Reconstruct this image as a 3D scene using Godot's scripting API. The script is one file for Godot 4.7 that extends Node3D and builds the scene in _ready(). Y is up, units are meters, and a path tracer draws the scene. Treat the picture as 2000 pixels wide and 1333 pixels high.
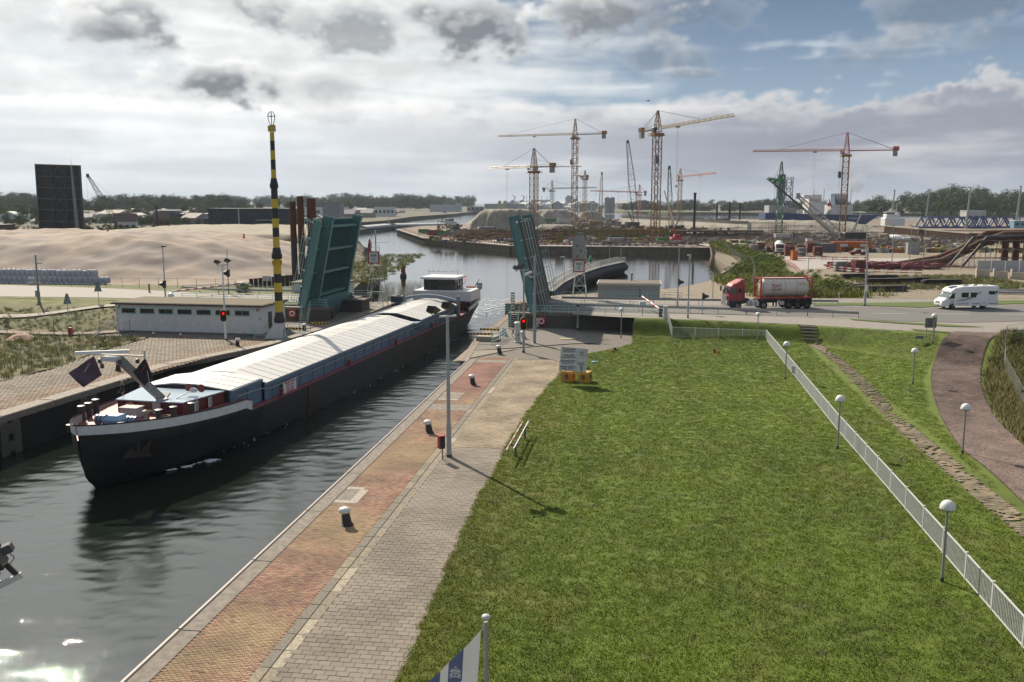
extends Node3D

# ---------------------------------------------------------------- mesh builder
class Mb:
	var v := PackedVector3Array()
	var n := PackedVector3Array()
	var c := PackedColorArray()
	var col := Color.WHITE
	var tint := false
	func tri(a: Vector3, b: Vector3, d: Vector3) -> void:
		var m := (b - a).cross(d - a).normalized()
		v.append(a); v.append(d); v.append(b)
		n.append(m); n.append(m); n.append(m)
		if tint:
			c.append(col); c.append(col); c.append(col)
	func quad(a: Vector3, b: Vector3, d: Vector3, e: Vector3) -> void:
		tri(a, b, d); tri(a, d, e)
	func quadn(a: Vector3, b: Vector3, d: Vector3, e: Vector3, na: Vector3, nb: Vector3, nd: Vector3, ne: Vector3) -> void:
		v.append(a); v.append(d); v.append(b); v.append(a); v.append(e); v.append(d)
		n.append(na); n.append(nd); n.append(nb); n.append(na); n.append(ne); n.append(nd)
		if tint:
			for i in 6: c.append(col)
	func hexa(p: Array) -> void: # bottom 0..3 counterclockwise seen from above, top 4..7
		quad(p[3], p[2], p[1], p[0]); quad(p[4], p[5], p[6], p[7])
		for i in 4:
			var j := (i + 1) % 4
			quad(p[i], p[j], p[j + 4], p[i + 4])
	func box(at: Vector3, s: Vector3, b := Basis.IDENTITY) -> void:
		var x := b.x * s.x * 0.5; var y := b.y * s.y * 0.5; var z := b.z * s.z * 0.5
		hexa([at - x - y + z, at + x - y + z, at + x - y - z, at - x - y - z, at - x + y + z, at + x + y + z, at + x + y - z, at - x + y - z])
	func cbox(at: Vector3, s: Vector3, ch := 0.03, b := Basis.IDENTITY) -> void: # box with chamfered upper edges
		var hx := s.x * 0.5; var hz := s.z * 0.5; var y0 := -s.y * 0.5; var y1 := s.y * 0.5
		var r := []
		for q in [[hx, hz, y0], [hx, hz, y1 - ch], [hx - ch, hz - ch, y1]]:
			r.append([at + b * Vector3(-q[0], q[2], q[1]), at + b * Vector3(q[0], q[2], q[1]), at + b * Vector3(q[0], q[2], -q[1]), at + b * Vector3(-q[0], q[2], -q[1])])
		for k in 2:
			for i in 4:
				var j := (i + 1) % 4
				quad(r[k][i], r[k][j], r[k + 1][j], r[k + 1][i])
		quad(r[2][0], r[2][1], r[2][2], r[2][3]); quad(r[0][3], r[0][2], r[0][1], r[0][0])
	static func frame(dir: Vector3, up := Vector3.UP) -> Basis: # z along dir
		var z := dir.normalized()
		if absf(z.dot(up)) > 0.99: up = Vector3.RIGHT
		var x := up.cross(z).normalized()
		return Basis(x, z.cross(x), z)
	func beam(a: Vector3, b: Vector3, w: float, h := -1.0, up := Vector3.UP) -> void:
		box((a + b) * 0.5, Vector3(w, h if h > 0 else w, a.distance_to(b)), frame(b - a, up))
	func bar(a: Vector3, b: Vector3, r: float) -> void: # a cheap three-sided rod
		var f := frame(b - a)
		var p := []
		for i in 3:
			var o := f.x * cos(i * TAU / 3) * r + f.y * sin(i * TAU / 3) * r
			p.append(a + o); p.append(b + o)
		quad(p[0], p[2], p[3], p[1]); quad(p[2], p[4], p[5], p[3]); quad(p[4], p[0], p[1], p[5])
	func tube(a: Vector3, b: Vector3, ra: float, rb := -1.0, seg := 8, caps := true) -> void:
		if rb < 0: rb = ra
		var f := frame(b - a)
		for i in seg:
			var t0 := i * TAU / seg; var t1 := (i + 1) * TAU / seg
			var d0 := f.x * cos(t0) + f.y * sin(t0); var d1 := f.x * cos(t1) + f.y * sin(t1)
			quadn(a + d0 * ra, a + d1 * ra, b + d1 * rb, b + d0 * rb, d0, d1, d1, d0)
			if caps:
				tri(b, b + d0 * rb, b + d1 * rb); tri(a, a + d1 * ra, a + d0 * ra)
	func pipe(p: Array, r: float, seg := 6, closed := false) -> void:
		for i in p.size() - (0 if closed else 1): tube(p[i], p[(i + 1) % p.size()], r, r, seg, not closed)
	func lathe(prof: Array, at := Vector3.ZERO, seg := 12, b := Basis.IDENTITY) -> void: # profile of Vector2(radius, height), upwards
		for k in prof.size() - 1:
			var p: Vector2 = prof[k]; var q: Vector2 = prof[k + 1]
			var m := Vector2(q.y - p.y, p.x - q.x).normalized()
			for i in seg:
				var t0 := -i * TAU / seg; var t1 := -(i + 1) * TAU / seg
				var d0 := Vector3(cos(t0), 0, sin(t0)); var d1 := Vector3(cos(t1), 0, sin(t1))
				var u := Vector3.UP
				quadn(at + b * (d0 * p.x + u * p.y), at + b * (d1 * p.x + u * p.y), at + b * (d1 * q.x + u * q.y), at + b * (d0 * q.x + u * q.y), b * (d0 * m.x + u * m.y), b * (d1 * m.x + u * m.y), b * (d1 * m.x + u * m.y), b * (d0 * m.x + u * m.y))
	func ball(at: Vector3, r: Vector3, seg := 10, b := Basis.IDENTITY, lo := -1.0, hi := 1.0) -> void:
		var rings := maxi(3, seg / 2)
		for k in rings:
			var y0: float = sin(lerpf(asin(lo), asin(hi), float(k) / rings)); var y1: float = sin(lerpf(asin(lo), asin(hi), float(k + 1) / rings))
			var c0 := sqrt(maxf(0, 1 - y0 * y0)); var c1 := sqrt(maxf(0, 1 - y1 * y1))
			for i in seg:
				var t0 := -i * TAU / seg; var t1 := -(i + 1) * TAU / seg
				var q := [Vector3(cos(t0) * c0, y0, sin(t0) * c0), Vector3(cos(t1) * c0, y0, sin(t1) * c0), Vector3(cos(t1) * c1, y1, sin(t1) * c1), Vector3(cos(t0) * c1, y1, sin(t0) * c1)]
				quadn(at + b * (q[0] * r), at + b * (q[1] * r), at + b * (q[2] * r), at + b * (q[3] * r), b * (q[0] / r).normalized(), b * (q[1] / r).normalized(), b * (q[2] / r).normalized(), b * (q[3] / r).normalized())
	func slab(poly: Array, y0: float, y1: float, sides := true) -> void: # polygon of Vector2(x, z) between two heights
		var p := PackedVector2Array(poly)
		if Geometry2D.is_polygon_clockwise(p): p.reverse()
		var t := Geometry2D.triangulate_polygon(p)
		if t.is_empty(): print('TRIFAIL ', poly)
		for i in range(0, t.size(), 3):
			var a := p[t[i]]; var b := p[t[i + 1]]; var d := p[t[i + 2]]
			if (b - a).cross(d - a) > 0:
				var s := b; b = d; d = s
			tri(Vector3(a.x, y1, a.y), Vector3(b.x, y1, b.y), Vector3(d.x, y1, d.y))
		if sides:
			var area := 0.0
			for i in p.size(): area += p[i].cross(p[(i + 1) % p.size()])
			for i in p.size():
				var a := p[i]; var b := p[(i + 1) % p.size()]
				var q := [Vector3(a.x, y0, a.y), Vector3(b.x, y0, b.y), Vector3(b.x, y1, b.y), Vector3(a.x, y1, a.y)]
				if area < 0: quad(q[0], q[1], q[2], q[3])
				else: quad(q[1], q[0], q[3], q[2])
	func extrude(poly: Array, x: Transform3D, depth: float) -> void: # polygon in the xy plane, extruded along z from -depth/2 to depth/2
		var p := PackedVector2Array(poly)
		if (Geometry2D.is_polygon_clockwise(p)): p.reverse()
		var t := Geometry2D.triangulate_polygon(p)
		var h := depth * 0.5
		for i in range(0, t.size(), 3):
			var a := p[t[i]]; var b := p[t[i + 1]]; var d := p[t[i + 2]]
			if (b - a).cross(d - a) < 0:
				var s := b; b = d; d = s
			tri(x * Vector3(a.x, a.y, h), x * Vector3(b.x, b.y, h), x * Vector3(d.x, d.y, h))
			tri(x * Vector3(a.x, a.y, -h), x * Vector3(d.x, d.y, -h), x * Vector3(b.x, b.y, -h))
		var area := 0.0
		for i in p.size(): area += p[i].cross(p[(i + 1) % p.size()])
		for i in p.size():
			var a := p[i]; var b := p[(i + 1) % p.size()]
			if area < 0:
				var s := a; a = b; b = s
			quad(x * Vector3(a.x, a.y, -h), x * Vector3(b.x, b.y, -h), x * Vector3(b.x, b.y, h), x * Vector3(a.x, a.y, h))
	func truss(a: Vector3, b: Vector3, wa: float, wb: float, bays: int, rc: float, rb: float, up := Vector3.UP, tri3 := false, hk := 1.0) -> void:
		# lattice of three or four chords with zigzag bracing
		var f := frame(b - a, up)
		var k := 3 if tri3 else 4
		var pts := []
		for i in bays + 1:
			var t := float(i) / bays
			var w := lerpf(wa, wb, t) * 0.5
			var o := a.lerp(b, t)
			if tri3: pts.append([o - f.x * w, o + f.x * w, o + f.y * w * 2 * hk])
			else: pts.append([o - f.x * w - f.y * w * hk, o + f.x * w - f.y * w * hk, o + f.x * w + f.y * w * hk, o - f.x * w + f.y * w * hk])
		for j in k:
			bar(pts[0][j], pts[bays][j], rc)
			for i in bays:
				var jj := (j + 1) % k
				bar(pts[i][j], pts[i][jj], rb)
				if i % 2: bar(pts[i][j], pts[i + 1][jj], rb)
				else: bar(pts[i][jj], pts[i + 1][j], rb)
	func rail(p: Array, h: float, r: float, levels := 3, every := 1.8) -> void: # tubular railing along points
		for i in p.size() - 1:
			var a: Vector3 = p[i]; var b: Vector3 = p[i + 1]
			for l in levels: beam(a + Vector3.UP * h * (l + 1) / levels, b + Vector3.UP * h * (l + 1) / levels, r * 1.6)
			var m := maxi(1, int(a.distance_to(b) / every))
			for q in m + 1: beam(a.lerp(b, float(q) / m), a.lerp(b, float(q) / m) + Vector3.UP * h, r * 1.8)
	func add(o: Mb, x := Transform3D.IDENTITY) -> void:
		for i in o.v.size():
			v.append(x * o.v[i]); n.append((x.basis * o.n[i]).normalized())
			if tint: c.append(o.c[i] if o.tint else col)
	func mesh() -> ArrayMesh:
		var m := ArrayMesh.new()
		if v.is_empty(): return m
		var a := []
		a.resize(Mesh.ARRAY_MAX)
		a[Mesh.ARRAY_VERTEX] = v; a[Mesh.ARRAY_NORMAL] = n
		if tint: a[Mesh.ARRAY_COLOR] = c
		m.add_surface_from_arrays(Mesh.PRIMITIVE_TRIANGLES, a)
		return m

# ---------------------------------------------------------------- naming and tagging
var used := {}
func numbered(called: String) -> String:
	var k: int = used.get(called, 0)
	used[called] = k + 1
	return called if k == 0 else "%s_%03d" % [called, k]

func tag(o: Node3D, label: String, category: String, group := "", kind := "") -> Node3D:
	if label: o.set_meta("label", label)
	if category: o.set_meta("category", category)
	if group: o.set_meta("group", group)
	if kind: o.set_meta("kind", kind)
	return o

func thing(called: String, label: String, category: String, at := Vector3.ZERO, turn := 0.0, group := "") -> Node3D:
	var o := Node3D.new()
	o.name = numbered(called)
	add_child(o)
	o.position = at; o.rotation.y = turn
	return tag(o, label, category, group)

func part(called: String, m, mat: Material, parent: Node3D) -> MeshInstance3D:
	var o := MeshInstance3D.new()
	o.name = called
	o.mesh = m.mesh() if m is Mb else m
	o.material_override = mat
	parent.add_child(o, true)
	return o

func solo(called: String, m, mat: Material, label: String, category: String, at := Vector3.ZERO, turn := 0.0, group := "") -> MeshInstance3D:
	var o := part(numbered(called), m, mat, self)
	o.position = at; o.rotation.y = turn
	tag(o, label, category, group)
	return o

func struct(called: String, m, mat: Material, parent: Node3D = self) -> MeshInstance3D:
	var o := part(numbered(called) if parent == self else called, m, mat, parent)
	if parent == self: o.set_meta("kind", "structure")
	return o

func dup(o: Node3D, called: String, label: String, at: Vector3, turn := 0.0, group := "") -> Node3D:
	var k: Node3D = o.duplicate()
	k.name = numbered(called)
	add_child(k)
	k.position = at; k.rotation.y = turn
	return tag(k, label, "", group)

func scatter(called: String, m: Mesh, mat: Material, xs: Array, cols: Array, parent: Node3D = self) -> MultiMeshInstance3D:
	var mm := MultiMesh.new()
	mm.transform_format = MultiMesh.TRANSFORM_3D
	mm.use_colors = cols.size() > 0
	mm.mesh = m
	mm.instance_count = xs.size()
	for i in xs.size():
		mm.set_instance_transform(i, xs[i])
		if cols.size(): mm.set_instance_color(i, cols[i])
	var o := MultiMeshInstance3D.new()
	o.name = numbered(called) if parent == self else called
	o.multimesh = mm
	o.material_override = mat
	parent.add_child(o, true)
	o.set_meta("kind", "stuff")
	return o

# ---------------------------------------------------------------- materials
var mats := {}
var texs := {}
func lin(r: float, g: float, b: float) -> Color:
	return Color(r, g, b).linear_to_srgb()

func noise_tex(key: String, freq: float, oct: int, lo: float, hi: float, px := 512, normal := 0.0, cell := false) -> Texture2D:
	if texs.has(key): return texs[key]
	var f := FastNoiseLite.new()
	f.seed = key.hash() % 9999
	f.noise_type = FastNoiseLite.TYPE_CELLULAR if cell else FastNoiseLite.TYPE_SIMPLEX_SMOOTH
	f.frequency = freq; f.fractal_octaves = oct
	f.fractal_gain = 0.55
	var t := NoiseTexture2D.new()
	t.width = px; t.height = px; t.seamless = true; t.seamless_blend_skirt = 0.15
	t.noise = f
	if normal > 0:
		t.as_normal_map = true; t.bump_strength = normal
	else:
		var g := Gradient.new()
		g.set_color(0, Color(lo, lo, lo)); g.set_color(1, Color(hi, hi, hi))
		t.color_ramp = g
	texs[key] = t
	return t

# tex: "" plain, "grain" fine, "blotch" patchy, "streak" vertical runs; size in metres of one repeat
func mt(r: float, g: float, b: float, rough := 0.75, metal := 0.0, tex := "", size := 1.0, bump := 0.0) -> StandardMaterial3D:
	var key := "%s|%s|%s|%s|%s|%s|%s|%s" % [r, g, b, rough, metal, tex, size, bump]
	if mats.has(key): return mats[key]
	var m := StandardMaterial3D.new()
	m.albedo_color = lin(r, g, b)
	m.roughness = rough; m.metallic = metal
	if tex:
		var t: Texture2D
		match tex:
			"grain": t = noise_tex("grain", 0.05, 4, 0.78, 1.0)
			"blotch": t = noise_tex("blotch", 0.012, 5, 0.88, 1.0)
			"stain": t = noise_tex("stain", 0.014, 6, 0.70, 1.0)
			"streak": t = noise_tex("streak", 0.02, 4, 0.74, 1.0)
			"stone": t = noise_tex("stone", 0.05, 1, 0.2, 1.0, 512, 0.0, true)
		m.albedo_texture = t
		m.uv1_triplanar = true; m.uv1_world_triplanar = true
		m.uv1_scale = Vector3(1, 0.12, 1) / size if tex == "streak" else Vector3.ONE / size
		if bump > 0:
			m.heightmap_enabled = true; m.heightmap_texture = t; m.heightmap_scale = bump
	mats[key] = m
	return m

func vmat(rough := 0.8, tex := "", size := 1.0, bump := 0.0, back := Color.BLACK) -> StandardMaterial3D: # colour from vertices or copies
	var key := "v|%s|%s|%s|%s|%s" % [rough, tex, size, bump, back]
	if mats.has(key): return mats[key]
	var m: StandardMaterial3D = mt(1, 1, 1, rough, 0.0, tex, size, bump).duplicate()
	m.vertex_color_use_as_albedo = true
	if back != Color.BLACK:
		m.backlight_enabled = true; m.backlight = back
	mats[key] = m
	return m

func glass(r := 0.02, g := 0.025, b := 0.03) -> StandardMaterial3D: # dark glazing with nothing lit behind it
	return mt(r, g, b, 0.06, 0.0)

# ---------------------------------------------------------------- places
const W := -2.9
func B(p: float, k: float, y := 0.0) -> Vector3: # along the road, across it away from the camera
	return Vector3(-0.45 + 0.9903 * p + 0.139 * k, y, -110.64 + 0.139 * p - 0.9903 * k)
func Q(s: float, w: float, y := 0.0) -> Vector3: # along the right quay, inland from its edge
	return Vector3(-12.58 + 0.1355 * s + 0.9908 * w, y, -26.79 - 0.9908 * s + 0.1355 * w)
const BT := -0.1395 # turn that lays local x along the road
const QT := -0.1359
func pk(x: float, z: float) -> Vector2:
	return Vector2((x + 0.45) * 0.9903 + (z + 110.64) * 0.139, (x + 0.45) * 0.139 - (z + 110.64) * 0.9903)
func lookup(xs: Array, ys: Array, x: float) -> float:
	if x <= xs[0]: return ys[0]
	for i in xs.size() - 1:
		if x <= xs[i + 1]: return lerpf(ys[i], ys[i + 1], (x - xs[i]) / (xs[i + 1] - xs[i]))
	return ys[-1]
func hr(x: float, z: float) -> float: # ground height east of the lock: lawn 0, road 1.85
	var q := pk(x, z)
	if q.x < 8: return 0.0
	var ps := [8, 14, 20, 30, 35, 48, 60, 100]
	var toe := lookup(ps, [-1, -6, -7, -8.5, -10, -24, -38, -50], q.x)
	var top := lookup(ps, [-0.5, -3.6, -4.3, -6, -7.8, -12, -16, -16], q.x)
	return 1.85 * smoothstep(toe, top, q.y)
func V2(a: Array) -> Array: # flat list to Vector2s
	var r := []
	for i in range(0, a.size(), 2): r.append(Vector2(a[i], a[i + 1]))
	return r
var rng := RandomNumberGenerator.new()
func V(x: float, y: float, z: float) -> Vector3: return Vector3(x, y, z)
func R(a: float, b: float) -> float: return rng.randf_range(a, b)
var nz := FastNoiseLite.new()

func sky_colour(d: Vector3, sun: Vector3, f1: FastNoiseLite, f2: FastNoiseLite, blobs: Array) -> Vector3:
	var el := rad_to_deg(asin(clampf(d.y, -1, 1)))
	var az := rad_to_deg(atan2(d.x, -d.z))
	var a := f1.get_noise_3d(d.x * 6, d.y * 20, d.z * 6)
	var s := f1.get_noise_3d(d.x * 8 + 7, d.y * 85, d.z * 8)
	var b := f2.get_noise_3d(d.x * 30, d.y * 50, d.z * 30)
	var t := f2.get_noise_3d(d.x * 110, d.y * 190, d.z * 110)
	var blue := Vector3(0.088, 0.155, 0.262).lerp(Vector3(0.32, 0.42, 0.51), pow(1.0 - clampf((el - 3.5) / 10.0, 0, 1), 1.4))
	blue = blue.lerp(Vector3(0.07, 0.13, 0.25), clampf((el - 14) / 50.0, 0, 1))
	var away := wrapf(az + 31, -180, 180) # from the sun's bearing
	# high veil on the sun's side of the sky
	var veil := clampf(1.0 - smoothstep(22, 43, absf(away) + a * 16 - s * 12 + b * 6) - 0.25 * smoothstep(0.1, 0.5, -a + s * 0.6), 0, 1)
	veil = maxf(veil, 0.55 * smoothstep(0.12, 0.5, s + b * 0.5) * smoothstep(4.5, 6.5, el) * smoothstep(11.5, 8, el) * smoothstep(62, 40, absf(away)))
	if absf(away) > 70: veil = clampf(0.5 + a * 1.6, 0, 1) * 0.8 * smoothstep(10, 22, el)
	veil = maxf(veil, clampf(0.35 + a * 1.8 + b * 0.5, 0, 1) * 0.75 * smoothstep(15, 28, el))
	var white := Vector3(0.77, 0.785, 0.775) * (0.95 + 0.22 * s + 0.2 * a + 0.18 * b + 0.06 * t)
	var out := blue.lerp(white, veil * 0.92)
	# low bank of cloud along the horizon, grey underneath and rimmed with light on top
	var heap := smoothstep(4, 26, az) if absf(az) < 100 else 0.3
	var top := 6.0 + a * 1.5 + (b * 1.9 + t * 0.5) * (0.35 + 0.65 * heap) + s * 0.6 + 1.2 * smoothstep(17, 30, az)
	var bank := smoothstep(top + 0.5 - 0.3 * heap, top - 0.5, el)
	var left := 1.0 - smoothstep(-20, 18, az) if absf(away) < 100 else 0.25
	var rim := smoothstep(top - 1.5 + b * 0.8, top - 0.1, el)
	var low := Vector3(0.25, 0.27, 0.325).lerp(Vector3(0.55, 0.59, 0.63), left)
	var high := Vector3(0.54, 0.535, 0.545).lerp(Vector3(0.84, 0.84, 0.82), left)
	var body := low.lerp(high, clampf(rim * (0.75 + b) + (0.6 - 0.3 * left) * smoothstep(-0.1, 0.5, s * 0.7 + a * 0.9) + 0.25 * left * smoothstep(1.5, 4.5, el), 0, 1)) * (1.0 + 0.12 * s + 0.10 * b)
	body = body.lerp(Vector3(0.34, 0.38, 0.435).lerp(Vector3(0.57, 0.62, 0.66), left) * (1.0 + 0.16 * s), smoothstep(3.0, 0.6, el) * 0.7)
	out = out.lerp(body, bank)
	# small separate clouds against the light: bright thin edges, grey cores and bases
	for o in blobs:
		var dx: float = (az - o[0]) / o[2]
		var dy: float = (el - o[1]) / o[3]
		if absf(dx) > 2.2 or absf(dy) > 2.2: continue
		var r := sqrt(dx * dx + dy * dy * (1.0 if dy > 0 else 1.5)) - b * 1.1 - t * 0.3
		var m: float = smoothstep(1.32, 0.5, r) * o[4]
		var core := smoothstep(1.15, 0.35, r)
		var lit := clampf(0.62 - core * 0.66 + dy * 0.42 - dx * 0.10 + t * 0.25 + b * 0.6, 0, 1)
		var cc := (Vector3(0.15, 0.17, 0.195).lerp(Vector3(0.84, 0.84, 0.82), lit)).lerp(out, o[5])
		out = out.lerp(cc, m)
	# glow of the veiled air round the sun
	var ang := rad_to_deg(acos(clampf(d.dot(sun), -1, 1)))
	out *= 0.80
	out += Vector3(1.0, 0.97, 0.91) * (0.55 * exp(-pow(ang / 13.0, 2)) + 0.16 * exp(-ang / 26.0))
	return out

func pixdir(u: float, v: float) -> Vector3: # the bearing of a cloud as a direction
	return Vector3((u - 1000) / 1750.0, -(v - 666.5) / 1750.0, -1).normalized().rotated(Vector3.RIGHT, deg_to_rad(-8.7228))

func make_sky(sun: Vector3) -> Texture2D:
	var f1 := FastNoiseLite.new(); f1.seed = 11; f1.frequency = 0.5; f1.fractal_octaves = 5
	var f2 := FastNoiseLite.new(); f2.seed = 5; f2.frequency = 0.5; f2.fractal_gain = 0.55; f2.fractal_octaves = 5
	var blobs := []
	for o in [[255, 42, 70, 40, 1, 0.12], [205, 62, 45, 22, 0.8, 0.2], [435, 165, 88, 30, 1, 0.0], [500, 20, 60, 32, 0.9, 0.25], [575, 38, 60, 30, 0.8, 0.35], [690, 55, 80, 48, 0.9, 0.25], [840, 28, 52, 30, 1, 0.1], [915, 52, 84, 46, 1, 0.0], [1190, 30, 92, 48, 1, 0.05], [1120, 20, 40, 22, 0.7, 0.3], [640, 172, 52, 26, 0.6, 0.35], [640, 222, 60, 18, 0.5, 0.5],
			[1280, 105, 50, 28, 0.55, 0.35], [1350, 120, 36, 26, 0.45, 0.4], [1345, 146, 54, 9, 0.5, 0.35], [1700, 95, 66, 24, 0.42, 0.45], [1790, 72, 44, 14, 0.42, 0.45], [1640, 118, 34, 12, 0.4, 0.5], [1860, 6, 120, 36, 0.6, 0.45], [1975, 62, 66, 20, 0.42, 0.5], [1300, 18, 110, 42, 0.5, 0.4]]:
		var d := pixdir(o[0], o[1])
		blobs.append([rad_to_deg(atan2(d.x, -d.z)), rad_to_deg(asin(d.y)), rad_to_deg(o[2] / 1380.0), rad_to_deg(o[3] / 1380.0), o[4], o[5]])
	var base := sky_piece(1024, 512, 0, 1024, 0, 256, sun, f1, f2, [])
	var whole := Image.create_empty(1024, 512, false, Image.FORMAT_RGBF)
	whole.fill(Color(0.2, 0.22, 0.22))
	whole.blit_rect(base, Rect2i(0, 0, 1024, 256), Vector2i.ZERO)
	whole.resize(4096, 2048, Image.INTERPOLATE_BILINEAR)
	var from := -460; var rows := 300; var start := 1024 - rows # about 40 degrees to either side and 26 up
	var fine := sky_piece(4096, 2048, from, 920, start, rows, sun, f1, f2, blobs)
	whole.blit_rect(fine, Rect2i(0, 0, 460, rows), Vector2i(4096 - 460, start))
	whole.blit_rect(fine, Rect2i(460, 0, 460, rows), Vector2i(0, start))
	return ImageTexture.create_from_image(whole)

func sky_piece(w: int, h: int, x0: int, nx: int, y0: int, ny: int, sun: Vector3, f1: FastNoiseLite, f2: FastNoiseLite, blobs: Array) -> Image:
	var px := PackedFloat32Array()
	px.resize(nx * ny * 3)
	var i := 0
	for y in ny:
		var el := PI / 2 - (y0 + y + 0.5) / h * PI
		var ce := cos(el); var se := sin(el)
		for x in nx:
			var az := (x0 + x + 0.5) / w * TAU
			var s := sky_colour(Vector3(sin(az) * ce, se, -cos(az) * ce), sun, f1, f2, blobs)
			px[i] = s.x; px[i + 1] = s.y; px[i + 2] = s.z
			i += 3
	return Image.create_from_data(nx, ny, false, Image.FORMAT_RGBF, px.to_byte_array())

func _ready() -> void:
	rng.seed = 7
	nz.seed = 3; nz.frequency = 0.05; nz.fractal_octaves = 4
	var cam := Camera3D.new()
	cam.name = "camera"
	cam.position = Vector3(0, 15.2, 0)
	cam.rotation_degrees.x = -8.7228
	cam.fov = 41.69
	cam.near = 0.2; cam.far = 14000
	add_child(cam)
	var shine := Vector3(0.5128, -0.77, 0.8584).normalized()
	var sun := DirectionalLight3D.new()
	sun.name = "sun"
	sun.look_at_from_position(Vector3.ZERO, shine)
	sun.light_color = Color(1.0, 0.945, 0.86)
	sun.light_energy = 1.6
	sun.light_angular_distance = 0.5
	sun.shadow_enabled = true
	add_child(sun)
	var we := WorldEnvironment.new()
	we.name = "world"
	var e := Environment.new()
	e.background_mode = Environment.BG_SKY
	e.sky = Sky.new()
	var sm := PanoramaSkyMaterial.new()
	sm.panorama = make_sky(-shine)
	e.sky.sky_material = sm
	e.tonemap_mode = Environment.TONE_MAPPER_LINEAR
	e.tonemap_exposure = 1.55
	e.fog_enabled = true; e.fog_density = 0.00007; e.fog_light_color = Color(0.86, 0.91, 0.97)
	e.volumetric_fog_enabled = true; e.volumetric_fog_density = 0.0
	e.sdfgi_enabled = true; e.ssao_enabled = true; e.ssil_enabled = true
	we.environment = e
	add_child(we)
	land()
	quays()
	lock_heads()
	barge()
	lawn_things()
	traffic()
	left_bank()
	site()
	far_shores()
	yard()
	plants()

# ---------------------------------------------------------------- ground, water, paving
func grid(nx: int, ny: int, place, paint) -> ArrayMesh:
	var v := PackedVector3Array(); var c := PackedColorArray(); var n := PackedVector3Array(); var ix := PackedInt32Array()
	var w := nx + 1
	v.resize(w * (ny + 1)); n.resize(v.size())
	var flip := false
	for j in ny + 1:
		for i in nx + 1: v[j * w + i] = place.call(i, j)
	if paint != null:
		c.resize(v.size())
		for i in v.size(): c[i] = paint.call(v[i])
	for j in ny + 1:
		for i in nx + 1:
			var a := v[j * w + maxi(i - 1, 0)]; var b := v[j * w + mini(i + 1, nx)]
			var d := v[maxi(j - 1, 0) * w + i]; var f := v[mini(j + 1, ny) * w + i]
			var m := (b - a).cross(f - d).normalized()
			if i == nx / 2 and j == ny / 2: flip = m.y > 0
			n[j * w + i] = Vector3.UP if m.length_squared() < 0.5 else (m if m.y > 0 else -m)
	for j in ny:
		for i in nx:
			var k := j * w + i
			if flip: ix.append_array([k, k + w + 1, k + 1, k, k + w, k + w + 1])
			else: ix.append_array([k, k + 1, k + w + 1, k, k + w + 1, k + w])
	var a := []
	a.resize(Mesh.ARRAY_MAX)
	a[Mesh.ARRAY_VERTEX] = v; a[Mesh.ARRAY_NORMAL] = n; a[Mesh.ARRAY_INDEX] = ix
	if c.size(): a[Mesh.ARRAY_COLOR] = c
	var m := ArrayMesh.new()
	m.add_surface_from_arrays(Mesh.PRIMITIVE_TRIANGLES, a)
	return m

func ripple(p: Vector3, edge: float) -> float:
	# wind ripples that run across the lock, a longer swell, and the wash along the barge
	var x := p.x; var z := p.z
	var h := nz.get_noise_2d(x * 7.0 + z * 2.5, z * 20.0) * 0.032 + nz.get_noise_2d(x * 3 + 90, z * 8.0 - x * 2.0) * 0.042
	h += nz.get_noise_2d(x * 22, z * 46) * 0.009
	return h * edge

func water_mat(size: float, strength: float, rough: float) -> StandardMaterial3D:
	var m := StandardMaterial3D.new()
	m.albedo_color = lin(0.009, 0.0135, 0.0095)
	m.roughness = rough
	m.metallic_specular = 0.7
	m.normal_enabled = true
	m.normal_texture = noise_tex("waves", 0.03, 4, 0, 1, 1024, 6.0)
	m.normal_scale = strength
	m.uv1_triplanar = true; m.uv1_world_triplanar = true
	m.uv1_scale = Vector3(0.6, 1, 1.5) / size
	return m

func lawn_colour(p: Vector3) -> Color:
	var q := pk(p.x, p.z)
	var w := (p.x + 12.58) * 0.9908 + (p.z + 26.79) * 0.1355
	var a := nz.get_noise_2d(p.x * 1.6, p.z * 1.6); var b := nz.get_noise_2d(p.x * 9, p.z * 9); var d := nz.get_noise_2d(p.x * 0.5 + 50, p.z * 0.5)
	var c := Vector3(0.098, 0.142, 0.0075)
	c *= 1.0 + 0.20 * a + 0.20 * b + 0.20 * d
	var stripe := sin(w * 1.75 + a * 0.8)
	c *= 1.0 + 0.06 * stripe * smoothstep(9, 12, w)
	var dry := smoothstep(12.5, 8.0, w - a * 3.0 - b * 2) * 0.6 + smoothstep(0.28, 0.5, nz.get_noise_2d(p.x * 2.6 + 300, p.z * 2.6)) * 0.45
	if q.x < 8: dry += smoothstep(-12, -8, q.y) * 0.3
	c = c.lerp(Vector3(0.150, 0.138, 0.030), clampf(dry, 0, 0.85) * (0.55 + 0.4 * b))
	if p.y > 0.15: c *= 0.86 + 0.3 * nz.get_noise_2d(p.x * 5, p.z * 14)
	c = c.lerp(Vector3(0.05, 0.04, 0.024), smoothstep(0.42, 0.56, nz.get_noise_2d(p.x * 13 + 9, p.z * 20)) * 0.6)
	return Color(maxf(c.x, 0.012), maxf(c.y, 0.016), maxf(c.z, 0.004))

func quay_grass(s: float) -> float: # where the lawn begins, measured from the quay edge
	return lookup([-26, 0, 16, 36, 51, 64, 70, 73, 90], [9.1, 8.95, 8.25, 8.3, 9.2, 10.4, 14.5, 16.0, 16.2], s) + 0.16 * nz.get_noise_2d(s * 22, 5) + 0.22 * nz.get_noise_2d(s * 4, 9)

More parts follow.
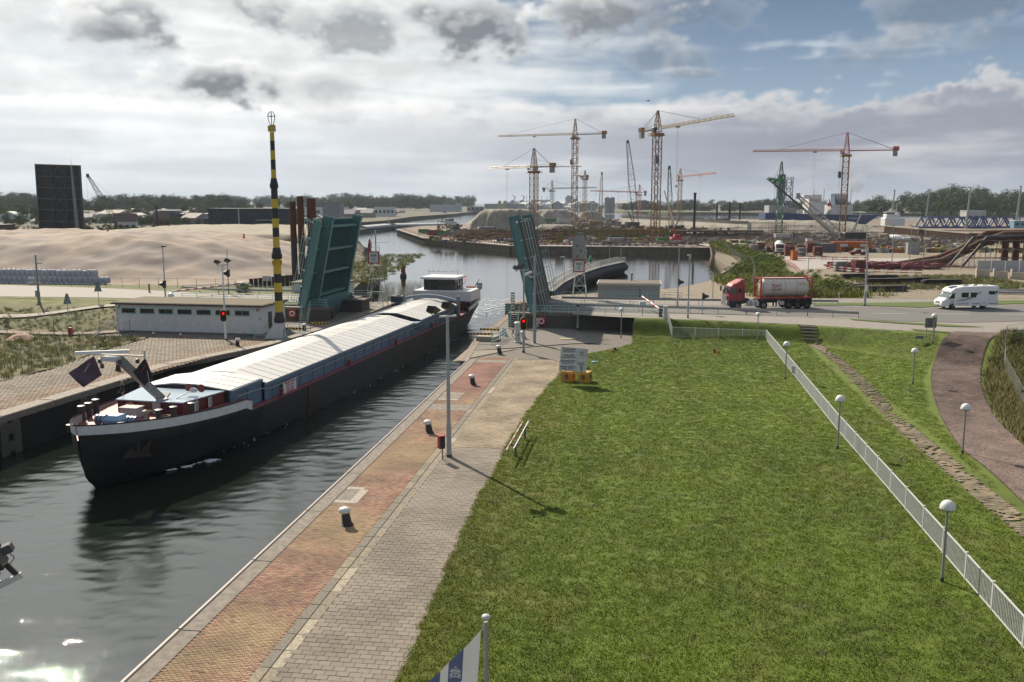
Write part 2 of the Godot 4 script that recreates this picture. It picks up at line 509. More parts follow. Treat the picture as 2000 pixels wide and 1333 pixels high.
func land() -> void:
	# water: a rippled stretch in the lock, a calmer one beyond the bridge, and the open canal out to the horizon
	var edge := func(p: Vector3, r: Rect2) -> float:
		return clampf(minf(minf(p.x - r.position.x, r.end.x - p.x), minf(p.z - r.position.y, r.end.y - p.z)) / 3.0, 0, 1)
	var ra := Rect2(-62, -150, 76, 145); var rb := Rect2(-150, -345, 240, 195)
	var ga := grid(304, 580, func(i, j):
		var p := Vector3(-62 + i * 0.25, W, -5 - j * 0.25)
		p.y += ripple(p, edge.call(p, ra))
		return p, null)
	struct("water", ga, water_mat(2.6, 0.16, 0.02))
	var gb := grid(300, 244, func(i, j):
		var p := Vector3(-150 + i * 0.8, W, -150 - j * 0.8)
		p.y += ripple(p * 0.5, edge.call(p, rb)) * 0.2
		return p, null)
	struct("water", gb, water_mat(5.0, 0.045, 0.05))
	var far := Mb.new()
	far.quad(Vector3(-9000, W, -345), Vector3(9000, W, -345), Vector3(9000, W, -12000), Vector3(-9000, W, -12000))
	struct("water", far, water_mat(14.0, 0.05, 0.09))
	# solid land under the paving on both sides of the lock
	var base := Mb.new()
	var q0 := Q(-30, 0)
	base.slab([Vector2(q0.x, q0.z), Vector2(-4.63, -85.8), Vector2(-5.0, -86.0), Vector2(-4.4, -96.3), Vector2(-4.11, -101.6), Vector2(B(-1.9, -1).x, B(-1.9, -1).z), Vector2(B(-1.9, 18).x, B(-1.9, 18).z), Vector2(B(24, 18).x, B(24, 18).z), Vector2(240, -86), Vector2(240, 30), Vector2(q0.x, 30)], -7, -0.07)
	struct("ground_slab", base, mt(0.16, 0.145, 0.12, 0.9, 0, "stain", 3.0))
	var west := Mb.new()
	west.slab([Vector2(-41.6, -30), Vector2(-36.97, -63.1), Vector2(-32.57, -84.4), Vector2(-26.54, -95.96), Vector2(B(-21.6, 3).x, B(-21.6, 3).z), Vector2(B(-21.4, 27).x, B(-21.4, 27).z), Vector2(-200, -130), Vector2(-200, -30)], -7, -0.07)
	struct("ground_slab", west, mt(0.16, 0.145, 0.12, 0.9, 0, "stain", 3.0))
	# the yard and the building island beyond the road
	var yard_p := V2([-1.0, -128, 1.5, -133, 8, -141, 20, -146, 28, -152, 36, -165, 42, -180, 56.7, -220.8, 70.5, -316, 71, -340, 130, -420, 400, -420, 1500, -420, 1500, -60, 260, -60, 100, -103, 60, -122, 24, -128])
	var yard_m := Mb.new(); yard_m.slab(yard_p, -5, 1.0)
	struct("yard_ground", yard_m, mt(0.27, 0.222, 0.158, 0.95, 0, "stain", 9.0, 1.0))
	var isle := Mb.new()
	isle.slab(V2([71.4, -321.4, 0, -335, -39.9, -412.9, -70.7, -556, -64, -640, -30, -760, 40, -900, 150, -960, 330, -900, 560, -960, 1600, -960, 1600, -380, 110, -316]), -6, -0.5)
	struct("island_ground", isle, mt(0.215, 0.165, 0.118, 0.95, 0, "stain", 14.0, 1.0))
	var farland := Mb.new()
	farland.slab(V2([-7000, -9000, -7000, -100, -200, -100, -150, -122, -24, -119, -26, -140, -30, -200, -38.7, -263, -43, -250, -60, -330, -79, -447, -117, -687, -107, -769, -110, -1000, -84, -1250, -60, -1800, 0, -2900, 160, -2900, 180, -2600, 200, -9000]), -6, 1.0)
	struct("far_ground", farland, mt(0.095, 0.09, 0.05, 0.95, 0, "stain", 60.0))
	var east := Mb.new()
	east.slab(V2([230, -2300, 215, -1750, 260, -1500, 700, -1300, 2000, -1150, 7000, -1000, 7000, -9000, 230, -9000]), -6, 1.0)
	struct("far_ground", east, mt(0.12, 0.125, 0.06, 0.95, 0, "stain", 60.0))
	# lawn with its bank up to the road
	var lawn := grid(150, 232, func(i, j):
		var s: float = -20.0 + j * 0.5
		var w := quay_grass(s) + pow(i / 150.0, 1.5) * 95
		var p := Q(s, w)
		var k := pk(p.x, p.z)
		p.y = hr(p.x, p.z) + 0.02 + 0.05 * nz.get_noise_2d(p.x * 2, p.z * 2)
		if k.x < 8.3 and k.y > -0.6: p.y = -0.3
		if k.y > lookup([8, 14, 25, 35, 48, 54, 60, 120], [-1.2, -3.2, -4.6, -7.4, -11.8, -13.5, -16, -30], k.x) + 0.3: p.y = minf(p.y, 1.72)
		if k.y > 1.0: p.y = 0.9
		return p, lawn_colour)
	struct("lawn", lawn, vmat(0.95, "grain", 1.3, 1.6))
	# road, its paths and verges, laid as sheets one above the other
	roads()

func sheet(called: String, pts: Array, y: float, mat: Material, step := 0.0) -> void: # flat ribbon polygon given in x, z
	var m := Mb.new()
	m.slab(pts, y - 0.5, y, false)
	struct(called, m, mat)

func drape(called: String, left: Array, right: Array, up: float, mat: Material, fn, cut := 14) -> void: # ribbon between two lines that follows the ground
	var n := (left.size() - 1) * cut
	var at := func(a: Array, j: int) -> Vector2:
		var t := float(j) / cut; var k := mini(int(t), a.size() - 2)
		return (a[k] as Vector2).cubic_interpolate(a[k + 1], a[maxi(k - 1, 0)], a[mini(k + 2, a.size() - 1)], t - k)
	var g := grid(8, n, func(i, j):
		var p: Vector2 = (at.call(left, j) as Vector2).lerp(at.call(right, j), i / 8.0)
		return Vector3(p.x, fn.call(p.x, p.y) + up, p.y), null)
	struct(called, g, mat)

func bl(a: Array) -> Array: # road coordinates to x, z
	var r := []
	for i in range(0, a.size(), 2):
		var p := B(a[i], a[i + 1])
		r.append(Vector2(p.x, p.z))
	return r

func roads() -> void:
	var asphalt := mt(0.150, 0.143, 0.135, 0.85, 0, "grain", 2.5, 0.3)
	var path := mt(0.29, 0.265, 0.235, 0.9, 0, "stain", 2.2, 0.4)
	sheet("cycle_path", bl([8, -1.2, 14, -3.2, 25, -4.6, 35, -7.4, 48, -11.8, 54, -13.5, 60, -16, 120, -30, 120, 2, 8, 2]), 1.87, path)
	sheet("road", bl([3.8, 1.6, 41, 0.9, 44, -2.4, 52, -2.9, 60, -0.5, 70, 2.6, 140, 12, 140, 30, 67, 17.2, 62, 15.8, 52, 10.8, 45, 12.2, 26, 10.8, 3.8, 10.8]), 1.90, asphalt)
	sheet("road_bed", bl([3.8, 0.2, 41, 0.2, 140, 5, 140, 38, 67, 25, 3.8, 18]), 1.862, mt(0.27, 0.25, 0.22, 0.9, 0, "stain", 3.0))
	var line := Mb.new()
	for i in 9:
		var a := bl([44.5 + i * 7.5, 4.6 + i * 0.62, 48.5 + i * 7.5, 4.9 + i * 0.62, 48.5 + i * 7.5, 5.02 + i * 0.62, 44.5 + i * 7.5, 4.72 + i * 0.62])
		line.slab(a, 1.8, 1.906, false)
	struct("road_marking", line, mt(0.62, 0.6, 0.56, 0.8))
	# grass strips between the carriageway and the path
	var green := mt(0.082, 0.125, 0.014, 0.95, 0, "grain", 1.1, 5.0)
	sheet("verge", bl([40.5, -0.9, 44, -2.9, 50, -5.0, 53.5, -6.6, 50, -6.9, 44, -4.4, 40.5, -2.2]), 1.93, green)
	sheet("verge", bl([45, -9.2, 49.5, -11.6, 53, -13.2, 49, -12.6, 45, -10.3]), 1.93, green)
	sheet("verge", bl([63, -2.6, 72, -0.5, 120, 4, 120, -14, 66, -9, 61.5, -6.5]), 1.95, green)
	sheet("verge", bl([39, 12.6, 45, 13.6, 52, 12.0, 58, 15.2, 66, 18.2, 140, 31, 140, 38, 66, 22.5, 50, 17.5, 39, 15.5]), 1.93, green)
	# red clinker path that curves down past the lawn, and the overgrown slab path below the steps
	var bpl := V2([46.5, -93.2, 42.0, -87.3, 36.8, -77.3, 31.8, -65.4, 28.4, -55.4, 27.4, -49.8, 26.2, -44.1, 24.6, -37.3, 22, -26])
	var bpr := V2([51.0, -92.0, 46.3, -86.4, 41.2, -77.3, 35.8, -65.4, 33.2, -57.9, 32.2, -54.2, 30.7, -47.0, 29.8, -39, 28, -27])
	drape("clinker_path_bed", bpl, bpr, 0.075, mt(0.10, 0.072, 0.06, 0.95, 0, "stain", 1.5), hr)
	strew_bricks("clinker_path", bpl, bpr, 0.085, Vector3(0.205, 0.03, 0.075), [Color(0.165, 0.108, 0.09), Color(0.20, 0.14, 0.115), Color(0.135, 0.098, 0.088), Color(0.22, 0.165, 0.13)])
	var spl := V2([32.3, -96.5, 31.9, -91.5, 29.6, -77.3, 26.6, -61.8, 25.5, -54.5, 24.4, -47.2, 23.7, -41.7, 22.4, -31])
	var spr := V2([33.6, -96.2, 33.1, -91.5, 30.9, -77.3, 27.8, -61.8, 26.9, -54.5, 25.8, -47.2, 25.0, -41.7, 23.8, -31])
	strew_bricks("slab_path", spl, spr, 0.075, Vector3(0.29, 0.04, 0.24), [Color(0.19, 0.155, 0.105), Color(0.235, 0.195, 0.14), Color(0.15, 0.125, 0.075), Color(0.19, 0.14, 0.085)], 0.22)
	# flight of seven overgrown steps
	var st := thing("garden_steps", "overgrown concrete steps climbing the grass bank to the road", "steps", Vector3.ZERO)
	for i in 7:
		var m := Mb.new()
		m.cbox(Vector3(0, 0, 0), Vector3(1.75, 0.16, 0.36), 0.02)
		var o := part("step", m, mt(0.30, 0.26, 0.2, 0.9, 0, "stain", 0.8), st)
		o.position = Vector3(32.75 - 0.02 * i, hr(32.7, -96.75 - i * 0.3) + 0.03, -96.75 - i * 0.3); o.rotation.y = -0.42

func strew_bricks(called: String, left: Array, right: Array, up: float, size: Vector3, cols: Array, miss := 0.0) -> void:
	# clinkers laid one by one along a winding strip
	var m := Mb.new()
	m.cbox(Vector3.ZERO, size, 0.008)
	var xs := []; var cs := []
	var len := 0.0
	for i in left.size() - 1: len += (left[i] as Vector2).distance_to(left[i + 1])
	var rows := int(len / (size.z + 0.012))
	var segs := left.size() - 1
	for j in rows:
		var t := float(j) / rows * segs
		var k := mini(int(t), segs - 1)
		var a: Vector2 = (left[k] as Vector2).cubic_interpolate(left[k + 1], left[maxi(k - 1, 0)], left[mini(k + 2, segs)], t - k)
		var b: Vector2 = (right[k] as Vector2).cubic_interpolate(right[k + 1], right[maxi(k - 1, 0)], right[mini(k + 2, segs)], t - k)
		var d := a.distance_to(b)
		var nn := int(d / (size.x + 0.012))
		var dir := (b - a) / d
		for i in nn:
			if R(0, 1) < miss: continue
			var p := a + dir * ((i + 0.5 + (0.5 if j % 2 else 0.0)) * (size.x + 0.012))
			if miss > 0: p += Vector2(R(-0.03, 0.03), R(-0.03, 0.03))
			xs.append(Transform3D(Basis(Vector3.UP, -dir.angle() + R(-0.02, 0.02)), Vector3(p.x, hr(p.x, p.y) + up + R(-0.006, 0.006), p.y)))
			var f := R(0.86, 1.12) * (1.0 + 0.5 * nz.get_noise_2d(p.x * 8, p.y * 8))
			cs.append((cols[rng.randi() % cols.size()] as Color) * f)
	scatter(called, m.mesh(), vmat(0.92, "grain", 0.6), xs, cs)

func quays() -> void:
	var conc := mt(0.225, 0.195, 0.160, 0.88, 0, "stain", 3.5, 0.5)
	# right quay: coping stones with a steel nosing
	var cop := thing("quay_coping", "concrete coping with steel nosing along the right lock wall", "kerb")
	for i in 13:
		var s := -22.0 + i * 6.4
		var m := Mb.new()
		m.cbox(Vector3(0.54, -0.2, 0), Vector3(0.74, 0.42, 6.37), 0.02)
		var o := part("coping_stone", m, conc, cop); o.position = Q(s + 3.2, 0, 0.0); o.rotation.y = QT
		var l := Mb.new()
		l.cbox(Vector3(0.075, -0.15, 0), Vector3(0.17, 0.34, 6.385), 0.04)
		var p := part("nosing", l, mt(0.30, 0.25, 0.225, 0.6, 0.1, "grain", 0.7), cop); p.position = Q(s + 3.2, 0, 0.03); p.rotation.y = QT
	cop.set_meta("kind", "structure")
	# brick strip, slab strip and concrete pavers
	var red := [Color(0.27, 0.135, 0.092), Color(0.31, 0.165, 0.105), Color(0.33, 0.21, 0.12), Color(0.225, 0.115, 0.085), Color(0.30, 0.19, 0.13)]
	var bm := Mb.new(); bm.cbox(Vector3(0, -0.035, 0), Vector3(0.215, 0.07, 0.098), 0.007)
	var xs := []; var cs := []
	var bay := func(s: float, w: float) -> bool: # concrete patches let into the brickwork
		for b in [[17.8, 20.4, 1.9], [42.5, 45.2, 2.6], [39.0, 41.0, 9.0], [59.5, 60.9, 9.0]]:
			if s > b[0] and s < b[1] and w < b[2]: return true
		return false
	for j in 780:
		var s := -21.5 + j * 0.1075
		var w0 := 0.96
		for i in 14:
			var w := w0 + (i + (0.75 if j % 2 else 0.25)) * 0.2235
			if w > 4.0 or bay.call(s, w): continue
			var p := Q(s, w, R(-0.004, 0.004))
			xs.append(Transform3D(Basis(Vector3.UP, QT + R(-0.012, 0.012)), p))
			var f := R(0.85, 1.13) * (1.0 + 0.45 * nz.get_noise_2d(p.x * 6, p.z * 6))
			var c: Color = (red[rng.randi() % 5] as Color).lerp(Color(0.30, 0.22, 0.115), clampf(nz.get_noise_2d(p.x * 2.5, p.z * 2.5 + 70) * 1.6 + 0.25, 0, 0.8))
			if s > 46: c = c.lerp(Color(0.27, 0.12, 0.095), 0.7)
			cs.append(c * f * (0.6 if R(0, 1) < 0.03 else 1.0))
	scatter("brick_paving", bm.mesh(), vmat(0.9, "grain", 0.5), xs, cs)
	var bed := []; var bed2 := []
	for e in [[-22, 0.93], [-22, 4.0], [62, 4.0], [62, 0.93]]: bed.append(Vector2(Q(e[0], e[1]).x, Q(e[0], e[1]).z))
	sheet("brick_bed", bed, -0.014, mt(0.20, 0.115, 0.078, 0.95, 0, "stain", 1.5))
	for j in 43: bed2.append(Vector2(Q(-22 + j * 2, 4.8).x, Q(-22 + j * 2, 4.8).z))
	for j in 43: bed2.append(Vector2(Q(62 - j * 2, quay_grass(62 - j * 2) + 0.1).x, Q(62 - j * 2, quay_grass(62 - j * 2) + 0.1).z))
	sheet("paver_bed", bed2, -0.016, mt(0.15, 0.125, 0.092, 0.95, 0, "stain", 1.5))
	var kerb := Mb.new()
	for b in [[17.8, 18.2, 0.95, 2.2], [20.0, 20.4, 0.95, 1.9], [18.2, 20.0, 1.75, 2.2], [42.5, 42.8, 0.95, 2.6], [44.9, 45.2, 0.95, 2.6]]:
		kerb.box(Q((b[0] + b[1]) / 2, (b[2] + b[3]) / 2, -0.03), Vector3(b[3] - b[2], 0.075, b[1] - b[0]), Basis(Vector3.UP, QT))
	struct("concrete_inlay", kerb, mt(0.42, 0.38, 0.32, 0.9, 0, "stain", 1.5))
	var infill := Mb.new()
	for b in [[18.2, 20.0, 0.95, 1.75], [42.8, 44.9, 0.95, 2.6], [39.02, 40.0, 0.95, 4.0], [40.02, 41, 0.95, 4.0], [59.5, 60.9, 0.95, 4.0]]:
		infill.box(Q((b[0] + b[1]) / 2, (b[2] + b[3]) / 2, -0.04), Vector3(b[3] - b[2], 0.075, b[1] - b[0]), Basis(Vector3.UP, QT))
	struct("concrete_inlay", infill, conc)
	var strip := thing("slab_strip", "strip of worn concrete slabs between red brick and grey pavers", "paving")
	strip.set_meta("kind", "structure")
	var sm := Mb.new(); sm.cbox(Vector3(0, -0.05, 0), Vector3(0.39, 0.1, 1.17), 0.012)
	var sh := sm.mesh()
	var tones := [mt(0.25, 0.21, 0.155, 0.9, 0, "stain", 1.3, 0.5), mt(0.28, 0.235, 0.17, 0.9, 0, "stain", 1.7, 0.5), mt(0.20, 0.175, 0.14, 0.9, 0, "stain", 1.1, 0.5), mt(0.40, 0.35, 0.26, 0.9, 0, "stain", 1.4, 0.5)]
	for i in 70:
		for k in 2:
			var s := -20.5 + i * 1.19
			var pale := k == 1 and (s > 1.2 and s < 4.6 or s > 8.0 and s < 9.4 or s > 29.5 and s < 31.6 or s > 46 and s < 48)
			var o := part("paving_slab", sh, tones[3] if pale else tones[2] if k == 0 and R(0, 1) < 0.75 else tones[rng.randi() % 2], strip)
			o.position = Q(s, 4.2 + k * 0.415, R(-0.006, 0.004)); o.rotation.y = QT
	# near pavers are single stones; farther on they stay geometry
	var pv := Mb.new(); pv.cbox(Vector3(0, -0.035, 0), Vector3(0.405, 0.07, 0.29), 0.009)
	var ph := pv.mesh()
	var pt := []
	for f in [0.78, 0.9, 1.0, 1.1]: pt.append(mt(0.225 * f, 0.192 * f, 0.152 * f, 0.92, 0, "grain", 0.7, 0.4))
	var floor_ := thing("quay_paving", "grey brown concrete pavers between slab strip and lawn", "paving")
	floor_.set_meta("kind", "structure")
	xs = []; cs = []
	var n := 0
	for j in 170:
		var s := -20.0 + j * 0.298
		for i in 24:
			var w := 4.86 + (i + (0.5 if j % 2 else 0.0)) * 0.412
			if w > quay_grass(s) + 0.15 or s > 29: continue
			var p := Q(s, w, R(-0.007, 0.004))
			var tone := clampf(0.5 + 1.3 * nz.get_noise_2d(p.x * 4, p.z * 4) + R(-0.3, 0.3), 0, 0.999)
			if s > -0.4 and n < 300:
				var o := part("paver", ph, pt[int(tone * 4)], floor_); o.position = p; o.rotation.y = QT
				n += 1
			else:
				xs.append(Transform3D(Basis(Vector3.UP, QT), p)); cs.append(Color(0.225, 0.192, 0.152) * lerpf(0.76, 1.12, tone))
	var pb := Mb.new(); pb.cbox(Vector3(0, -0.035, 0), Vector3(0.205, 0.07, 0.195), 0.012)
	scatter("farther_pavers", ph, vmat(0.92, "grain", 0.7, 0.4), xs, cs, floor_)
	xs = []; cs = []
	for j in 160:
		var s := 29.2 + j * 0.212
		for i in 52:
			var w := 4.86 + (i + (0.5 if j % 2 else 0.0)) * 0.218
			if w > quay_grass(s) + 0.1 or s > 62.4 and w < 5.6: continue
			var p := Q(s, w, R(-0.01, 0.006))
			if s > 61 + (w - 5) * 0.2: continue
			xs.append(Transform3D(Basis(Vector3.UP, QT), p))
			cs.append(Color(0.34, 0.272, 0.185) * R(0.82, 1.1) * (1.0 + 0.55 * nz.get_noise_2d(p.x * 5, p.z * 5)))
	scatter("cobble_paving", pb.mesh(), vmat(0.92, "grain", 0.7), xs, cs)
	# lock walls
	var wall := Mb.new()
	var wl := [Vector2(-41.6, -30), Vector2(-36.97, -63.1), Vector2(-32.57, -84.4), Vector2(-26.54, -95.96), Vector2(B(-21.6, 3).x, B(-21.6, 3).z), Vector2(B(-21.5, 27).x, B(-21.5, 27).z)]
	for i in wl.size() - 1:
		var a: Vector2 = wl[i]; var b: Vector2 = wl[i + 1]
		var nrm := Vector2(-(b - a).y, (b - a).x).normalized() * 0.12
		wall.beam(Vector3(a.x, -4.0, a.y) + Vector3(nrm.x, 0, nrm.y), Vector3(b.x, -4.0, b.y) + Vector3(nrm.x, 0, nrm.y), 0.3, 6.9)
	var lw := thing("lock_wall", "dark basalt lock wall with concrete coping on the far side", "wall")
	part("stone_face", wall, mt(0.042, 0.039, 0.036, 0.95, 0, "stone", 1.3, 6.0), lw)
	var cm := mt(0.26, 0.225, 0.18, 0.85, 0, "stain", 3.0, 0.5)
	for i in wl.size() - 1:
		var a: Vector2 = wl[i]; var b: Vector2 = wl[i + 1]
		var m := int(ceil(a.distance_to(b) / 5.5))
		for k in m:
			var p := a.lerp(b, (k + 0.004) / m); var q := a.lerp(b, (k + 0.996) / m)
			var c := Mb.new()
			var back := Vector2((b - a).y, -(b - a).x).normalized() * 0.55
			if back.x > 0: back = -back
			c.cbox(Vector3.ZERO, Vector3(1.5, 0.5, p.distance_to(q)), 0.06)
			var o := part("coping_stone", c, cm, lw)
			o.position = Vector3((p.x + q.x) / 2 + back.x, -0.21, (p.y + q.y) / 2 + back.y)
			o.rotation.y = atan2(q.x - p.x, q.y - p.y)
	for t in [0.02, 0.42, 0.78]: # concrete piers with recessed mooring niches
		var a: Vector2 = (wl[1] as Vector2).lerp(wl[2], t)
		var c := Mb.new(); var yaw := atan2(4.4, -21.3)
		var bs := Basis(Vector3.UP, yaw)
		for d in [-0.62, 0.62]: c.box(Vector3(a.x, -2.4, a.y) + bs * Vector3(-0.32, 0, d), Vector3(0.22, 3.9, 0.72), bs)
		for y in [-0.9, -2.2, -3.6]: c.box(Vector3(a.x, y - 0.1, a.y) + bs * Vector3(-0.318, 0, 0), Vector3(0.21, 0.75, 0.6), bs)
		part("pier", c, mt(0.11, 0.1, 0.085, 0.9, 0, "stain", 1.5), lw)

# ---------------------------------------------------------------- the lifting bridge and the lock heads
func leaf(o: Node3D, base: Vector2, u: Vector2, nr: Vector2, length: float, plank: Material) -> void:
	var teal := mt(0.105, 0.225, 0.22, 0.5, 0.0, "blotch", 4.0)
	var dark := mt(0.075, 0.165, 0.165, 0.55, 0.0, "blotch", 3.0)
	var e3 := V(0.9903, 0, 0.139)
	var bs := Basis(e3 * nr.x + Vector3.UP * nr.y, e3 * u.x + Vector3.UP * u.y, Vector3.ZERO)
	bs.z = bs.x.cross(bs.y)
	var at := func(l: float, d: float, k: float) -> Vector3:
		return B(base.x + u.x * l + nr.x * d, k, base.y + u.y * l + nr.y * d)
	for g in [[1.05, 0.5, 1.05, 0.0], [4.5, 0.34, 1.45, 0.55], [16.9, 0.5, 1.35, 0.55]]: # main girders with flanges
		var m := Mb.new()
		m.box(at.call(length / 2 + g[3] / 2, g[2] / 2, g[0]), V(g[2], length + g[3], 0.12), bs)
		m.box(at.call(length / 2 + g[3] / 2, g[2], g[0]), V(0.08, length + g[3], g[1] + 0.25), bs)
		m.box(at.call(length / 2, 0.02, g[0]), V(0.06, length, g[1]), bs)
		if g[3] > 0: m.box(at.call(length + 0.4, g[2] / 2, g[0]), V(g[2] + 0.1, 0.08, g[1] + 0.3), bs)
		part("main_girder", m, teal, o)
	for i in 4:
		for s in [[1.1, 4.4, 0.45, 0.25], [4.6, 16.8, 0.85, 0.3]]:
			var m := Mb.new()
			var l: float = length * (0.1 + 0.275 * i)
			m.box(at.call(l, s[2] / 2 + 0.1, (s[0] + s[1]) / 2), V(s[2], 0.1, s[1] - s[0]), bs)
			m.box(at.call(l, s[2] + 0.12, (s[0] + s[1]) / 2), V(0.06, s[3], s[1] - s[0] - 0.04), bs)
			part("cross_beam", m, teal, o)
	var plate := Mb.new()
	plate.box(at.call(length / 2, 0.1, 8.97), V(0.06, length, 15.7), bs)
	part("deck_plate", plate, dark, o)
	for i in 17:
		var m := Mb.new()
		m.box(at.call(length / 2, 0.26, 5.1 + i * 0.7), V(0.28, length - 0.1, 0.07), bs)
		part("stiffener", m, dark, o)
	for i in 22:
		var m := Mb.new()
		m.box(at.call(length / 2, -0.045, 1.6 + i * 0.7), V(0.09, length - 0.06, 0.66), bs)
		part("deck_plank", m, plank, o)
	var tail := Mb.new() # counterweight box under the pivot
	tail.box(at.call(-0.4, 0.9, 10.8), V(1.9, 2.2, 12.6), bs)
	tail.box(at.call(-0.1, 1.2, 17.3), V(1.5, 1.5, 0.5), bs)
	for i in 5: tail.box(at.call(0.05 - i * 0.28, 2.1, 17.4), V(0.12, 0.2, 1.1), bs)
	part("counterweight", tail, teal, o)
	for kk in [[1.35, 1], [4.3, 0], [16.4, 0]]: # railings stand out from the raised deck
		var m := Mb.new()
		for d in [-0.45, -0.8, -1.15]: m.tube(at.call(0.3, d, kk[0]), at.call(length - 0.15, d, kk[0]), 0.035, 0.035, 6)
		for i in 6:
			var l: float = 0.5 + i * (length - 0.9) / 5
			m.tube(at.call(l, 0, kk[0]), at.call(l, -1.15, kk[0]), 0.04, 0.04, 6)
			if kk[1]: m.ball(at.call(l, 0.12, kk[0] - 0.55), Vector3.ONE * 0.16, 8)
			if kk[1]: m.tube(at.call(l, 0.12, kk[0] - 0.5), at.call(l, 0.0, kk[0]), 0.05, 0.05, 6)
		m.tube(at.call(length - 0.15, -0.45, kk[0]), at.call(length - 0.15, -1.15, kk[0]), 0.035, 0.035, 6)
		part("bridge_railing", m, mt(0.30, 0.42, 0.40, 0.45), o)

func lattice_tower(o: Node3D, h: float, w0: float, w1: float, mat: Material) -> void:
	var m := Mb.new()
	m.truss(Vector3.ZERO, V(0, h, 0), w0, w1, 4, 0.05, 0.03)
	part("lattice_mast", m, mat, o)
	var f := Mb.new()
	f.box(V(0, h + 0.03, 0), V(w1 + 0.3, 0.06, w1 + 0.3))
	part("platform", f, mat, o)

func text_part(t: String, size: float, at: Vector3, mat: Material, o: Node3D, width := 0.0, bold := true, yaw := 0.0, serif := false) -> void:
	var m := TextMesh.new()
	var f := SystemFont.new()
	f.font_names = PackedStringArray(["Droid Serif" if serif else "Droid Sans"])
	if bold: f.font_weight = 700
	m.font = f; m.text = t; m.font_size = 64; m.pixel_size = size / 64.0 * 1.35; m.depth = 0.012
	var p := part("lettering", m, mat, o)
	p.position = at; p.rotation.y = yaw
	if width > 0:
		var w := m.get_aabb().size.x
		if w > 0.01: p.scale.x = width / w

func channel_sign(o: Node3D, at: Vector3, yaw: float) -> void: # white square with red rim: VHF 11
	var b := Basis(Vector3.UP, yaw)
	var m := Mb.new(); m.box(at, V(1.5, 1.6, 0.06), b)
	part("sign_panel", m, mt(0.66, 0.65, 0.63, 0.5), o)
	var r := Mb.new()
	for s in [-1, 1]:
		r.box(at + b * V(0.75 * s, 0, 0.01), V(0.15, 1.78, 0.1), b)
		r.box(at + b * V(0, 0.82 * s, 0.01), V(1.34, 0.15, 0.1), b)
	part("sign_rim", r, mt(0.34, 0.035, 0.03, 0.5), o)
	text_part("VHF", 0.42, at + b * V(0, 0.28, 0.04), mt(0.02, 0.02, 0.025, 0.6), o, 0.9, true, yaw)
	text_part("11", 0.46, at + b * V(0, -0.32, 0.04), mt(0.02, 0.02, 0.025, 0.6), o, 0.42, true, yaw)

func lifebuoy_case(label: String, at: Vector3, yaw: float) -> void:
	var o := thing("lifebuoy_cabinet", label, "lifebuoy", at, yaw, "red lifebuoy cabinets on the abutments")
	var m := Mb.new(); m.cbox(V(0, 0, 0), V(1.0, 0.22, 1.0), 0.05, Basis(Vector3.RIGHT, PI / 2))
	part("case", m, mt(0.36, 0.045, 0.04, 0.5), o)
	var r := Mb.new()
	for i in 16:
		r.tube(V(cos(i * TAU / 16) * 0.3, sin(i * TAU / 16) * 0.3, 0.13), V(cos((i + 1) * TAU / 16) * 0.3, sin((i + 1) * TAU / 16) * 0.3, 0.13), 0.07, 0.07, 6)
	part("ring", r, mt(0.7, 0.66, 0.62, 0.5), o)

func barrier(label: String, at: Vector3, yaw: float) -> void: # striped plank on posts beside the teal rails
	var o := thing("stop_barrier", label, "barrier", at, yaw, "yellow and black planks by the lock edge")
	var m := Mb.new()
	for x in [-1.1, 1.1]:
		m = Mb.new(); m.tube(V(x, 0, 0), V(x, 1.15, 0), 0.035); part("post", m, mt(0.42, 0.44, 0.44, 0.5), o)
	for i in 11:
		var b := Mb.new(); b.box(V(-1.0 + i * 0.2, 1.02, 0.05), V(0.2, 0.24, 0.04))
		part("plank_stripe", b, mt(0.62, 0.34, 0.02, 0.5) if i % 2 else mt(0.02, 0.02, 0.02, 0.5), o)

func stairs_rail(label: String, at: Vector3, yaw: float) -> void:
	var o := thing("abutment_ladder", label, "stairs", at, yaw)
	var tealr := mt(0.24, 0.42, 0.41, 0.5)
	for i in 7:
		var m := Mb.new(); m.box(V(0, 0.2 + i * 0.25, 0.95 - i * 0.16), V(0.95, 0.05, 0.26))
		part("tread", m, mt(0.30, 0.32, 0.30, 0.7), o)
	for s in [-0.5, 0.5]:
		var m := Mb.new()
		m.beam(V(s, 0.0, 1.15), V(s, 1.75, 0.0), 0.06, 0.2)
		m.tube(V(s, 0.0, 1.1), V(s, 1.05, 1.0), 0.03); m.tube(V(s, 1.05, 1.0), V(s, 2.8, -0.1), 0.03)
		m.tube(V(s, 0.5, 1.05), V(s, 2.2, -0.1), 0.025); m.tube(V(s, 1.7, 0), V(s, 2.8, -0.1), 0.03)
		part("handrail", m, tealr, o)

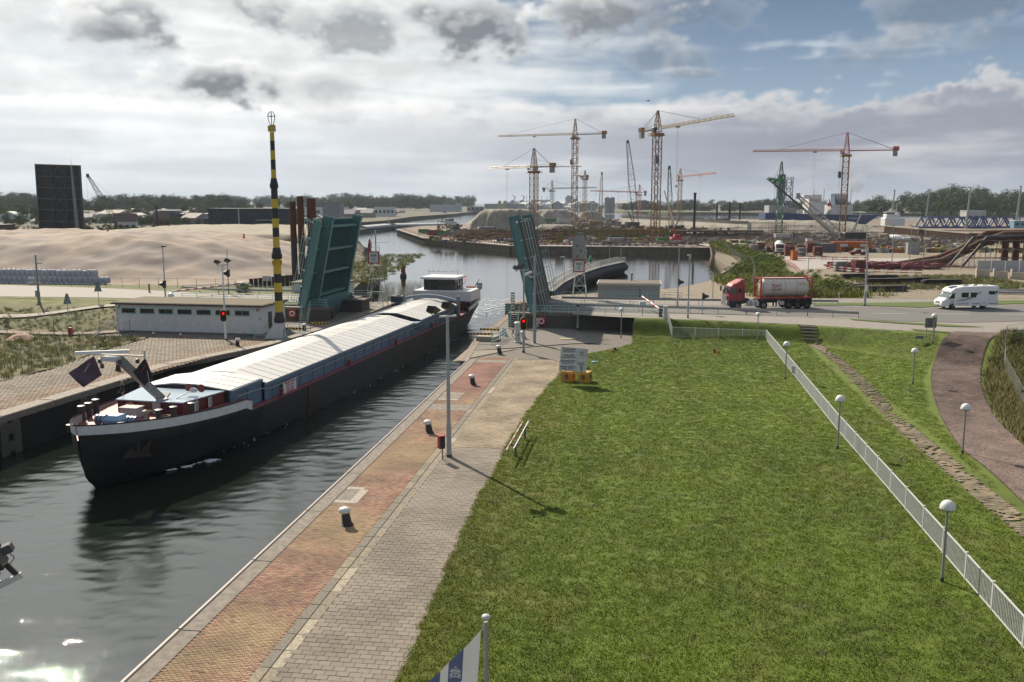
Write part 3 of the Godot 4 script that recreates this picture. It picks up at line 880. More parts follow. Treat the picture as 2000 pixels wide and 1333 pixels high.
func lock_heads() -> void:
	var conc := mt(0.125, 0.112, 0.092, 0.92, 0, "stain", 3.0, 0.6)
	var plank := mt(0.075, 0.062, 0.05, 0.85, 0, "streak", 1.2)
	var tealr := mt(0.27, 0.46, 0.45, 0.45)
	var white := mt(0.60, 0.61, 0.60, 0.5, 0, "grain", 1.5)
	var l := thing("bridge_leaf", "raised teal bridge leaf showing its ribbed underside, left of the channel", "bascule bridge", Vector3.ZERO, 0, "raised leaves of the teal lock bridge")
	leaf(l, Vector2(-27.7, 2.1), Vector2(0.2113, 0.9774), Vector2(0.9774, -0.2113), 11.4, plank)
	var r := thing("bridge_leaf", "raised teal bridge leaf showing its brown planked roadway, right of the channel", "bascule bridge", Vector3.ZERO, 0, "raised leaves of the teal lock bridge")
	leaf(r, Vector2(3.75, 1.4), Vector2(-0.2249, 0.9744), Vector2(-0.9744, -0.2249), 12.2, plank)
	# right abutment: wall, coping, pit behind
	var ab := thing("bridge_abutment", "weathered concrete abutment under the right bridge leaf", "abutment")
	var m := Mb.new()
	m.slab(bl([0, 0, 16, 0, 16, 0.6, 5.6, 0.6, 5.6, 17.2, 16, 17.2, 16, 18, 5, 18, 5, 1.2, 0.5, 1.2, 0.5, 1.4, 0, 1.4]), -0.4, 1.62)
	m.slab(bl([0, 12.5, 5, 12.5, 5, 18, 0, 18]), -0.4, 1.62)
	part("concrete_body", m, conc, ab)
	var c := Mb.new()
	c.slab(bl([-0.08, -0.1, 15, -0.1, 15, 1.3, -0.08, 1.3]), 1.5, 1.78)
	part("coping", c, mt(0.22, 0.195, 0.16, 0.9, 0, "stain", 2.0), ab)
	var la := thing("bridge_abutment", "weathered concrete abutment under the left bridge leaf", "abutment")
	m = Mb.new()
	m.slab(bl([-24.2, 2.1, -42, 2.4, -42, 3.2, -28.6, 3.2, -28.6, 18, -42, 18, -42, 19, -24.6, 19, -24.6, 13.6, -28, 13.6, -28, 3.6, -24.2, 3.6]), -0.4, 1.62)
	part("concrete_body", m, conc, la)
	c = Mb.new()
	c.slab(bl([-24.1, 2.0, -42, 2.3, -42, 3.4, -24.1, 3.4]), 1.5, 1.78)
	part("coping", c, mt(0.22, 0.195, 0.16, 0.9, 0, "stain", 2.0), la)
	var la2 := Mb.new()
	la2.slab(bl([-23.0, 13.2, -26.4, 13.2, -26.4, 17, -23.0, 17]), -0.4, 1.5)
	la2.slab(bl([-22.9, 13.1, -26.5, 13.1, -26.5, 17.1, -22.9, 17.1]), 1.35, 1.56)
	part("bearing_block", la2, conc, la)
	# platform paving
	sheet("lock_head_paving", bl([-1.85, -19, 3, -16, 9, -12.2, 11.5, -11.6, 10.2, -8, 8.2, -0.4, -0.1, -0.05, -0.1, 12, -1.85, 12]), 0.004, mt(0.185, 0.165, 0.145, 0.9, 0, "stain", 2.5, 0.4))
	sheet("lock_head_paving", bl([-1.85, -25.4, 1.5, -19.5, 3.6, -16.4, -1.85, -19]), 0.0, mt(0.27, 0.232, 0.18, 0.9, 0, "stain", 2.5, 0.4))
	sheet("lock_head_paving", bl([-21.5, -1, -27, -8, -30, -14, -46, -14.5, -46, 2.3, -24.3, 2.2, -22.6, 13, -22.6, 26, -21.5, 26]), 0.0, mt(0.175, 0.152, 0.13, 0.9, 0, "stain", 2.5, 0.4))
	var cop := thing("quay_coping", "stepped concrete edge of the right lock head beside the channel", "kerb")
	cop.set_meta("kind", "structure")
	for q in [[-5.0, -86.0, -4.4, -96.3], [-4.4, -96.4, -4.05, -101.6], [-4.05, -101.7, B(-1.9, 0).x, B(-1.9, 0).z], [B(-1.9, 0.1).x, B(-1.9, 0.1).z, B(-1.9, 14).x, B(-1.9, 14).z]]:
		var b := Mb.new()
		b.beam(V(q[0] + 0.35, -0.17, q[1]), V(q[2] + 0.35, -0.17, q[3]), 0.7, 0.42)
		part("coping_stone", b, mt(0.25, 0.215, 0.17, 0.9, 0, "stain", 2.0), cop)
		b = Mb.new(); b.beam(V(q[0], -0.14, q[1]), V(q[2], -0.14, q[3]), 0.18, 0.4)
		part("nosing", b, mt(0.25, 0.135, 0.10, 0.7, 0, "grain", 0.7), cop)
	# railings
	var rr := [["teal railing along the near edge of the right abutment", [B(0.8, -0.02, 1.78), B(16.5, -1.2, 1.85), B(19.2, -2.6, 1.86)], 1.0],
		["short teal railing at the channel corner of the right abutment", [B(-2.9, 0.6, 1.0), B(0.0, 0.5, 1.75)], 0.95],
		["teal railing on the far side of the raised right leaf", [B(5.2, 17.4, 1.7), B(22, 17.6, 1.86)], 1.05],
		["inner teal railing between path and roadway right of the leaf", [B(4.3, 6.0, 1.86), B(17.6, 4.6, 1.86)], 1.0],
		["teal railing along the near edge of the left abutment", [B(-24.3, 2.3, 1.78), B(-27.9, 2.35, 1.78), B(-34, 2.4, 1.8), B(-46, 2.6, 1.85)], 1.0],
		["long teal railing beside the left road approach", [B(-29, 6.5, 1.86), B(-47, 7.2, 1.86)], 1.0],
		["teal railing on the far side of the left road approach", [B(-29, 17.5, 1.86), B(-42, 18.6, 1.86), B(-43, 20, 1.86)], 1.05],
		["grey railing beyond the left leaf by the channel", [B(-27, 17.2, 1.56), B(-22.6, 17.0, 1.56)], 1.05]]
	for q in rr:
		var b := Mb.new()
		b.rail(q[1], q[2], 0.03, 3, 2.2)
		solo("safety_railing", b, tealr, q[0], "railing")
	# red signal frame and horn lights on the channel corner
	var sl := thing("signal_light_stack", "tall stack of hooded signal lights at the channel corner of the right abutment", "signal light", B(0.65, 0.6, 1.7))
	m = Mb.new(); m.tube(Vector3.ZERO, V(0, 2.6, 0), 0.05)
	part("post", m, mt(0.1, 0.11, 0.11, 0.6), sl)
	for i in 7:
		m = Mb.new()
		m.tube(V(0.02, 0.5 + i * 0.33, 0), V(-0.42, 0.52 + i * 0.33, 0.1), 0.10, 0.15, 8)
		part("hood", m, mt(0.30, 0.29, 0.26, 0.6), sl)
	var rf := Mb.new()
	for x in [0.0, 0.35, 0.7, 1.05]: rf.beam(V(x, 0, 0), V(x, 1.3, 0), 0.05)
	for y in [0.35, 0.8, 1.3]: rf.beam(V(0, y, 0), V(1.05, y, 0), 0.05)
	solo("gate_frame", rf, mt(0.36, 0.03, 0.03, 0.5), "small red tubular gate below the right bridge leaf", "gate", B(1.1, 0.7, 1.7), BT)
	var rf2 := dup(get_node("gate_frame"), "gate_frame", "small red tubular gate below the left bridge leaf", B(-28.4, 3.1, 1.7), BT)
	rf2.set_meta("category", "gate")
	stairs_rail("teal stair with handrails up the right abutment behind the capstan", B(0.95, -0.9, 0), BT)
	stairs_rail("teal stair with handrails up the left abutment beside the lifebuoy", B(-26.6, 1.0, 0), BT)
	lifebuoy_case("red lifebuoy cabinet on the right abutment beside the camera pole", B(4.15, -0.14, 0.83), BT)
	lifebuoy_case("faded red lifebuoy cabinet on the left abutment beside the stair", B(-28.9, 2.0, 0.95), BT)
	# barriers by the stop log slots
	barrier("nearer yellow and black plank barrier at the right lock edge", V(-3.15, 0, -97.6), -0.2)
	barrier("farther yellow and black plank barrier at the right lock edge", V(-2.55, 0, -101.2), -0.2)
	barrier("nearer yellow and black plank barrier beside the striped mast", V(-24.9, 0, -101.9), -0.1)
	barrier("farther yellow and black plank barrier beside the striped mast", V(-23.1, 0, -106.4), -0.1)
	for q in [["teal guard rail round the slot at the right lock edge", [V(-2.2, 0, -96.3), V(-1.3, 0, -98.6), V(-0.75, 0, -101.8)]], ["teal guard rail in front of the white mast pedestal", [V(-29.4, 0, -101.2), V(-26.0, 0, -101.2), V(-25.8, 0, -100.6)]], ["teal guard rail behind the white mast pedestal", [V(-26.6, 0, -105.2), V(-25.2, 0, -105.4), V(-24.6, 0, -104.2)]]]:
		m = Mb.new(); m.rail(q[1], 1.1, 0.035, 3, 1.4)
		solo("guard_rail", m, tealr, q[0], "railing")
	m = Mb.new(); m.cbox(V(0, 0.28, 0), V(2.3, 0.56, 1.6), 0.06)
	solo("stop_block", m, mt(0.38, 0.35, 0.3, 0.9, 0, "stain", 1.2), "low pale concrete block between the right plank barriers", "concrete block", V(-2.75, 0, -99.4), -0.2)
	m = Mb.new(); m.lathe([Vector2(0.5, 0), Vector2(0.48, 0.1), Vector2(0.12, 0.95), Vector2(0.0, 1.0)], Vector3.ZERO, 4)
	solo("concrete_cone", m, mt(0.42, 0.41, 0.39, 0.85, 0, "stain", 1.0), "small pale concrete pyramid with a black light behind the right barriers", "marker", V(-1.0, 0, -103.2))
	# capstan: a white column in two drums with pipes
	var cp := thing("hydraulic_capstan", "white cylindrical hydraulic capstan beside the red traffic signal", "capstan", V(0.62, 0, -98.2))
	m = Mb.new(); m.lathe([Vector2(0.0, 0), Vector2(0.42, 0), Vector2(0.42, 0.1), Vector2(0.34, 0.14), Vector2(0.34, 0.95), Vector2(0.4, 1.0), Vector2(0.4, 1.08)], Vector3.ZERO, 16)
	part("foot", m, white, cp)
	m = Mb.new(); m.lathe([Vector2(0.4, 1.08), Vector2(0.31, 1.1), Vector2(0.31, 1.95), Vector2(0.37, 2.0), Vector2(0.37, 2.2), Vector2(0.25, 2.28), Vector2(0, 2.3)], Vector3.ZERO, 16)
	part("drum", m, white, cp)
	m = Mb.new(); m.pipe([V(-0.35, 1.05, 0.1), V(-0.6, 1.1, 0.1), V(-0.62, 0.7, 0.15), V(-0.4, 0.4, 0.15), V(-0.4, 0.0, 0.15)], 0.03)
	m.box(V(-0.5, 1.2, 0.1), V(0.2, 0.4, 0.2)); m.box(V(0.05, 0.85, 0.34), V(0.16, 0.18, 0.1)); m.box(V(0.18, 0.5, 0.32), V(0.1, 0.12, 0.1))
	part("pipework", m, mt(0.14, 0.13, 0.12, 0.6), cp)
	# lattice towers with the channel signs and the signal boards
	var lt := thing("signal_tower", "white lattice tower carrying a VHF 11 sign left of the channel", "signal tower", B(-21.9, 17.0, 0.4), BT)
	lattice_tower(lt, 7.8, 2.7, 0.8, white)
	channel_sign(lt, V(-0.15, 7.1, 0.65), 0)
	m = Mb.new(); m.tube(V(0, 7.8, 0), V(0, 11.0, 0), 0.11); m.beam(V(-1.1, 9.2, 0), V(1.9, 9.2, 0), 0.06); m.rail([V(-0.6, 7.85, 0.5), V(0.7, 7.85, 0.5)], 1.0, 0.03); m.rail([V(-0.6, 8.4, 0), V(-0.6, 10.8, 0)], 0.1, 0.03)
	part("top_post", m, white, lt)
	var rt := thing("signal_tower", "white lattice tower with a pointed signal board behind the right leaf", "signal tower", B(7.6, 19.2, 0.2), BT)
	lattice_tower(rt, 6.6, 2.4, 0.9, white)
	channel_sign(rt, V(-0.1, 6.2, 0.7), 0)
	m = Mb.new(); m.extrude(V2([-0.95, 7.2, 0.95, 7.2, 0.95, 9.6, 0.5, 10.6, -0.5, 10.6, -0.95, 9.6]), Transform3D(Basis.IDENTITY, V(-0.1, 0, 0.5)), 0.3)
	part("signal_board", m, mt(0.42, 0.42, 0.40, 0.6, 0, "streak", 1.5), rt)
	for i in 3:
		m = Mb.new(); m.tube(V(-0.35 + (i % 2) * 0.5, 7.6 + i * 0.75, 0.65), V(-0.35 + (i % 2) * 0.5, 7.6 + i * 0.75, 0.85), 0.13, 0.15)
		part("signal_lens", m, mt(0.05, 0.16, 0.14, 0.4) if i else mt(0.25, 0.05, 0.04, 0.4), rt)
	m = Mb.new(); m.box(V(-0.1, 10.7, 0.4), V(0.9, 0.35, 0.5)); m.tube(V(-0.1, 6.6, 0.3), V(-0.1, 10.7, 0.3), 0.09)
	part("top_post", m, mt(0.16, 0.17, 0.17, 0.6), rt)

# ---------------------------------------------------------------- the barge; local x to its port side, y up, -z aft from the stem
func hull_half(s: float, y: float) -> float:
	var deck := lookup([-2.2, -1.7, -1.2, -0.4, 0.6, 2.0, 4.0, 6.5, 9.0, 12.0, 72, 78, 82, 85, 86.2], [0.05, 0.7, 1.2, 1.85, 2.45, 3.1, 3.8, 4.4, 4.68, 4.75, 4.75, 4.6, 4.2, 3.5, 2.8], s)
	var wl := lookup([-1.2, -0.4, 0.8, 3.75, 6, 10, 16, 23, 30, 66, 74, 79, 82.5, 84], [0.0, 0.25, 0.85, 1.95, 2.75, 3.5, 4.1, 4.5, 4.75, 4.75, 4.3, 3.0, 1.4, 0.05], s)
	var t := clampf((y + 2.95) / 2.9, 0, 1)
	return lerpf(wl, deck, pow(t, 0.62))

func sheer(s: float) -> float: # top of the black side
	return lookup([-2.2, 0, 3, 6, 10.5, 11.2, 70, 74, 80, 86.2], [0.95, 0.72, 0.48, 0.32, 0.12, -0.25, -0.25, -0.12, 0.15, 0.5], s)

func hull_strip(m: Mb, ss: Array, lo, hi, rows: int, out := 0.0) -> void:
	for side in [1, -1]:
		for i in ss.size() - 1:
			for j in rows:
				var q := []
				for e in [[i, j], [i + 1, j], [i + 1, j + 1], [i, j + 1]]:
					var s: float = ss[e[0]]
					var y: float = lerpf(lo.call(s), hi.call(s), float(e[1]) / rows)
					var rake := clampf(1.0 - (s + 2.2) / 4.0, 0, 1)
					var back := lookup([-2.9, -2.7, -2.05, -0.5, 0.9, 1.6], [1.45, 1.3, 0.62, 0.28, 0.08, 0], y) * rake
					q.append(V(side * (hull_half(s, y) + out), y, -(s + back)))
				if side > 0: m.quad(q[1], q[0], q[3], q[2])
				else: m.quad(q[0], q[1], q[2], q[3])

func barge() -> void:
	var o := thing("inland_barge", "long black cargo barge with white hatch covers sailing through the lock", "barge", V(-26.58, 0, -56.2), -0.2132)
	var black := mt(0.0135, 0.013, 0.0125, 0.55, 0, "streak", 2.2)
	var grey := mt(0.040, 0.039, 0.038, 0.6, 0, "streak", 2.6)
	var maroon := mt(0.115, 0.018, 0.022, 0.42, 0, "blotch", 2.5)
	var wine := mt(0.20, 0.050, 0.055, 0.6, 0, "blotch", 2.0)
	var white := mt(0.66, 0.655, 0.64, 0.45, 0, "blotch", 3.0)
	var cream := mt(0.62, 0.605, 0.575, 0.38, 0, "blotch", 2.4)
	var blue := mt(0.115, 0.19, 0.265, 0.5, 0, "blotch", 3.5)
	var steel := mt(0.12, 0.13, 0.14, 0.45, 0.2)
	var ss := []
	var s := -2.2
	while s < 86.3:
		ss.append(s)
		s += 0.35 if s < 3 else (0.9 if s < 14 or s > 72 else 3.0)
	ss.append(86.2)
	var bow := ss.filter(func(x): return x < 13.5)
	var aft := ss.filter(func(x): return x >= 12.2)
	var m := Mb.new()
	hull_strip(m, bow, func(_x): return -3.3, sheer, 12)
	part("bow_plating", m, black, o)
	m = Mb.new()
	hull_strip(m, aft, func(_x): return -3.3, sheer, 9)
	part("side_plating", m, grey, o)
	m = Mb.new() # transom
	for j in 5:
		var y0 := -1.6 + j * 0.42; var y1 := y0 + 0.42
		m.quad(V(hull_half(86.2, y0), y0, -86.2), V(-hull_half(86.2, y0), y0, -86.2), V(-hull_half(86.2, y1), y1, -86.2), V(hull_half(86.2, y1), y1, -86.2))
	part("transom", m, grey, o)
	# white bulwark round the bow, with a black capping
	var bt := func(x): return lookup([-2.2, 0, 3, 6, 10.4, 11.0], [1.54, 1.33, 1.08, 0.92, 0.74, 0.5], x)
	m = Mb.new(); hull_strip(m, bow.filter(func(x): return x < 11.3), sheer, bt, 1, 0.02)
	part("bow_bulwark", m, white, o)
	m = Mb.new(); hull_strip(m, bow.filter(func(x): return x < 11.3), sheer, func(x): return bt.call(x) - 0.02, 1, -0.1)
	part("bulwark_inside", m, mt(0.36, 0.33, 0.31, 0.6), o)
	m = Mb.new(); hull_strip(m, bow.filter(func(x): return x < 11.3), bt, func(x): return bt.call(x) + 0.07, 1, 0.04); hull_strip(m, bow.filter(func(x): return x < 11.3), bt, func(x): return bt.call(x) + 0.07, 1, -0.14)
	part("capping_rail", m, mt(0.02, 0.02, 0.022, 0.5), o)
	var sb := func(x): return lookup([72.8, 74.2, 78, 86.2], [-0.1, 0.35, 0.62, 1.05], x)
	var stern := ss.filter(func(x): return x > 72.6)
	m = Mb.new(); hull_strip(m, stern, func(x): return sheer(x), sb, 1, 0.03); hull_strip(m, stern, func(x): return sheer(x), sb, 1, -0.1)
	part("stern_bulwark", m, white, o)
	# decks
	m = Mb.new()
	for i in bow.size() - 1:
		var a: float = bow[i]; var b: float = bow[i + 1]
		if b > 11.2: continue
		m.quad(V(-hull_half(a, 0.7) + 0.1, 0.62, -a), V(hull_half(a, 0.7) - 0.1, 0.62, -a), V(hull_half(b, 0.7) - 0.1, 0.62, -b), V(-hull_half(b, 0.7) + 0.1, 0.62, -b))
	part("foredeck", m, mt(0.20, 0.045, 0.042, 0.55, 0, "blotch", 1.2), o)
	m = Mb.new()
	for i in ss.size() - 1:
		var a: float = ss[i]; var b: float = ss[i + 1]
		if a < 10.0: continue
		var y := -0.27
		m.quad(V(-hull_half(a, y), y, -a), V(hull_half(a, y), y, -a), V(hull_half(b, y), y, -b), V(-hull_half(b, y), y, -b))
	part("side_deck", m, wine, o)
	# hold coaming: blue plates with brackets, edge and handrail
	for q in [[9.8, 14.6, 3.68, 1.5], [14.6, 52.0, 3.95, 1.08], [52.0, 54.4, 3.95, 1.0], [54.4, 71.5, 3.95, 1.08]]:
		for sd in [1, -1]:
			m = Mb.new()
			m.box(V(sd * q[2], (q[3] - 0.3) / 2, -(q[0] + q[1]) / 2), V(0.1, q[3] + 0.3, q[1] - q[0]))
			m.box(V(sd * (q[2] + 0.07), q[3] - 0.12, -(q[0] + q[1]) / 2), V(0.2, 0.24, q[1] - q[0] - 0.01))
			part("coaming", m, blue, o)
			var n := int((q[1] - q[0]) / 2.4)
			for i in n:
				m = Mb.new(); m.box(V(sd * (q[2] + 0.08), (q[3] - 0.5) / 2, -q[0] - (i + 0.5) * (q[1] - q[0]) / n), V(0.09, q[3] - 0.02, 0.06))
				part("bracket", m, blue, o)
	m = Mb.new()
	for sd in [1, -1]:
		m.pipe([V(sd * 4.0, 1.0, -10.2), V(sd * 4.05, 0.85, -13.9), V(sd * 4.15, 0.62, -15.2), V(sd * 4.15, 0.62, -71)], 0.04)
		for i in 24: m.beam(V(sd * 4.15, 0.62, -16 - i * 2.4), V(sd * 3.95, 0.55, -16 - i * 2.4), 0.05)
	part("handrail", m, mt(0.30, 0.28, 0.25, 0.5), o)
	m = Mb.new(); m.box(V(0, 0.5, -53.2), V(8.0, 1.0, 2.3))
	part("hold_gap_beam", m, blue, o)
	m = Mb.new() # the space under the covers, closed at the ends
	for q in [[9.7, 14.5, 3.65, 1.35], [14.7, 51.9, 3.85, 0.93], [54.5, 71.4, 3.85, 0.93]]:
		m.extrude(V2([-q[2], 0.2, q[2], 0.2, q[2], q[3], 0.95, 1.78, -0.95, 1.78, -q[2], q[3]]), Transform3D(Basis.IDENTITY, V(0, 0, -(q[0] + q[1]) / 2)), q[1] - q[0])
	part("hatch_frame", m, mt(0.03, 0.03, 0.032, 0.7), o)
	# hatch covers, one panel after another
	for q in [[9.65, 14.5, 4, 3.75, 1.50], [14.7, 52.0, 29, 4.05, 1.10], [54.4, 71.5, 13, 4.05, 1.10]]:
		var w: float = (q[1] - q[0]) / q[2]
		m = Mb.new()
		m.extrude(V2([-q[3], q[4], -q[3], q[4] + 0.07, -0.95, 1.93, 0.95, 1.93, q[3], q[4] + 0.07, q[3], q[4], 0.95, 1.84, -0.95, 1.84]), Transform3D.IDENTITY, w - 0.10)
		var sh := m.mesh()
		for i in q[2]:
			var p := part("hatch_panel", sh, cream if rng.randi() % 3 else mt(0.585, 0.575, 0.555, 0.36, 0, "blotch", 2.1), o)
			p.position = V(0, R(-0.008, 0.008), -q[0] - (i + 0.5) * w)
	# forecabin with blue roof, portholes and door
	m = Mb.new(); m.extrude(V2([-2.55, 5.4, 2.55, 5.4, 3.35, 9.5, -3.35, 9.5]), Transform3D(Basis(Vector3.RIGHT, V(0, 0, -1), Vector3.UP), V(0, 1.0, 0)), 0.92)
	part("forecabin", m, maroon, o)
	m = Mb.new(); m.extrude(V2([-2.62, 5.3, 2.62, 5.3, 3.43, 9.55, -3.43, 9.55]), Transform3D(Basis(Vector3.RIGHT, V(0, 0, -1), Vector3.UP), V(0, 1.5, 0)), 0.08)
	part("cabin_roof", m, mt(0.30, 0.40, 0.50, 0.22, 0, "blotch", 2.0), o)
	m = Mb.new(); m.box(V(0.55, 1.02, -5.36), V(0.62, 0.84, 0.06)); m.box(V(0.75, 1.6, -5.75), V(0.7, 0.12, 0.5))
	part("cabin_door", m, mt(0.36, 0.30, 0.29, 0.5), o)
	for x in [-1.0, 0.0, 1.0]:
		var y := 1.0
		if x == 0.0: continue
		m = Mb.new(); m.tube(V(x * 1.45, y + 0.1, -5.42), V(x * 1.45, y + 0.1, -5.33), 0.16, 0.16, 12)
		part("porthole", m, glass(), o)
	for i in 2:
		var f := Mb.new(); var g := Mb.new()
		var zc := -6.75 - i * 1.35
		var xs := lerpf(2.55, 3.35, (-zc - 5.4) / 4.1) + 0.03
		var bs := Basis(Vector3.UP, atan2(0.8, 4.1) )
		bs = Basis(Vector3.UP, 0.19)
		f.box(V(xs, 1.03, zc), V(0.06, 0.68, 0.82), bs)
		g.box(V(xs + 0.03, 1.03, zc), V(0.03, 0.54, 0.66), bs)
		var wf := part("cabin_window", f, white, o)
		part("pane", g, mt(0.30, 0.34, 0.33, 0.08), wf)
	# foredeck gear: bollards, windlass, hawse pieces
	for q in [[-3.3, 2.6], [-3.45, 3.5], [-3.7, 4.6], [2.5, 2.7], [2.95, 3.7], [3.5, 5.0]]:
		m = Mb.new(); m.lathe([Vector2(0.2, 0.6), Vector2(0.2, 1.5), Vector2(0.26, 1.52), Vector2(0.26, 1.62), Vector2(0.0, 1.66)], V(q[0], 0.02, -q[1]), 12)
		part("deck_bollard", m, mt(0.035, 0.035, 0.036, 0.4), o)
	for q in [[-1.7, -0.6], [1.2, 0.5]]:
		m = Mb.new(); m.lathe([Vector2(0.17, 0.6), Vector2(0.17, 1.0), Vector2(0.23, 1.02), Vector2(0.23, 1.1), Vector2(0, 1.12)], V(q[0], 0.1, -q[1]), 10)
		part("deck_bollard", m, mt(0.03, 0.03, 0.03, 0.4), o)
	m = Mb.new(); m.cbox(V(0.1, 1.02, -1.6), V(1.2, 0.8, 1.3), 0.25)
	part("windlass_housing", m, mt(0.13, 0.24, 0.36, 0.35), o)
	m = Mb.new()
	m.tube(V(-1.5, 1.0, -1.7), V(1.6, 1.0, -1.7), 0.1, 0.1, 10)
	for x in [-1.35, -1.1, -0.85, 0.95, 1.2, 1.45]: m.tube(V(x - 0.08, 1.0, -1.7), V(x + 0.08, 1.0, -1.7), 0.36, 0.36, 14)
	part("windlass_drum", m, mt(0.16, 0.20, 0.26, 0.35, 0.3), o)
	m = Mb.new()
	for x in [-0.45, 0.9]: # anchor chains to the hawse pipes
		for i in 9: m.tube(V(x * (1 - i * 0.03), 1.02 - i * 0.05, -1.25 + i * 0.22), V(x * (1 - i * 0.03), 0.98 - i * 0.05, -1.1 + i * 0.22), 0.07, 0.07, 6)
	part("anchor_chain", m, mt(0.05, 0.045, 0.04, 0.6), o)
	m = Mb.new(); m.box(V(-0.6, 0.95, -4.2), V(1.3, 0.7, 0.8)); m.box(V(-0.6, 1.33, -4.2), V(1.4, 0.06, 0.95))
	part("deck_locker", m, mt(0.42, 0.40, 0.37, 0.25), o)
	m = Mb.new(); m.tube(V(1.55, 0.6, -2.8), V(1.55, 1.35, -2.8), 0.16, 0.16, 8); m.box(V(1.55, 1.42, -2.8), V(0.5, 0.16, 0.45))
	part("ventilator", m, mt(0.26, 0.22, 0.17, 0.6), o)
	m = Mb.new()
	for k in 3:
		for i in 16: m.tube(V(1.9 + cos(i * TAU / 16) * (0.55 - k * 0.1), 0.68 + k * 0.05, -4.3 + sin(i * TAU / 16) * (0.4 - k * 0.07)), V(1.9 + cos((i + 1) * TAU / 16) * (0.55 - k * 0.1), 0.68 + k * 0.05, -4.3 + sin((i + 1) * TAU / 16) * (0.4 - k * 0.07)), 0.05, 0.05, 5, false)
	part("coiled_rope", m, mt(0.25, 0.2, 0.13, 0.9), o)
	m = Mb.new()
	for i in 18: m.tube(V(-1.45 + cos(i * TAU / 18) * 0.33, 1.02 + sin(i * TAU / 18) * 0.33, -5.25), V(-1.45 + cos((i + 1) * TAU / 18) * 0.33, 1.02 + sin((i + 1) * TAU / 18) * 0.33, -5.25), 0.07, 0.07, 6, false)
	part("life_ring", m, mt(0.45, 0.17, 0.07, 0.6), o)
	# bow mast lowered forward, with radar scanner, lamps and spreader
	var foot := V(0.55, 1.5, -6.1); var tip := V(0.15, 5.05, -2.2)
	m = Mb.new(); m.beam(foot, tip, 0.34, 0.5); m.beam(foot - V(0, 0, -0.3), foot + V(0, 0.4, -0.4), 0.8, 0.12)
	part("bow_mast", m, mt(0.17, 0.185, 0.19, 0.4), o)
	m = Mb.new(); m.cbox(tip + V(-0.45, 0.05, 0.25), V(1.1, 0.3, 0.5), 0.06)
	part("radar_motor", m, mt(0.52, 0.52, 0.52, 0.4), o)
	m = Mb.new(); m.beam(tip + V(-2.7, 0.42, 0.75), tip + V(0.6, 0.5, -0.3), 0.16, 0.2)
	part("radar_scanner", m, mt(0.72, 0.72, 0.71, 0.35), o)
	m = Mb.new(); m.tube(tip + V(-2.4, 0.2, -0.3), tip + V(1.7, 0.2, -0.3), 0.05); m.tube(tip + V(1.7, 0.1, -0.3), tip + V(1.7, 0.6, -0.3), 0.06); m.tube(tip + V(-2.0, 0.1, -0.3), tip + V(-2.0, 0.7, -0.3), 0.06)
	m.tube(tip + V(1.7, 0.4, -0.3), tip + V(1.85, -2.1, -0.5), 0.025)
	part("spreader", m, mt(0.50, 0.46, 0.42, 0.5), o)
	for q in [[-1.3, -0.15, 0.2], [-1.2, -0.5, 0.15], [0.35, -0.1, 0.4], [1.15, -0.15, -0.3]]:
		m = Mb.new(); m.lathe([Vector2(0, -0.14), Vector2(0.12, -0.14), Vector2(0.13, 0.14), Vector2(0, 0.2)], tip + V(q[0], q[1], q[2]), 8)
		part("signal_lantern", m, mt(0.06, 0.065, 0.06, 0.4), o)
	for k in 2: # two pennants hanging from the spreader
		var a := tip + (V(-2.1, 0.1, -0.3) if k == 0 else V(1.75, 0.1, -0.3))
		var d := V(-1.7, -1.15, 0.4) if k == 0 else V(-0.8, -0.9, 0.2)
		m = flag_cloth(a, a + V(0.35, -1.35 if k == 0 else -1.3, -0.2), d, 0.16)
		part("pennant", m, mt(0.085, 0.055, 0.085, 0.85) if k == 0 else mt(0.030, 0.024, 0.028, 0.85), o)
		var mk := Mb.new()
		for i in 5: mk.beam(a + d * 0.35 + V(0.12 + i * 0.08, -0.55 + i * 0.11, 0.12), a + d * 0.42 + V(0.1 + i * 0.08, -0.62 + i * 0.13, 0.14), 0.06, 0.03)
		part("pennant_mark", mk, mt(0.5, 0.42, 0.44, 0.8) if k == 0 else mt(0.4, 0.06, 0.1, 0.8), o)
	m = Mb.new(); m.tube(V(1.5, 1.55, -6.3), V(2.1, 1.95, -7.2), 0.04); m.lathe([Vector2(0, -0.25), Vector2(0.16, -0.22), Vector2(0.2, 0.25), Vector2(0.0, 0.3)], V(2.2, 1.95, -7.5), 10, Basis(Vector3.RIGHT, 1.3))
	part("search_light", m, mt(0.55, 0.54, 0.52, 0.4), o)
	for x in [1.75, 2.75]:
		m = Mb.new(); m.tube(V(x, 2.1, -7.9), V(x, 2.1, -7.55), 0.1, 0.3, 12)
		part("horn", m, mt(0.18, 0.03, 0.03, 0.4), o)
	# stockless anchor at the bow with its hawse plate
	var an := Mb.new()
	var ab := Transform3D(Basis(Vector3.UP, 0.92), V(2.12, -0.45, -0.55))
	an.extrude(V2([-0.95, -0.55, 1.05, -0.72, 0.8, -0.35, 1.15, 0.62, 0.35, -0.15, -0.1, -0.12, -0.2, 0.95, -0.55, -0.1]), ab, 0.22)
	an.extrude(V2([0.0, -0.2, 0.26, -0.2, 0.24, 0.35, 0.04, 0.35]), ab.translated_local(V(0, 0, 0.12)), 0.16)
	part("anchor", an, mt(0.030, 0.021, 0.018, 0.7, 0, "stain", 0.8), o)
	# notice board on the coaming
	m = Mb.new(); m.box(V(4.24, 0.18, -18.4), V(0.04, 0.95, 2.4))
	part("notice_board", m, mt(0.62, 0.60, 0.59, 0.5), o)
	var yb := -0.38
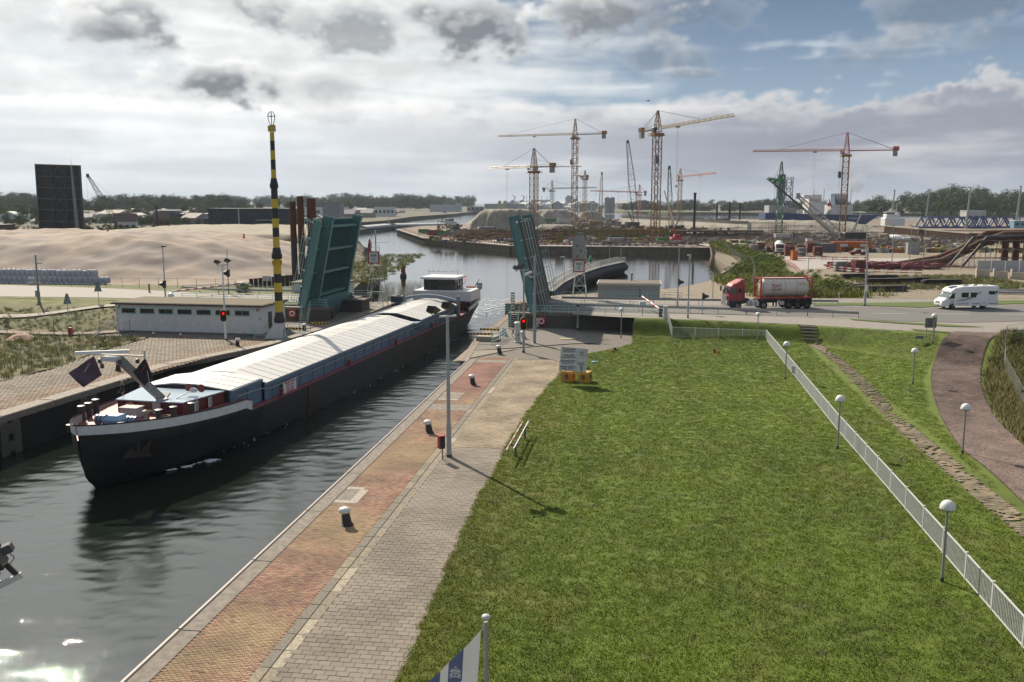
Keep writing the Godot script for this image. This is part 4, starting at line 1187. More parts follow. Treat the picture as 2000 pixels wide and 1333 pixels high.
	for t in [["VERBODEN TOEGANG", 0.5], ["SLEUTEL AAN", 0.22], ["LAAT VRIJ", -0.06], ["STUURHUT", -0.3]]:
		text_part(t[0], 0.2, V(4.265, 0.1 + t[1] * 0.9, -18.4), mt(0.36, 0.10, 0.10, 0.6), o, 1.9 if t[1] > 0.3 else 1.4, true, PI / 2)
	for q in [16.4, 30.5, 44.0, 57.6]:
		m = Mb.new(); m.lathe([Vector2(0.16, -0.27), Vector2(0.16, 0.25), Vector2(0.2, 0.27), Vector2(0.2, 0.36), Vector2(0, 0.38)], V(4.5, 0, -q), 10)
		part("side_bollard", m, mt(0.20, 0.03, 0.03, 0.5), o)
	for q in [21.0, 46.4]:
		m = Mb.new(); m.box(V(4.77, -1.6, -q), V(0.08, 2.7, 0.16))
		part("rubbing_strake", m, mt(0.17, 0.05, 0.03, 0.8, 0, "grain", 0.5), o)
	# hatch crane straddling the hold
	m = Mb.new()
	for x in [-4.35, 4.35]: m.beam(V(x, -0.2, -70.2), V(x, 2.5, -70.2), 0.42, 0.42, Vector3.RIGHT)
	for i in 10:
		var t0 := i / 10.0; var t1 := (i + 1) / 10.0
		m.beam(V(lerpf(-4.4, 4.4, t0), 1.75 + 0.75 * sin(t0 * PI), -70.2), V(lerpf(-4.4, 4.4, t1), 1.75 + 0.75 * sin(t1 * PI), -70.2), 0.5, 0.36)
	part("hatch_crane", m, mt(0.17, 0.215, 0.26, 0.5), o)
	m = Mb.new(); m.box(V(-4.5, 1.9, -70.2), V(1.6, 0.9, 1.2)); m.box(V(-4.7, 0.6, -70.2), V(1.0, 1.4, 1.4))
	part("crane_motor", m, mt(0.045, 0.06, 0.085, 0.5), o)
	# deckhouse, white band, wheelhouse
	m = Mb.new(); m.box(V(0, 0.4, -80.3), V(7.2, 1.4, 8.2)); m.box(V(0, 0.3, -74.5), V(5.5, 0.8, 2.6))
	part("deckhouse", m, maroon, o)
	m = Mb.new(); m.box(V(0, 1.0, -82.3), V(7.3, 1.5, 6.5))
	part("deckhouse_upper", m, white, o)
	for i in 4:
		m = Mb.new(); m.box(V(3.66, 1.0, -80.2 - i * 1.35), V(0.05, 0.75, 0.7))
		part("deckhouse_window", m, glass(0.05, 0.06, 0.065), o)
	m = Mb.new(); m.cbox(V(0, 1.78, -79.2), V(8.8, 1.5, 5.0), 0.08); m.box(V(-0.2, 1.0, -76.9), V(0.5, 0.5, 0.2))
	part("bridge_bulwark", m, mt(0.64, 0.635, 0.63, 0.45), o)
	m = Mb.new(); m.box(V(-0.65, 2.55, -80.0), V(4.9, 0.3, 4.4))
	part("wheelhouse_sill", m, mt(0.05, 0.055, 0.055, 0.5), o)
	m = Mb.new(); m.box(V(-0.65, 3.4, -80.0), V(4.7, 1.4, 4.2))
	part("wheelhouse_glazing", m, mt(0.030, 0.042, 0.040, 0.08), o)
	for x in [-3.02, -1.85, -1.0, 0.6, 1.72]:
		m = Mb.new(); m.box(V(x, 3.4, -77.87), V(0.1, 1.45, 0.08))
		part("window_post", m, mt(0.03, 0.032, 0.033, 0.5), o)
	for zz in [-79.3, -80.6, -82.1]:
		m = Mb.new(); m.box(V(1.73, 3.4, zz), V(0.08, 1.45, 0.1))
		part("window_post", m, mt(0.03, 0.032, 0.033, 0.5), o)
	m = Mb.new(); m.cbox(V(-0.65, 4.3, -79.9), V(5.5, 0.34, 5.0), 0.08)
	part("wheelhouse_roof", m, mt(0.68, 0.69, 0.70, 0.4), o)
	m = Mb.new(); m.pipe([V(-2.9, 4.4, -80), V(-2.9, 5.1, -80), V(1.6, 5.1, -80), V(1.6, 4.4, -80)], 0.04)
	for x in [-3.0, -2.2, -1.4, -0.4, 0.7, 1.7]: m.tube(V(x, 5.1, -80), V(x, 5.3 + 0.1 * absf(sin(x * 7)), -80), 0.05)
	for x in [-2.4, 0.1, 1.3]: m.tube(V(x, 5.1, -80), V(x, 7.0, -80), 0.012)
	part("aerial_frame", m, mt(0.30, 0.31, 0.31, 0.5), o)
	m = Mb.new(); m.tube(V(2.1, 2.6, -82), V(2.1, 4.6, -83.4), 0.03)
	part("ensign_staff", m, white, o)
	for k in 3:
		m = flag_cloth(V(2.1, 4.5 - k * 0.28, -83.3 + k * 0.2), V(2.1, 4.22 - k * 0.28, -83.1 + k * 0.2), V(-0.5, -0.9, 0.1), 0.05)
		part("ensign", m, [mt(0.42, 0.04, 0.05, 0.8), mt(0.62, 0.6, 0.6, 0.8), mt(0.05, 0.08, 0.25, 0.8)][k], o)
	for i in 3:
		m = Mb.new(); m.cbox(V(2.4 + i * 0.45, 2.62, -82.5), V(0.35, 0.3, 0.3), 0.08)
		part("fender_bag", m, mt(0.45, 0.15, 0.06, 0.7), o)
	m = Mb.new(); m.tube(V(3.0, 2.4, -84), V(3.4, 3.6, -85.4), 0.16, 0.1); m.box(V(3.6, 2.6, -85.2), V(0.7, 1.0, 0.6)); m.tube(V(2.6, 2.3, -78.5), V(2.6, 3.3, -78.5), 0.18)
	part("stern_davit", m, mt(0.24, 0.27, 0.30, 0.5), o)
	m = Mb.new(); m.cbox(V(1.5, 2.0, -84.9), V(4.2, 0.3, 2.2), 0.1)
	part("stern_roof", m, mt(0.36, 0.40, 0.44, 0.4), o)
	for q in [[4.1, 75.6], [4.15, 76.4]]:
		m = Mb.new(); m.lathe([Vector2(0.2, 0), Vector2(0.2, 0.55), Vector2(0.26, 0.57), Vector2(0.26, 0.68), Vector2(0, 0.7)], V(q[0], -0.2, -q[1]), 10)
		part("deck_bollard", m, mt(0.025, 0.025, 0.026, 0.4), o)
	# the bargeman at the foot of the forecabin
	var man := solo("person", figure("stand", Color(0.035, 0.037, 0.045), Color(0.20, 0.165, 0.13), Color(0.3, 0.26, 0.24)), vmat(0.85), "person in a dark jacket standing by the barge forecabin", "person")
	man.transform = Transform3D(Basis(Vector3.UP, -0.6), o.transform * V(-3.75, 0.62, -7.7))
	# wash: torn foam along the bow and behind the stern
	var fm := Mb.new()
	var xs := []
	for i in 6:
		var t0 := i * TAU / 6; var t1 := (i + 1) * TAU / 6
		fm.tri(V(0, 0.03, 0), V(cos(t1) * (0.7 + 0.3 * sin(i * 2.0 + 2)), 0, sin(t1) * (0.7 + 0.3 * sin(i * 2.0 + 2))), V(cos(t0) * (0.7 + 0.3 * sin(i * 2.0)), 0, sin(t0) * (0.7 + 0.3 * sin(i * 2.0))))
	for i in 900:
		var p: Vector3
		if i < 260: # bow wave peeling off the port shoulder
			var t := R(0, 1); p = o.transform * V(hull_half(3.4 + t * 6, W) + 0.15 + absf(R(-0.7, 0.7)) * (0.3 + t), 0, -(3.6 + t * 3.2))
		elif i < 330: # line of wash down the side
			var t := pow(R(0, 1), 1.3); p = o.transform * V(hull_half(8 + t * 60, W) + 0.12 + absf(rng.randfn(0, 0.25)), 0, -(8 + t * 60))
		else: # churned water behind the stern
			var t := pow(R(0, 1), 0.8); p = o.transform * V(rng.randfn(0.5, 1.2 + t * 3.2), 0, -(84 + t * 34))
		p.y = W + 0.05
		if nz.get_noise_2d(p.x * 14, p.z * 14) < -0.08: continue
		var sz := R(0.03, 0.12) * (1.3 if i < 260 else 0.7 if i < 330 else 2.4)
		xs.append(Transform3D(Basis(Vector3.UP, R(0, TAU)).scaled(V(sz * R(1, 2.6), R(0.5, 1.6), sz)), p))
	scatter("foam", fm.mesh(), mt(0.62, 0.65, 0.66, 0.8), xs, [])

func flag_cloth(a: Vector3, b: Vector3, drop: Vector3, wave: float) -> Mb: # hoist a-b, cloth hanging along drop
	var m := Mb.new()
	var f := func(u: float, v: float) -> Vector3:
		var p := a.lerp(b, v) + drop * u * (1.0 - 0.25 * v)
		return p + V(0.3, 0.1, 1.0).normalized() * sin(u * 7.0 + v * 3.0) * wave * u
	for i in 8:
		for j in 5:
			m.quad(f.call(i / 8.0, j / 5.0), f.call((i + 1) / 8.0, j / 5.0), f.call((i + 1) / 8.0, (j + 1) / 5.0), f.call(i / 8.0, (j + 1) / 5.0))
	return m

# ---------------------------------------------------------------- people: bones of a skeleton joined into one skin
func figure(pose: String, top: Color, low: Color, hair: Color, vest := Color(0, 0, 0, 0)) -> ArrayMesh:
	var skin := Color(0.36, 0.22, 0.16); var shoe := Color(0.03, 0.028, 0.025)
	var sit := pose == "sit"
	var hip := 0.93; var kz := 0.0; var ky := 0.5; var fz := 0.0; var fy := 0.07
	if sit:
		ky = 0.92; kz = 0.42; fy = 0.5; fz = 0.45
	var bones := []
	var bone := func(a: Vector3, b: Vector3, ra: float, rb: float, c: Color): bones.append([a, b, ra, rb, c])
	for s in [-1, 1]:
		var st: float = 0.05 * s if not sit else 0.0
		bone.call(Vector3(0.09 * s, hip, 0), Vector3(0.10 * s, ky, kz + st), 0.088, 0.062, low)
		bone.call(Vector3(0.10 * s, ky, kz + st), Vector3(0.11 * s, fy + 0.05, fz - st), 0.058, 0.045, low)
		bone.call(Vector3(0.11 * s, fy, fz - st - 0.03), Vector3(0.125 * s, fy - 0.02, fz - st + 0.17), 0.045, 0.036, shoe)
		var el := Vector3(0.245 * s, 1.14, 0.05 if s > 0 or sit else -0.04)
		var ha := Vector3(0.22 * s, 0.93, 0.16) if not sit else Vector3(0.16 * s, 1.12, 0.36)
		bone.call(Vector3(0.185 * s, 1.41, 0), el, 0.056, 0.045, top)
		bone.call(el, ha, 0.044, 0.032, top)
		bone.call(ha, ha + Vector3(0, -0.05, 0.05), 0.032, 0.026, skin)
		for k in 4: bone.call(ha + Vector3((k - 1.5) * 0.018, -0.05, 0.05), ha + Vector3((k - 1.5) * 0.021, -0.11 - 0.01 * (k % 3), 0.075), 0.012, 0.009, skin)
		bone.call(ha + Vector3(-0.02 * s, -0.03, 0.05), ha + Vector3(-0.05 * s, -0.06, 0.085), 0.013, 0.01, skin)
	bone.call(Vector3(0, hip + 0.02, 0), Vector3(0, 1.16, 0.01), 0.135, 0.13, top if vest.a == 0 else vest)
	bone.call(Vector3(0, 1.16, 0.01), Vector3(0, 1.36, -0.01), 0.13, 0.14, top if vest.a == 0 else vest)
	bone.call(Vector3(-0.12, 1.40, -0.01), Vector3(0.12, 1.40, -0.01), 0.075, 0.075, top if vest.a == 0 else vest)
	bone.call(Vector3(0, 1.44, -0.01), Vector3(0, 1.54, 0.02), 0.058, 0.055, skin)
	bone.call(Vector3(0, 1.60, 0.035), Vector3(0, 1.66, 0.02), 0.078, 0.086, skin)
	bone.call(Vector3(0, 1.68, 0.0), Vector3(0, 1.70, -0.015), 0.09, 0.086, hair)
	bone.call(Vector3(0, 1.63, 0.10), Vector3(0, 1.605, 0.125), 0.014, 0.018, skin)
	bone.call(Vector3(-0.085, 1.63, 0.015), Vector3(0.085, 1.63, 0.015), 0.02, 0.02, skin)
	var cell := 0.026
	var lo := Vector3(-0.36, -0.04, -0.24); var dim := Vector3i(28, 72, 32)
	var nx := dim.x; var ny := dim.y; var n := nx * ny * dim.z
	var f := PackedFloat32Array(); f.resize(n); f.fill(1.0)
	var who := PackedInt32Array(); who.resize(n)
	var bestd := PackedFloat32Array(); bestd.resize(n); bestd.fill(9.0)
	for bi in bones.size():
		var q: Array = bones[bi]
		var a: Vector3 = q[0]; var b: Vector3 = q[1]; var ab := b - a; var l2 := maxf(ab.length_squared(), 1e-6)
		var r := maxf(q[2], q[3]) + 0.07
		var p0 := Vector3i(((a.min(b) - Vector3.ONE * r - lo) / cell).floor()).clamp(Vector3i.ZERO, dim - Vector3i.ONE)
		var p1 := Vector3i(((a.max(b) + Vector3.ONE * r - lo) / cell).ceil()).clamp(Vector3i.ZERO, dim - Vector3i.ONE)
		for z in range(p0.z, p1.z + 1):
			for y in range(p0.y, p1.y + 1):
				for x in range(p0.x, p1.x + 1):
					var p := lo + Vector3(x, y, z) * cell
					var t := clampf((p - a).dot(ab) / l2, 0, 1)
					var d := p.distance_to(a + ab * t) - lerpf(q[2], q[3], t)
					var i := (z * ny + y) * nx + x
					var k := 0.022
					var h := clampf(0.5 + 0.5 * (f[i] - d) / k, 0, 1)
					f[i] = lerpf(f[i], d, h) - k * h * (1 - h)
					if d < bestd[i]:
						bestd[i] = d; who[i] = bi
	var vid := {}
	var v := PackedVector3Array(); var c := PackedColorArray(); var nm := PackedVector3Array(); var ix := PackedInt32Array()
	var off := [0, 1, nx, nx + 1, nx * ny, nx * ny + 1, nx * ny + nx, nx * ny + nx + 1]
	for z in dim.z - 1:
		for y in ny - 1:
			for x in nx - 1:
				var i := (z * ny + y) * nx + x
				var inside := 0
				for o in off:
					if f[i + o] < 0: inside += 1
				if inside == 0 or inside == 8: continue
				var sum := Vector3.ZERO; var m := 0
				for e in [[0, 1], [2, 3], [4, 5], [6, 7], [0, 2], [1, 3], [4, 6], [5, 7], [0, 4], [1, 5], [2, 6], [3, 7]]:
					var fa := f[i + off[e[0]]]; var fb := f[i + off[e[1]]]
					if (fa < 0) == (fb < 0): continue
					var pa := Vector3(e[0] & 1, (e[0] >> 1) & 1, e[0] >> 2); var pb := Vector3(e[1] & 1, (e[1] >> 1) & 1, e[1] >> 2)
					sum += pa.lerp(pb, fa / (fa - fb)); m += 1
				vid[i] = v.size()
				v.append(lo + (Vector3(x, y, z) + sum / m) * cell)
				nm.append(Vector3(f[i + 1] - f[i], f[i + nx] - f[i], f[i + nx * ny] - f[i]).normalized())
				c.append(bones[who[i]][4])
	for i in vid:
		for ax in [[1, nx, nx * ny], [nx, nx * ny, 1], [nx * ny, 1, nx]]:
			var j: int = i + ax[0]
			if j >= n or (f[i] < 0) == (f[j] < 0): continue
			var q := [i, i - ax[1], i - ax[1] - ax[2], i - ax[2]]
			if not (vid.has(q[1]) and vid.has(q[2]) and vid.has(q[3])): continue
			var w := [vid[q[0]], vid[q[1]], vid[q[2]], vid[q[3]]]
			if f[i] < 0: w.reverse()
			ix.append_array([w[0], w[1], w[2], w[0], w[2], w[3]])
	var a2 := []
	a2.resize(Mesh.ARRAY_MAX)
	a2[Mesh.ARRAY_VERTEX] = v; a2[Mesh.ARRAY_NORMAL] = nm; a2[Mesh.ARRAY_COLOR] = c; a2[Mesh.ARRAY_INDEX] = ix
	var mesh := ArrayMesh.new()
	mesh.add_surface_from_arrays(Mesh.PRIMITIVE_TRIANGLES, a2)
	return mesh

# ---------------------------------------------------------------- things on the quay and the lawn
func globe_lamp(at: Vector3, h: float, label: String) -> void:
	var o := thing("globe_lamp", label, "lamp post", at, R(0, 6), "half globe lamps on the lawn")
	var m := Mb.new(); m.tube(V(0, -0.1, 0), V(0, 0.22, 0), 0.072, 0.072, 10)
	part("foot", m, mt(0.03, 0.03, 0.03, 0.6), o)
	m = Mb.new(); m.tube(V(0, 0.2, 0), V(0, h - 0.4, 0), 0.062, 0.045, 10)
	part("pole", m, mt(0.30, 0.295, 0.275, 0.6, 0, "grain", 0.8), o)
	m = Mb.new(); m.lathe([Vector2(0.05, h - 0.46), Vector2(0.24, h - 0.41), Vector2(0.29, h - 0.37)], Vector3.ZERO, 18)
	part("collar", m, mt(0.2, 0.2, 0.19, 0.6), o)
	m = Mb.new(); m.ball(V(0, h - 0.36, 0), V(0.305, 0.36, 0.305), 20, Basis.IDENTITY, 0.0, 1.0)
	part("half_globe", m, mt(0.66, 0.655, 0.63, 0.35, 0, "blotch", 0.7), o)

func bollard(at: Vector3, yaw: float, label: String, lean := 0.14) -> void:
	var o := thing("mooring_bollard", label, "bollard", at, yaw, "white capped mooring bollards on the quays")
	var b := Basis(Vector3.BACK, lean)
	var m := Mb.new(); m.lathe([Vector2(0.29, -0.03), Vector2(0.29, 0.05), Vector2(0.235, 0.09), Vector2(0.19, 0.62)], Vector3.ZERO, 16, b)
	part("shaft", m, mt(0.028, 0.024, 0.022, 0.6, 0, "blotch", 0.5), o)
	m = Mb.new(); m.ball(b * V(-0.03, 0.72, 0), V(0.31, 0.19, 0.25), 16, Basis(Vector3.BACK, lean * 0.6))
	part("cap", m, mt(0.64, 0.63, 0.61, 0.5, 0, "blotch", 0.6), o)

func pole(o: Node3D, h: float, r0: float, r1: float, mat: Material) -> void: # stepped steel mast
	var m := Mb.new()
	m.tube(V(0, -0.1, 0), V(0, h * 0.22, 0), r0, r0 * 0.96, 12)
	m.tube(V(0, h * 0.22, 0), V(0, h * 0.25, 0), r0 * 1.02, r0 * 0.78, 12)
	m.tube(V(0, h * 0.25, 0), V(0, h * 0.62, 0), r0 * 0.76, r0 * 0.7, 12)
	m.tube(V(0, h * 0.62, 0), V(0, h, 0), r0 * 0.62, r1, 12)
	part("pole", m, mat, o)
	m = Mb.new(); m.tube(V(0, -0.05, 0), V(0, 0.14, 0), r0 * 1.12, r0 * 1.12, 12)
	part("foot", m, mt(0.05, 0.05, 0.05, 0.7), o)

func floodlight(o: Node3D, at: Vector3, yaw: float, size := 1.0) -> void: # finned housing on a bracket
	var b := Basis(Vector3.UP, yaw) * Basis(Vector3.RIGHT, 0.55)
	var m := Mb.new()
	m.hexa([at + b * V(-0.3, -0.2, 0.1) * size, at + b * V(0.3, -0.2, 0.1) * size, at + b * V(0.3, -0.2, -0.14) * size, at + b * V(-0.3, -0.2, -0.14) * size, at + b * V(-0.42, 0.2, 0.3) * size, at + b * V(0.42, 0.2, 0.3) * size, at + b * V(0.32, 0.2, -0.26) * size, at + b * V(-0.32, 0.2, -0.26) * size])
	for i in 7: m.box(at + b * V(-0.3 + i * 0.1, 0.0, -0.2) * size, V(0.02, 0.42, 0.2) * size, b)
	part("floodlight", m, mt(0.065, 0.06, 0.052, 0.5), o)
	m = Mb.new(); m.beam(at + b * V(-0.36, 0, 0) * size, at + V(-0.1, -0.5, 0) * size, 0.04); m.beam(at + b * V(0.36, 0, 0) * size, at + V(0.1, -0.5, 0) * size, 0.04)
	part("bracket", m, mt(0.1, 0.1, 0.095, 0.5), o)

func signal_head(o: Node3D, at: Vector3, yaw: float) -> void: # black oval board with yellow rim and a red lamp on
	var b := Basis(Vector3.UP, yaw)
	var pts := func(r: float, h: float) -> Array:
		var a := []
		for i in 20:
			var t := i * TAU / 20
			a.append(Vector2(cos(t) * r, sin(t) * r + (h if sin(t) >= 0 else -h)))
		return a
	var m := Mb.new(); m.extrude(pts.call(0.36, 0.32), Transform3D(b, at), 0.06)
	part("signal_rim", m, mt(0.50, 0.27, 0.02, 0.5), o)
	m = Mb.new(); m.extrude(pts.call(0.315, 0.32), Transform3D(b, at + b * V(0, 0, 0.02)), 0.08)
	part("signal_board", m, mt(0.008, 0.008, 0.009, 0.55), o)
	for i in 2:
		m = Mb.new(); m.tube(at + b * V(0, 0.26 - i * 0.5, 0.05), at + b * V(0, 0.26 - i * 0.5, 0.24), 0.16, 0.17, 12, false)
		part("signal_hood", m, mt(0.01, 0.01, 0.01, 0.6), o)
		m = Mb.new(); m.ball(at + b * V(0, 0.26 - i * 0.5, 0.06), V(0.14, 0.14, 0.06), 12)
		var mat := mt(0.02, 0.025, 0.02, 0.2)
		if i == 0:
			mat = mt(0.5, 0.02, 0.02, 0.31).duplicate()
			mat.emission_enabled = true; mat.emission = Color(1, 0.06, 0.05); mat.emission_energy_multiplier = 1.1
		part("signal_lamp", m, mat, o)

func lawn_things() -> void:
	var grey := mt(0.40, 0.42, 0.42, 0.5, 0, "grain", 1.2)
	for q in [[17.46, -34.46, 3.48, "tall half globe lamp in front of the white fence, nearest of all"], [20.38, -54.39, 3.47, "half globe lamp with a dirty shade in front of the white fence, second nearest"], [23.87, -76.81, 3.4, "half globe lamp in front of the white fence, third from the camera"], [26.98, -97.4, 3.46, "small half globe lamp at the far corner of the white fence"], [12.5, -101.59, 3.5, "half globe lamp on the lawn right of the bridge abutment"], [34.02, -74.6, 3.17, "rust stained half globe lamp on the grass left of the clinker path"], [27.68, -53.35, 3.18, "clean white half globe lamp on the grass beside the clinker path bend"], [42.46, -89.31, 3.1, "half globe lamp standing in front of the square grey board back"]]:
		globe_lamp(V(q[0], hr(q[0], q[1]), q[1]), q[2], q[3])
	for q in [[-7.88, -41.02, "white capped bollard on the red brick quay, nearest to the camera"], [-5.53, -58.44, "white capped bollard beside the red litter bin on the right quay"], [-3.3, -74.58, "white capped bollard by the pale inlaid slabs of the right quay"], [-1.26, -90.59, "white capped bollard near the plank barriers on the right quay"], [1.35, -100.9, "white capped bollard half hidden behind the red traffic signal"]]:
		bollard(V(q[0], 0, q[1]), -0.3, q[2])
	for q in [[-29.7, -95.6, "dark bollard with flaking white cap in front of the white building"], [-36.32, -81.18, "dark bollard with white cap on the left quay behind the bow mast"], [-25.2, -107.4, "dark bollard with white cap behind the striped mast pedestal"]]:
		bollard(V(q[0], 0, q[1]), 2.8, q[2])
	# poles at the right quay
	var o := thing("floodlight_mast", "tall grey steel mast with two floodlights in the middle of the right quay", "light mast", V(-3.83, 0, -52.78))
	pole(o, 8.6, 0.155, 0.09, grey)
	var m := Mb.new(); m.beam(V(-0.45, 8.6, 0.25), V(0.5, 8.6, -0.2), 0.14, 0.1)
	part("cross_arm", m, mt(0.62, 0.63, 0.61, 0.5), o)
	floodlight(o, V(-0.85, 8.95, 0.1), 2.6, 0.9); floodlight(o, V(0.0, 9.15, -0.3), 2.6, 0.9)
	o = thing("litter_bin", "red and black litter bin on a post beside the floodlight mast", "litter bin", V(-4.28, 0, -52.1), 0.5)
	m = Mb.new(); m.tube(V(0.14, -0.05, -0.05), V(0.14, 1.42, -0.05), 0.04); part("post", m, mt(0.16, 0.14, 0.12, 0.7), o)
	m = Mb.new(); m.cbox(V(0.02, 1.1, 0.12), V(0.34, 0.76, 0.26), 0.05); part("bin_body", m, mt(0.022, 0.02, 0.02, 0.5), o)
	m = Mb.new(); m.box(V(-0.17, 1.1, 0.13), V(0.05, 0.72, 0.3)); m.box(V(0.0, 1.5, 0.12), V(0.36, 0.05, 0.3)); part("bin_front", m, mt(0.34, 0.02, 0.03, 0.5), o)
	o = thing("traffic_signal", "red ship signal on a grey mast with floodlights at the right lock head", "traffic signal", V(1.2, 0, -91.55))
	pole(o, 8.5, 0.14, 0.1, grey)
	signal_head(o, V(-0.02, 3.0, 0.18), 0.15)
	m = Mb.new(); m.beam(V(-0.5, 8.5, 0.2), V(0.5, 8.5, -0.1), 0.12, 0.1); part("cross_arm", m, grey, o)
	floodlight(o, V(-0.75, 8.7, 0.0), 2.4, 0.85); floodlight(o, V(-0.25, 8.95, -0.2), 2.4, 0.85)
	o = thing("camera_mast", "grey mast with a white camera and a switch box at the right lock head", "camera mast", V(2.48, 0, -97.4))
	pole(o, 9.5, 0.18, 0.11, mt(0.36, 0.375, 0.375, 0.5, 0, "grain", 1.2))
	m = Mb.new(); m.cbox(V(0.3, 2.3, 0.05), V(0.28, 0.9, 0.25), 0.03); m.pipe([V(0.3, 1.9, 0.05), V(0.32, 1.6, 0.1), V(0.12, 1.3, 0.1)], 0.03); part("switch_box", m, mt(0.28, 0.29, 0.29, 0.5), o)
	m = Mb.new(); m.box(V(0, 0.03, 0), V(0.6, 0.06, 0.6)); part("base_plate", m, mt(0.5, 0.5, 0.49, 0.6), o)
	m = Mb.new(); m.tube(V(0, 7.3, 0), V(-0.5, 7.3, 0.1), 0.05); m.cbox(V(-0.7, 7.7, 0.1), V(0.9, 0.26, 0.28), 0.04, Basis(Vector3.BACK, 0.4)); part("camera", m, mt(0.55, 0.56, 0.56, 0.4), o)
	o = thing("camera_post", "short grey post with a dark dome camera against the right abutment", "camera post", V(8.05, 0.0, -108.7))
	pole(o, 2.75, 0.15, 0.13, grey)
	m = Mb.new(); m.ball(V(0, 2.9, 0), V(0.2, 0.2, 0.2), 12); part("dome", m, mt(0.05, 0.05, 0.055, 0.25), o)
	# reporting board on two ballast cubes
	o = thing("notice_board", "white notice board with blue lettering in four languages beside the quay", "sign", V(5.22, 0, -74.9), -0.05)
	var x := Transform3D(Basis(Vector3.BACK, -0.09), V(0, 2.08, 0))
	m = Mb.new(); m.extrude(V2([-1.16, -1.0, 1.16, -1.0, 1.16, 1.07, -1.16, 1.07]), x, 0.05); part("panel", m, mt(0.60, 0.60, 0.585, 0.5, 0, "blotch", 2.0), o)
	var ink := mt(0.035, 0.06, 0.16, 0.6)
	m = Mb.new(); m.extrude(V2([0.26, -0.99, 0.275, -0.99, 0.275, 1.06, 0.26, 1.06]), x.translated_local(V(0, 0, 0.027)), 0.008)
	for e in [[-1.14, -0.98, 1.14, -0.965], [-1.14, 1.035, 1.14, 1.05]]: m.extrude(V2([e[0], e[1], e[2], e[1], e[2], e[3], e[0], e[3]]), x.translated_local(V(0, 0, 0.027)), 0.008)
	part("panel_seam", m, mt(0.22, 0.23, 0.25, 0.6), o)
	for t in [["BINNENVAART", 0.86, 0.17, 1.06], ["MELDINGSPLICHT", 0.67, 0.115, 1.06], ["BATELLERIE", 0.36, 0.17, 0.92], ["INSCRIPTION OBLIGEE", 0.17, 0.115, 1.26], ["BINNENSCHIFFE", -0.13, 0.17, 1.2], ["MELDEPFLICHT", -0.32, 0.115, 0.95], ["INLAND VESSELS", -0.62, 0.17, 1.26], ["DUTY TO REPORT", -0.80, 0.115, 1.04]]:
		text_part(t[0], t[2], x * V(-0.44, t[1], 0.032), ink, o, t[3])
	text_part("V.H.F.", 0.32, x * V(0.72, -0.28, 0.032), mt(0.03, 0.045, 0.10, 0.6), o, 0.6)
	text_part("78", 0.32, x * V(0.72, -0.66, 0.032), mt(0.03, 0.045, 0.10, 0.6), o, 0.25)
	for t in [["North", 0.72], ["Sea", 0.6], ["Port", 0.48]]: text_part(t[0], 0.105, x * V(0.66 + (0.6 - t[1]) * 0.3, t[1], 0.032), mt(0.09, 0.09, 0.1, 0.6), o)
	m = Mb.new()
	for i in 26:
		if i in [7, 8, 12, 17]: continue
		var a := i * TAU / 26; var w := 0.018 + (0.022 if i < 7 or i > 19 else 0.0)
		m.beam(x * V(0.72 + cos(a) * 0.33, 0.6 + sin(a) * 0.33, 0.032), x * V(0.72 + cos(a + 0.25) * 0.33, 0.6 + sin(a + 0.25) * 0.33, 0.032), 0.012, w * 2, V(0.09, 0, 1))
	part("ring_emblem", m, mt(0.06, 0.16, 0.30, 0.5), o)
	m = Mb.new()
	for i in 5: for s in [-0.97, 1.03]: m.ball(x * V(-1.0 + i * 0.5, s, 0.03), Vector3.ONE * 0.018, 6)
	part("bolt", m, mt(0.1, 0.1, 0.1, 0.5), o)
	m = Mb.new(); m.tube(V(-0.7, 0, 0.06), V(-0.7, 1.4, 0.0), 0.04); m.tube(V(0.68, 0, 0.06), V(0.68, 1.2, 0.0), 0.04); m.tube(V(-0.7, 1.1, -0.06), V(-0.7, 3.0, -0.06), 0.04); m.tube(V(0.68, 0.9, -0.06), V(0.68, 2.9, -0.06), 0.04)
	part("leg", m, mt(0.16, 0.17, 0.18, 0.5), o)
	for q in [[4.88, -76.15, mt(0.50, 0.215, 0.028, 0.6, 0, "blotch", 1.2), "orange ballast cube behind the left leg of the notice board"], [6.28, -75.78, mt(0.46, 0.265, 0.022, 0.6, 0, "blotch", 1.2), "yellow ballast cube behind the right leg of the notice board"]]:
		var c := thing("ballast_cube", q[3], "ballast block", V(q[0], 0, q[1]), -0.42, "ballast cubes of the notice board")
		m = Mb.new(); m.cbox(V(0, 0.46, 0), V(1.0, 0.96, 1.0), 0.03); part("block", m, q[2], c)
		for s in 2:
			var b := Basis(Vector3.UP, s * PI / 2)
			var k := Mb.new() # interlaced black mark
			for e in [[-0.2, 0.13, 0.2, 0.13], [-0.2, 0.13, -0.2, 0.0], [-0.2, 0.0, 0.18, 0.0], [0.18, 0.0, 0.18, -0.14], [0.18, -0.14, -0.16, -0.14], [-0.02, 0.2, -0.02, -0.2], [0.08, 0.2, 0.08, -0.06], [-0.24, -0.04, -0.1, -0.2]]:
				k.beam(b * V(e[0], 0.5 + e[1], 0.508), b * V(e[2], 0.5 + e[3], 0.508), 0.05, 0.012, b.z)
			part("painted_mark", k, mt(0.012, 0.012, 0.012, 0.7), c)
	# pair of leaning rails at the edge of the paving
	o = thing("boat_hook_rest", "low rest with a red and white pole and a white pole at the lawn edge", "pole rest", Vector3.ZERO)
	for q in [[0.22, -52.7], [0.85, -56.9]]:
		m = Mb.new(); m.beam(V(q[0], 0, q[1]), V(q[0], 0.75, q[1]), 0.12); m.beam(V(q[0] - 0.42, 0.76, q[1]), V(q[0] + 0.3, 0.76, q[1]), 0.1, 0.08); part("trestle", m, mt(0.085, 0.075, 0.065, 0.8), o)
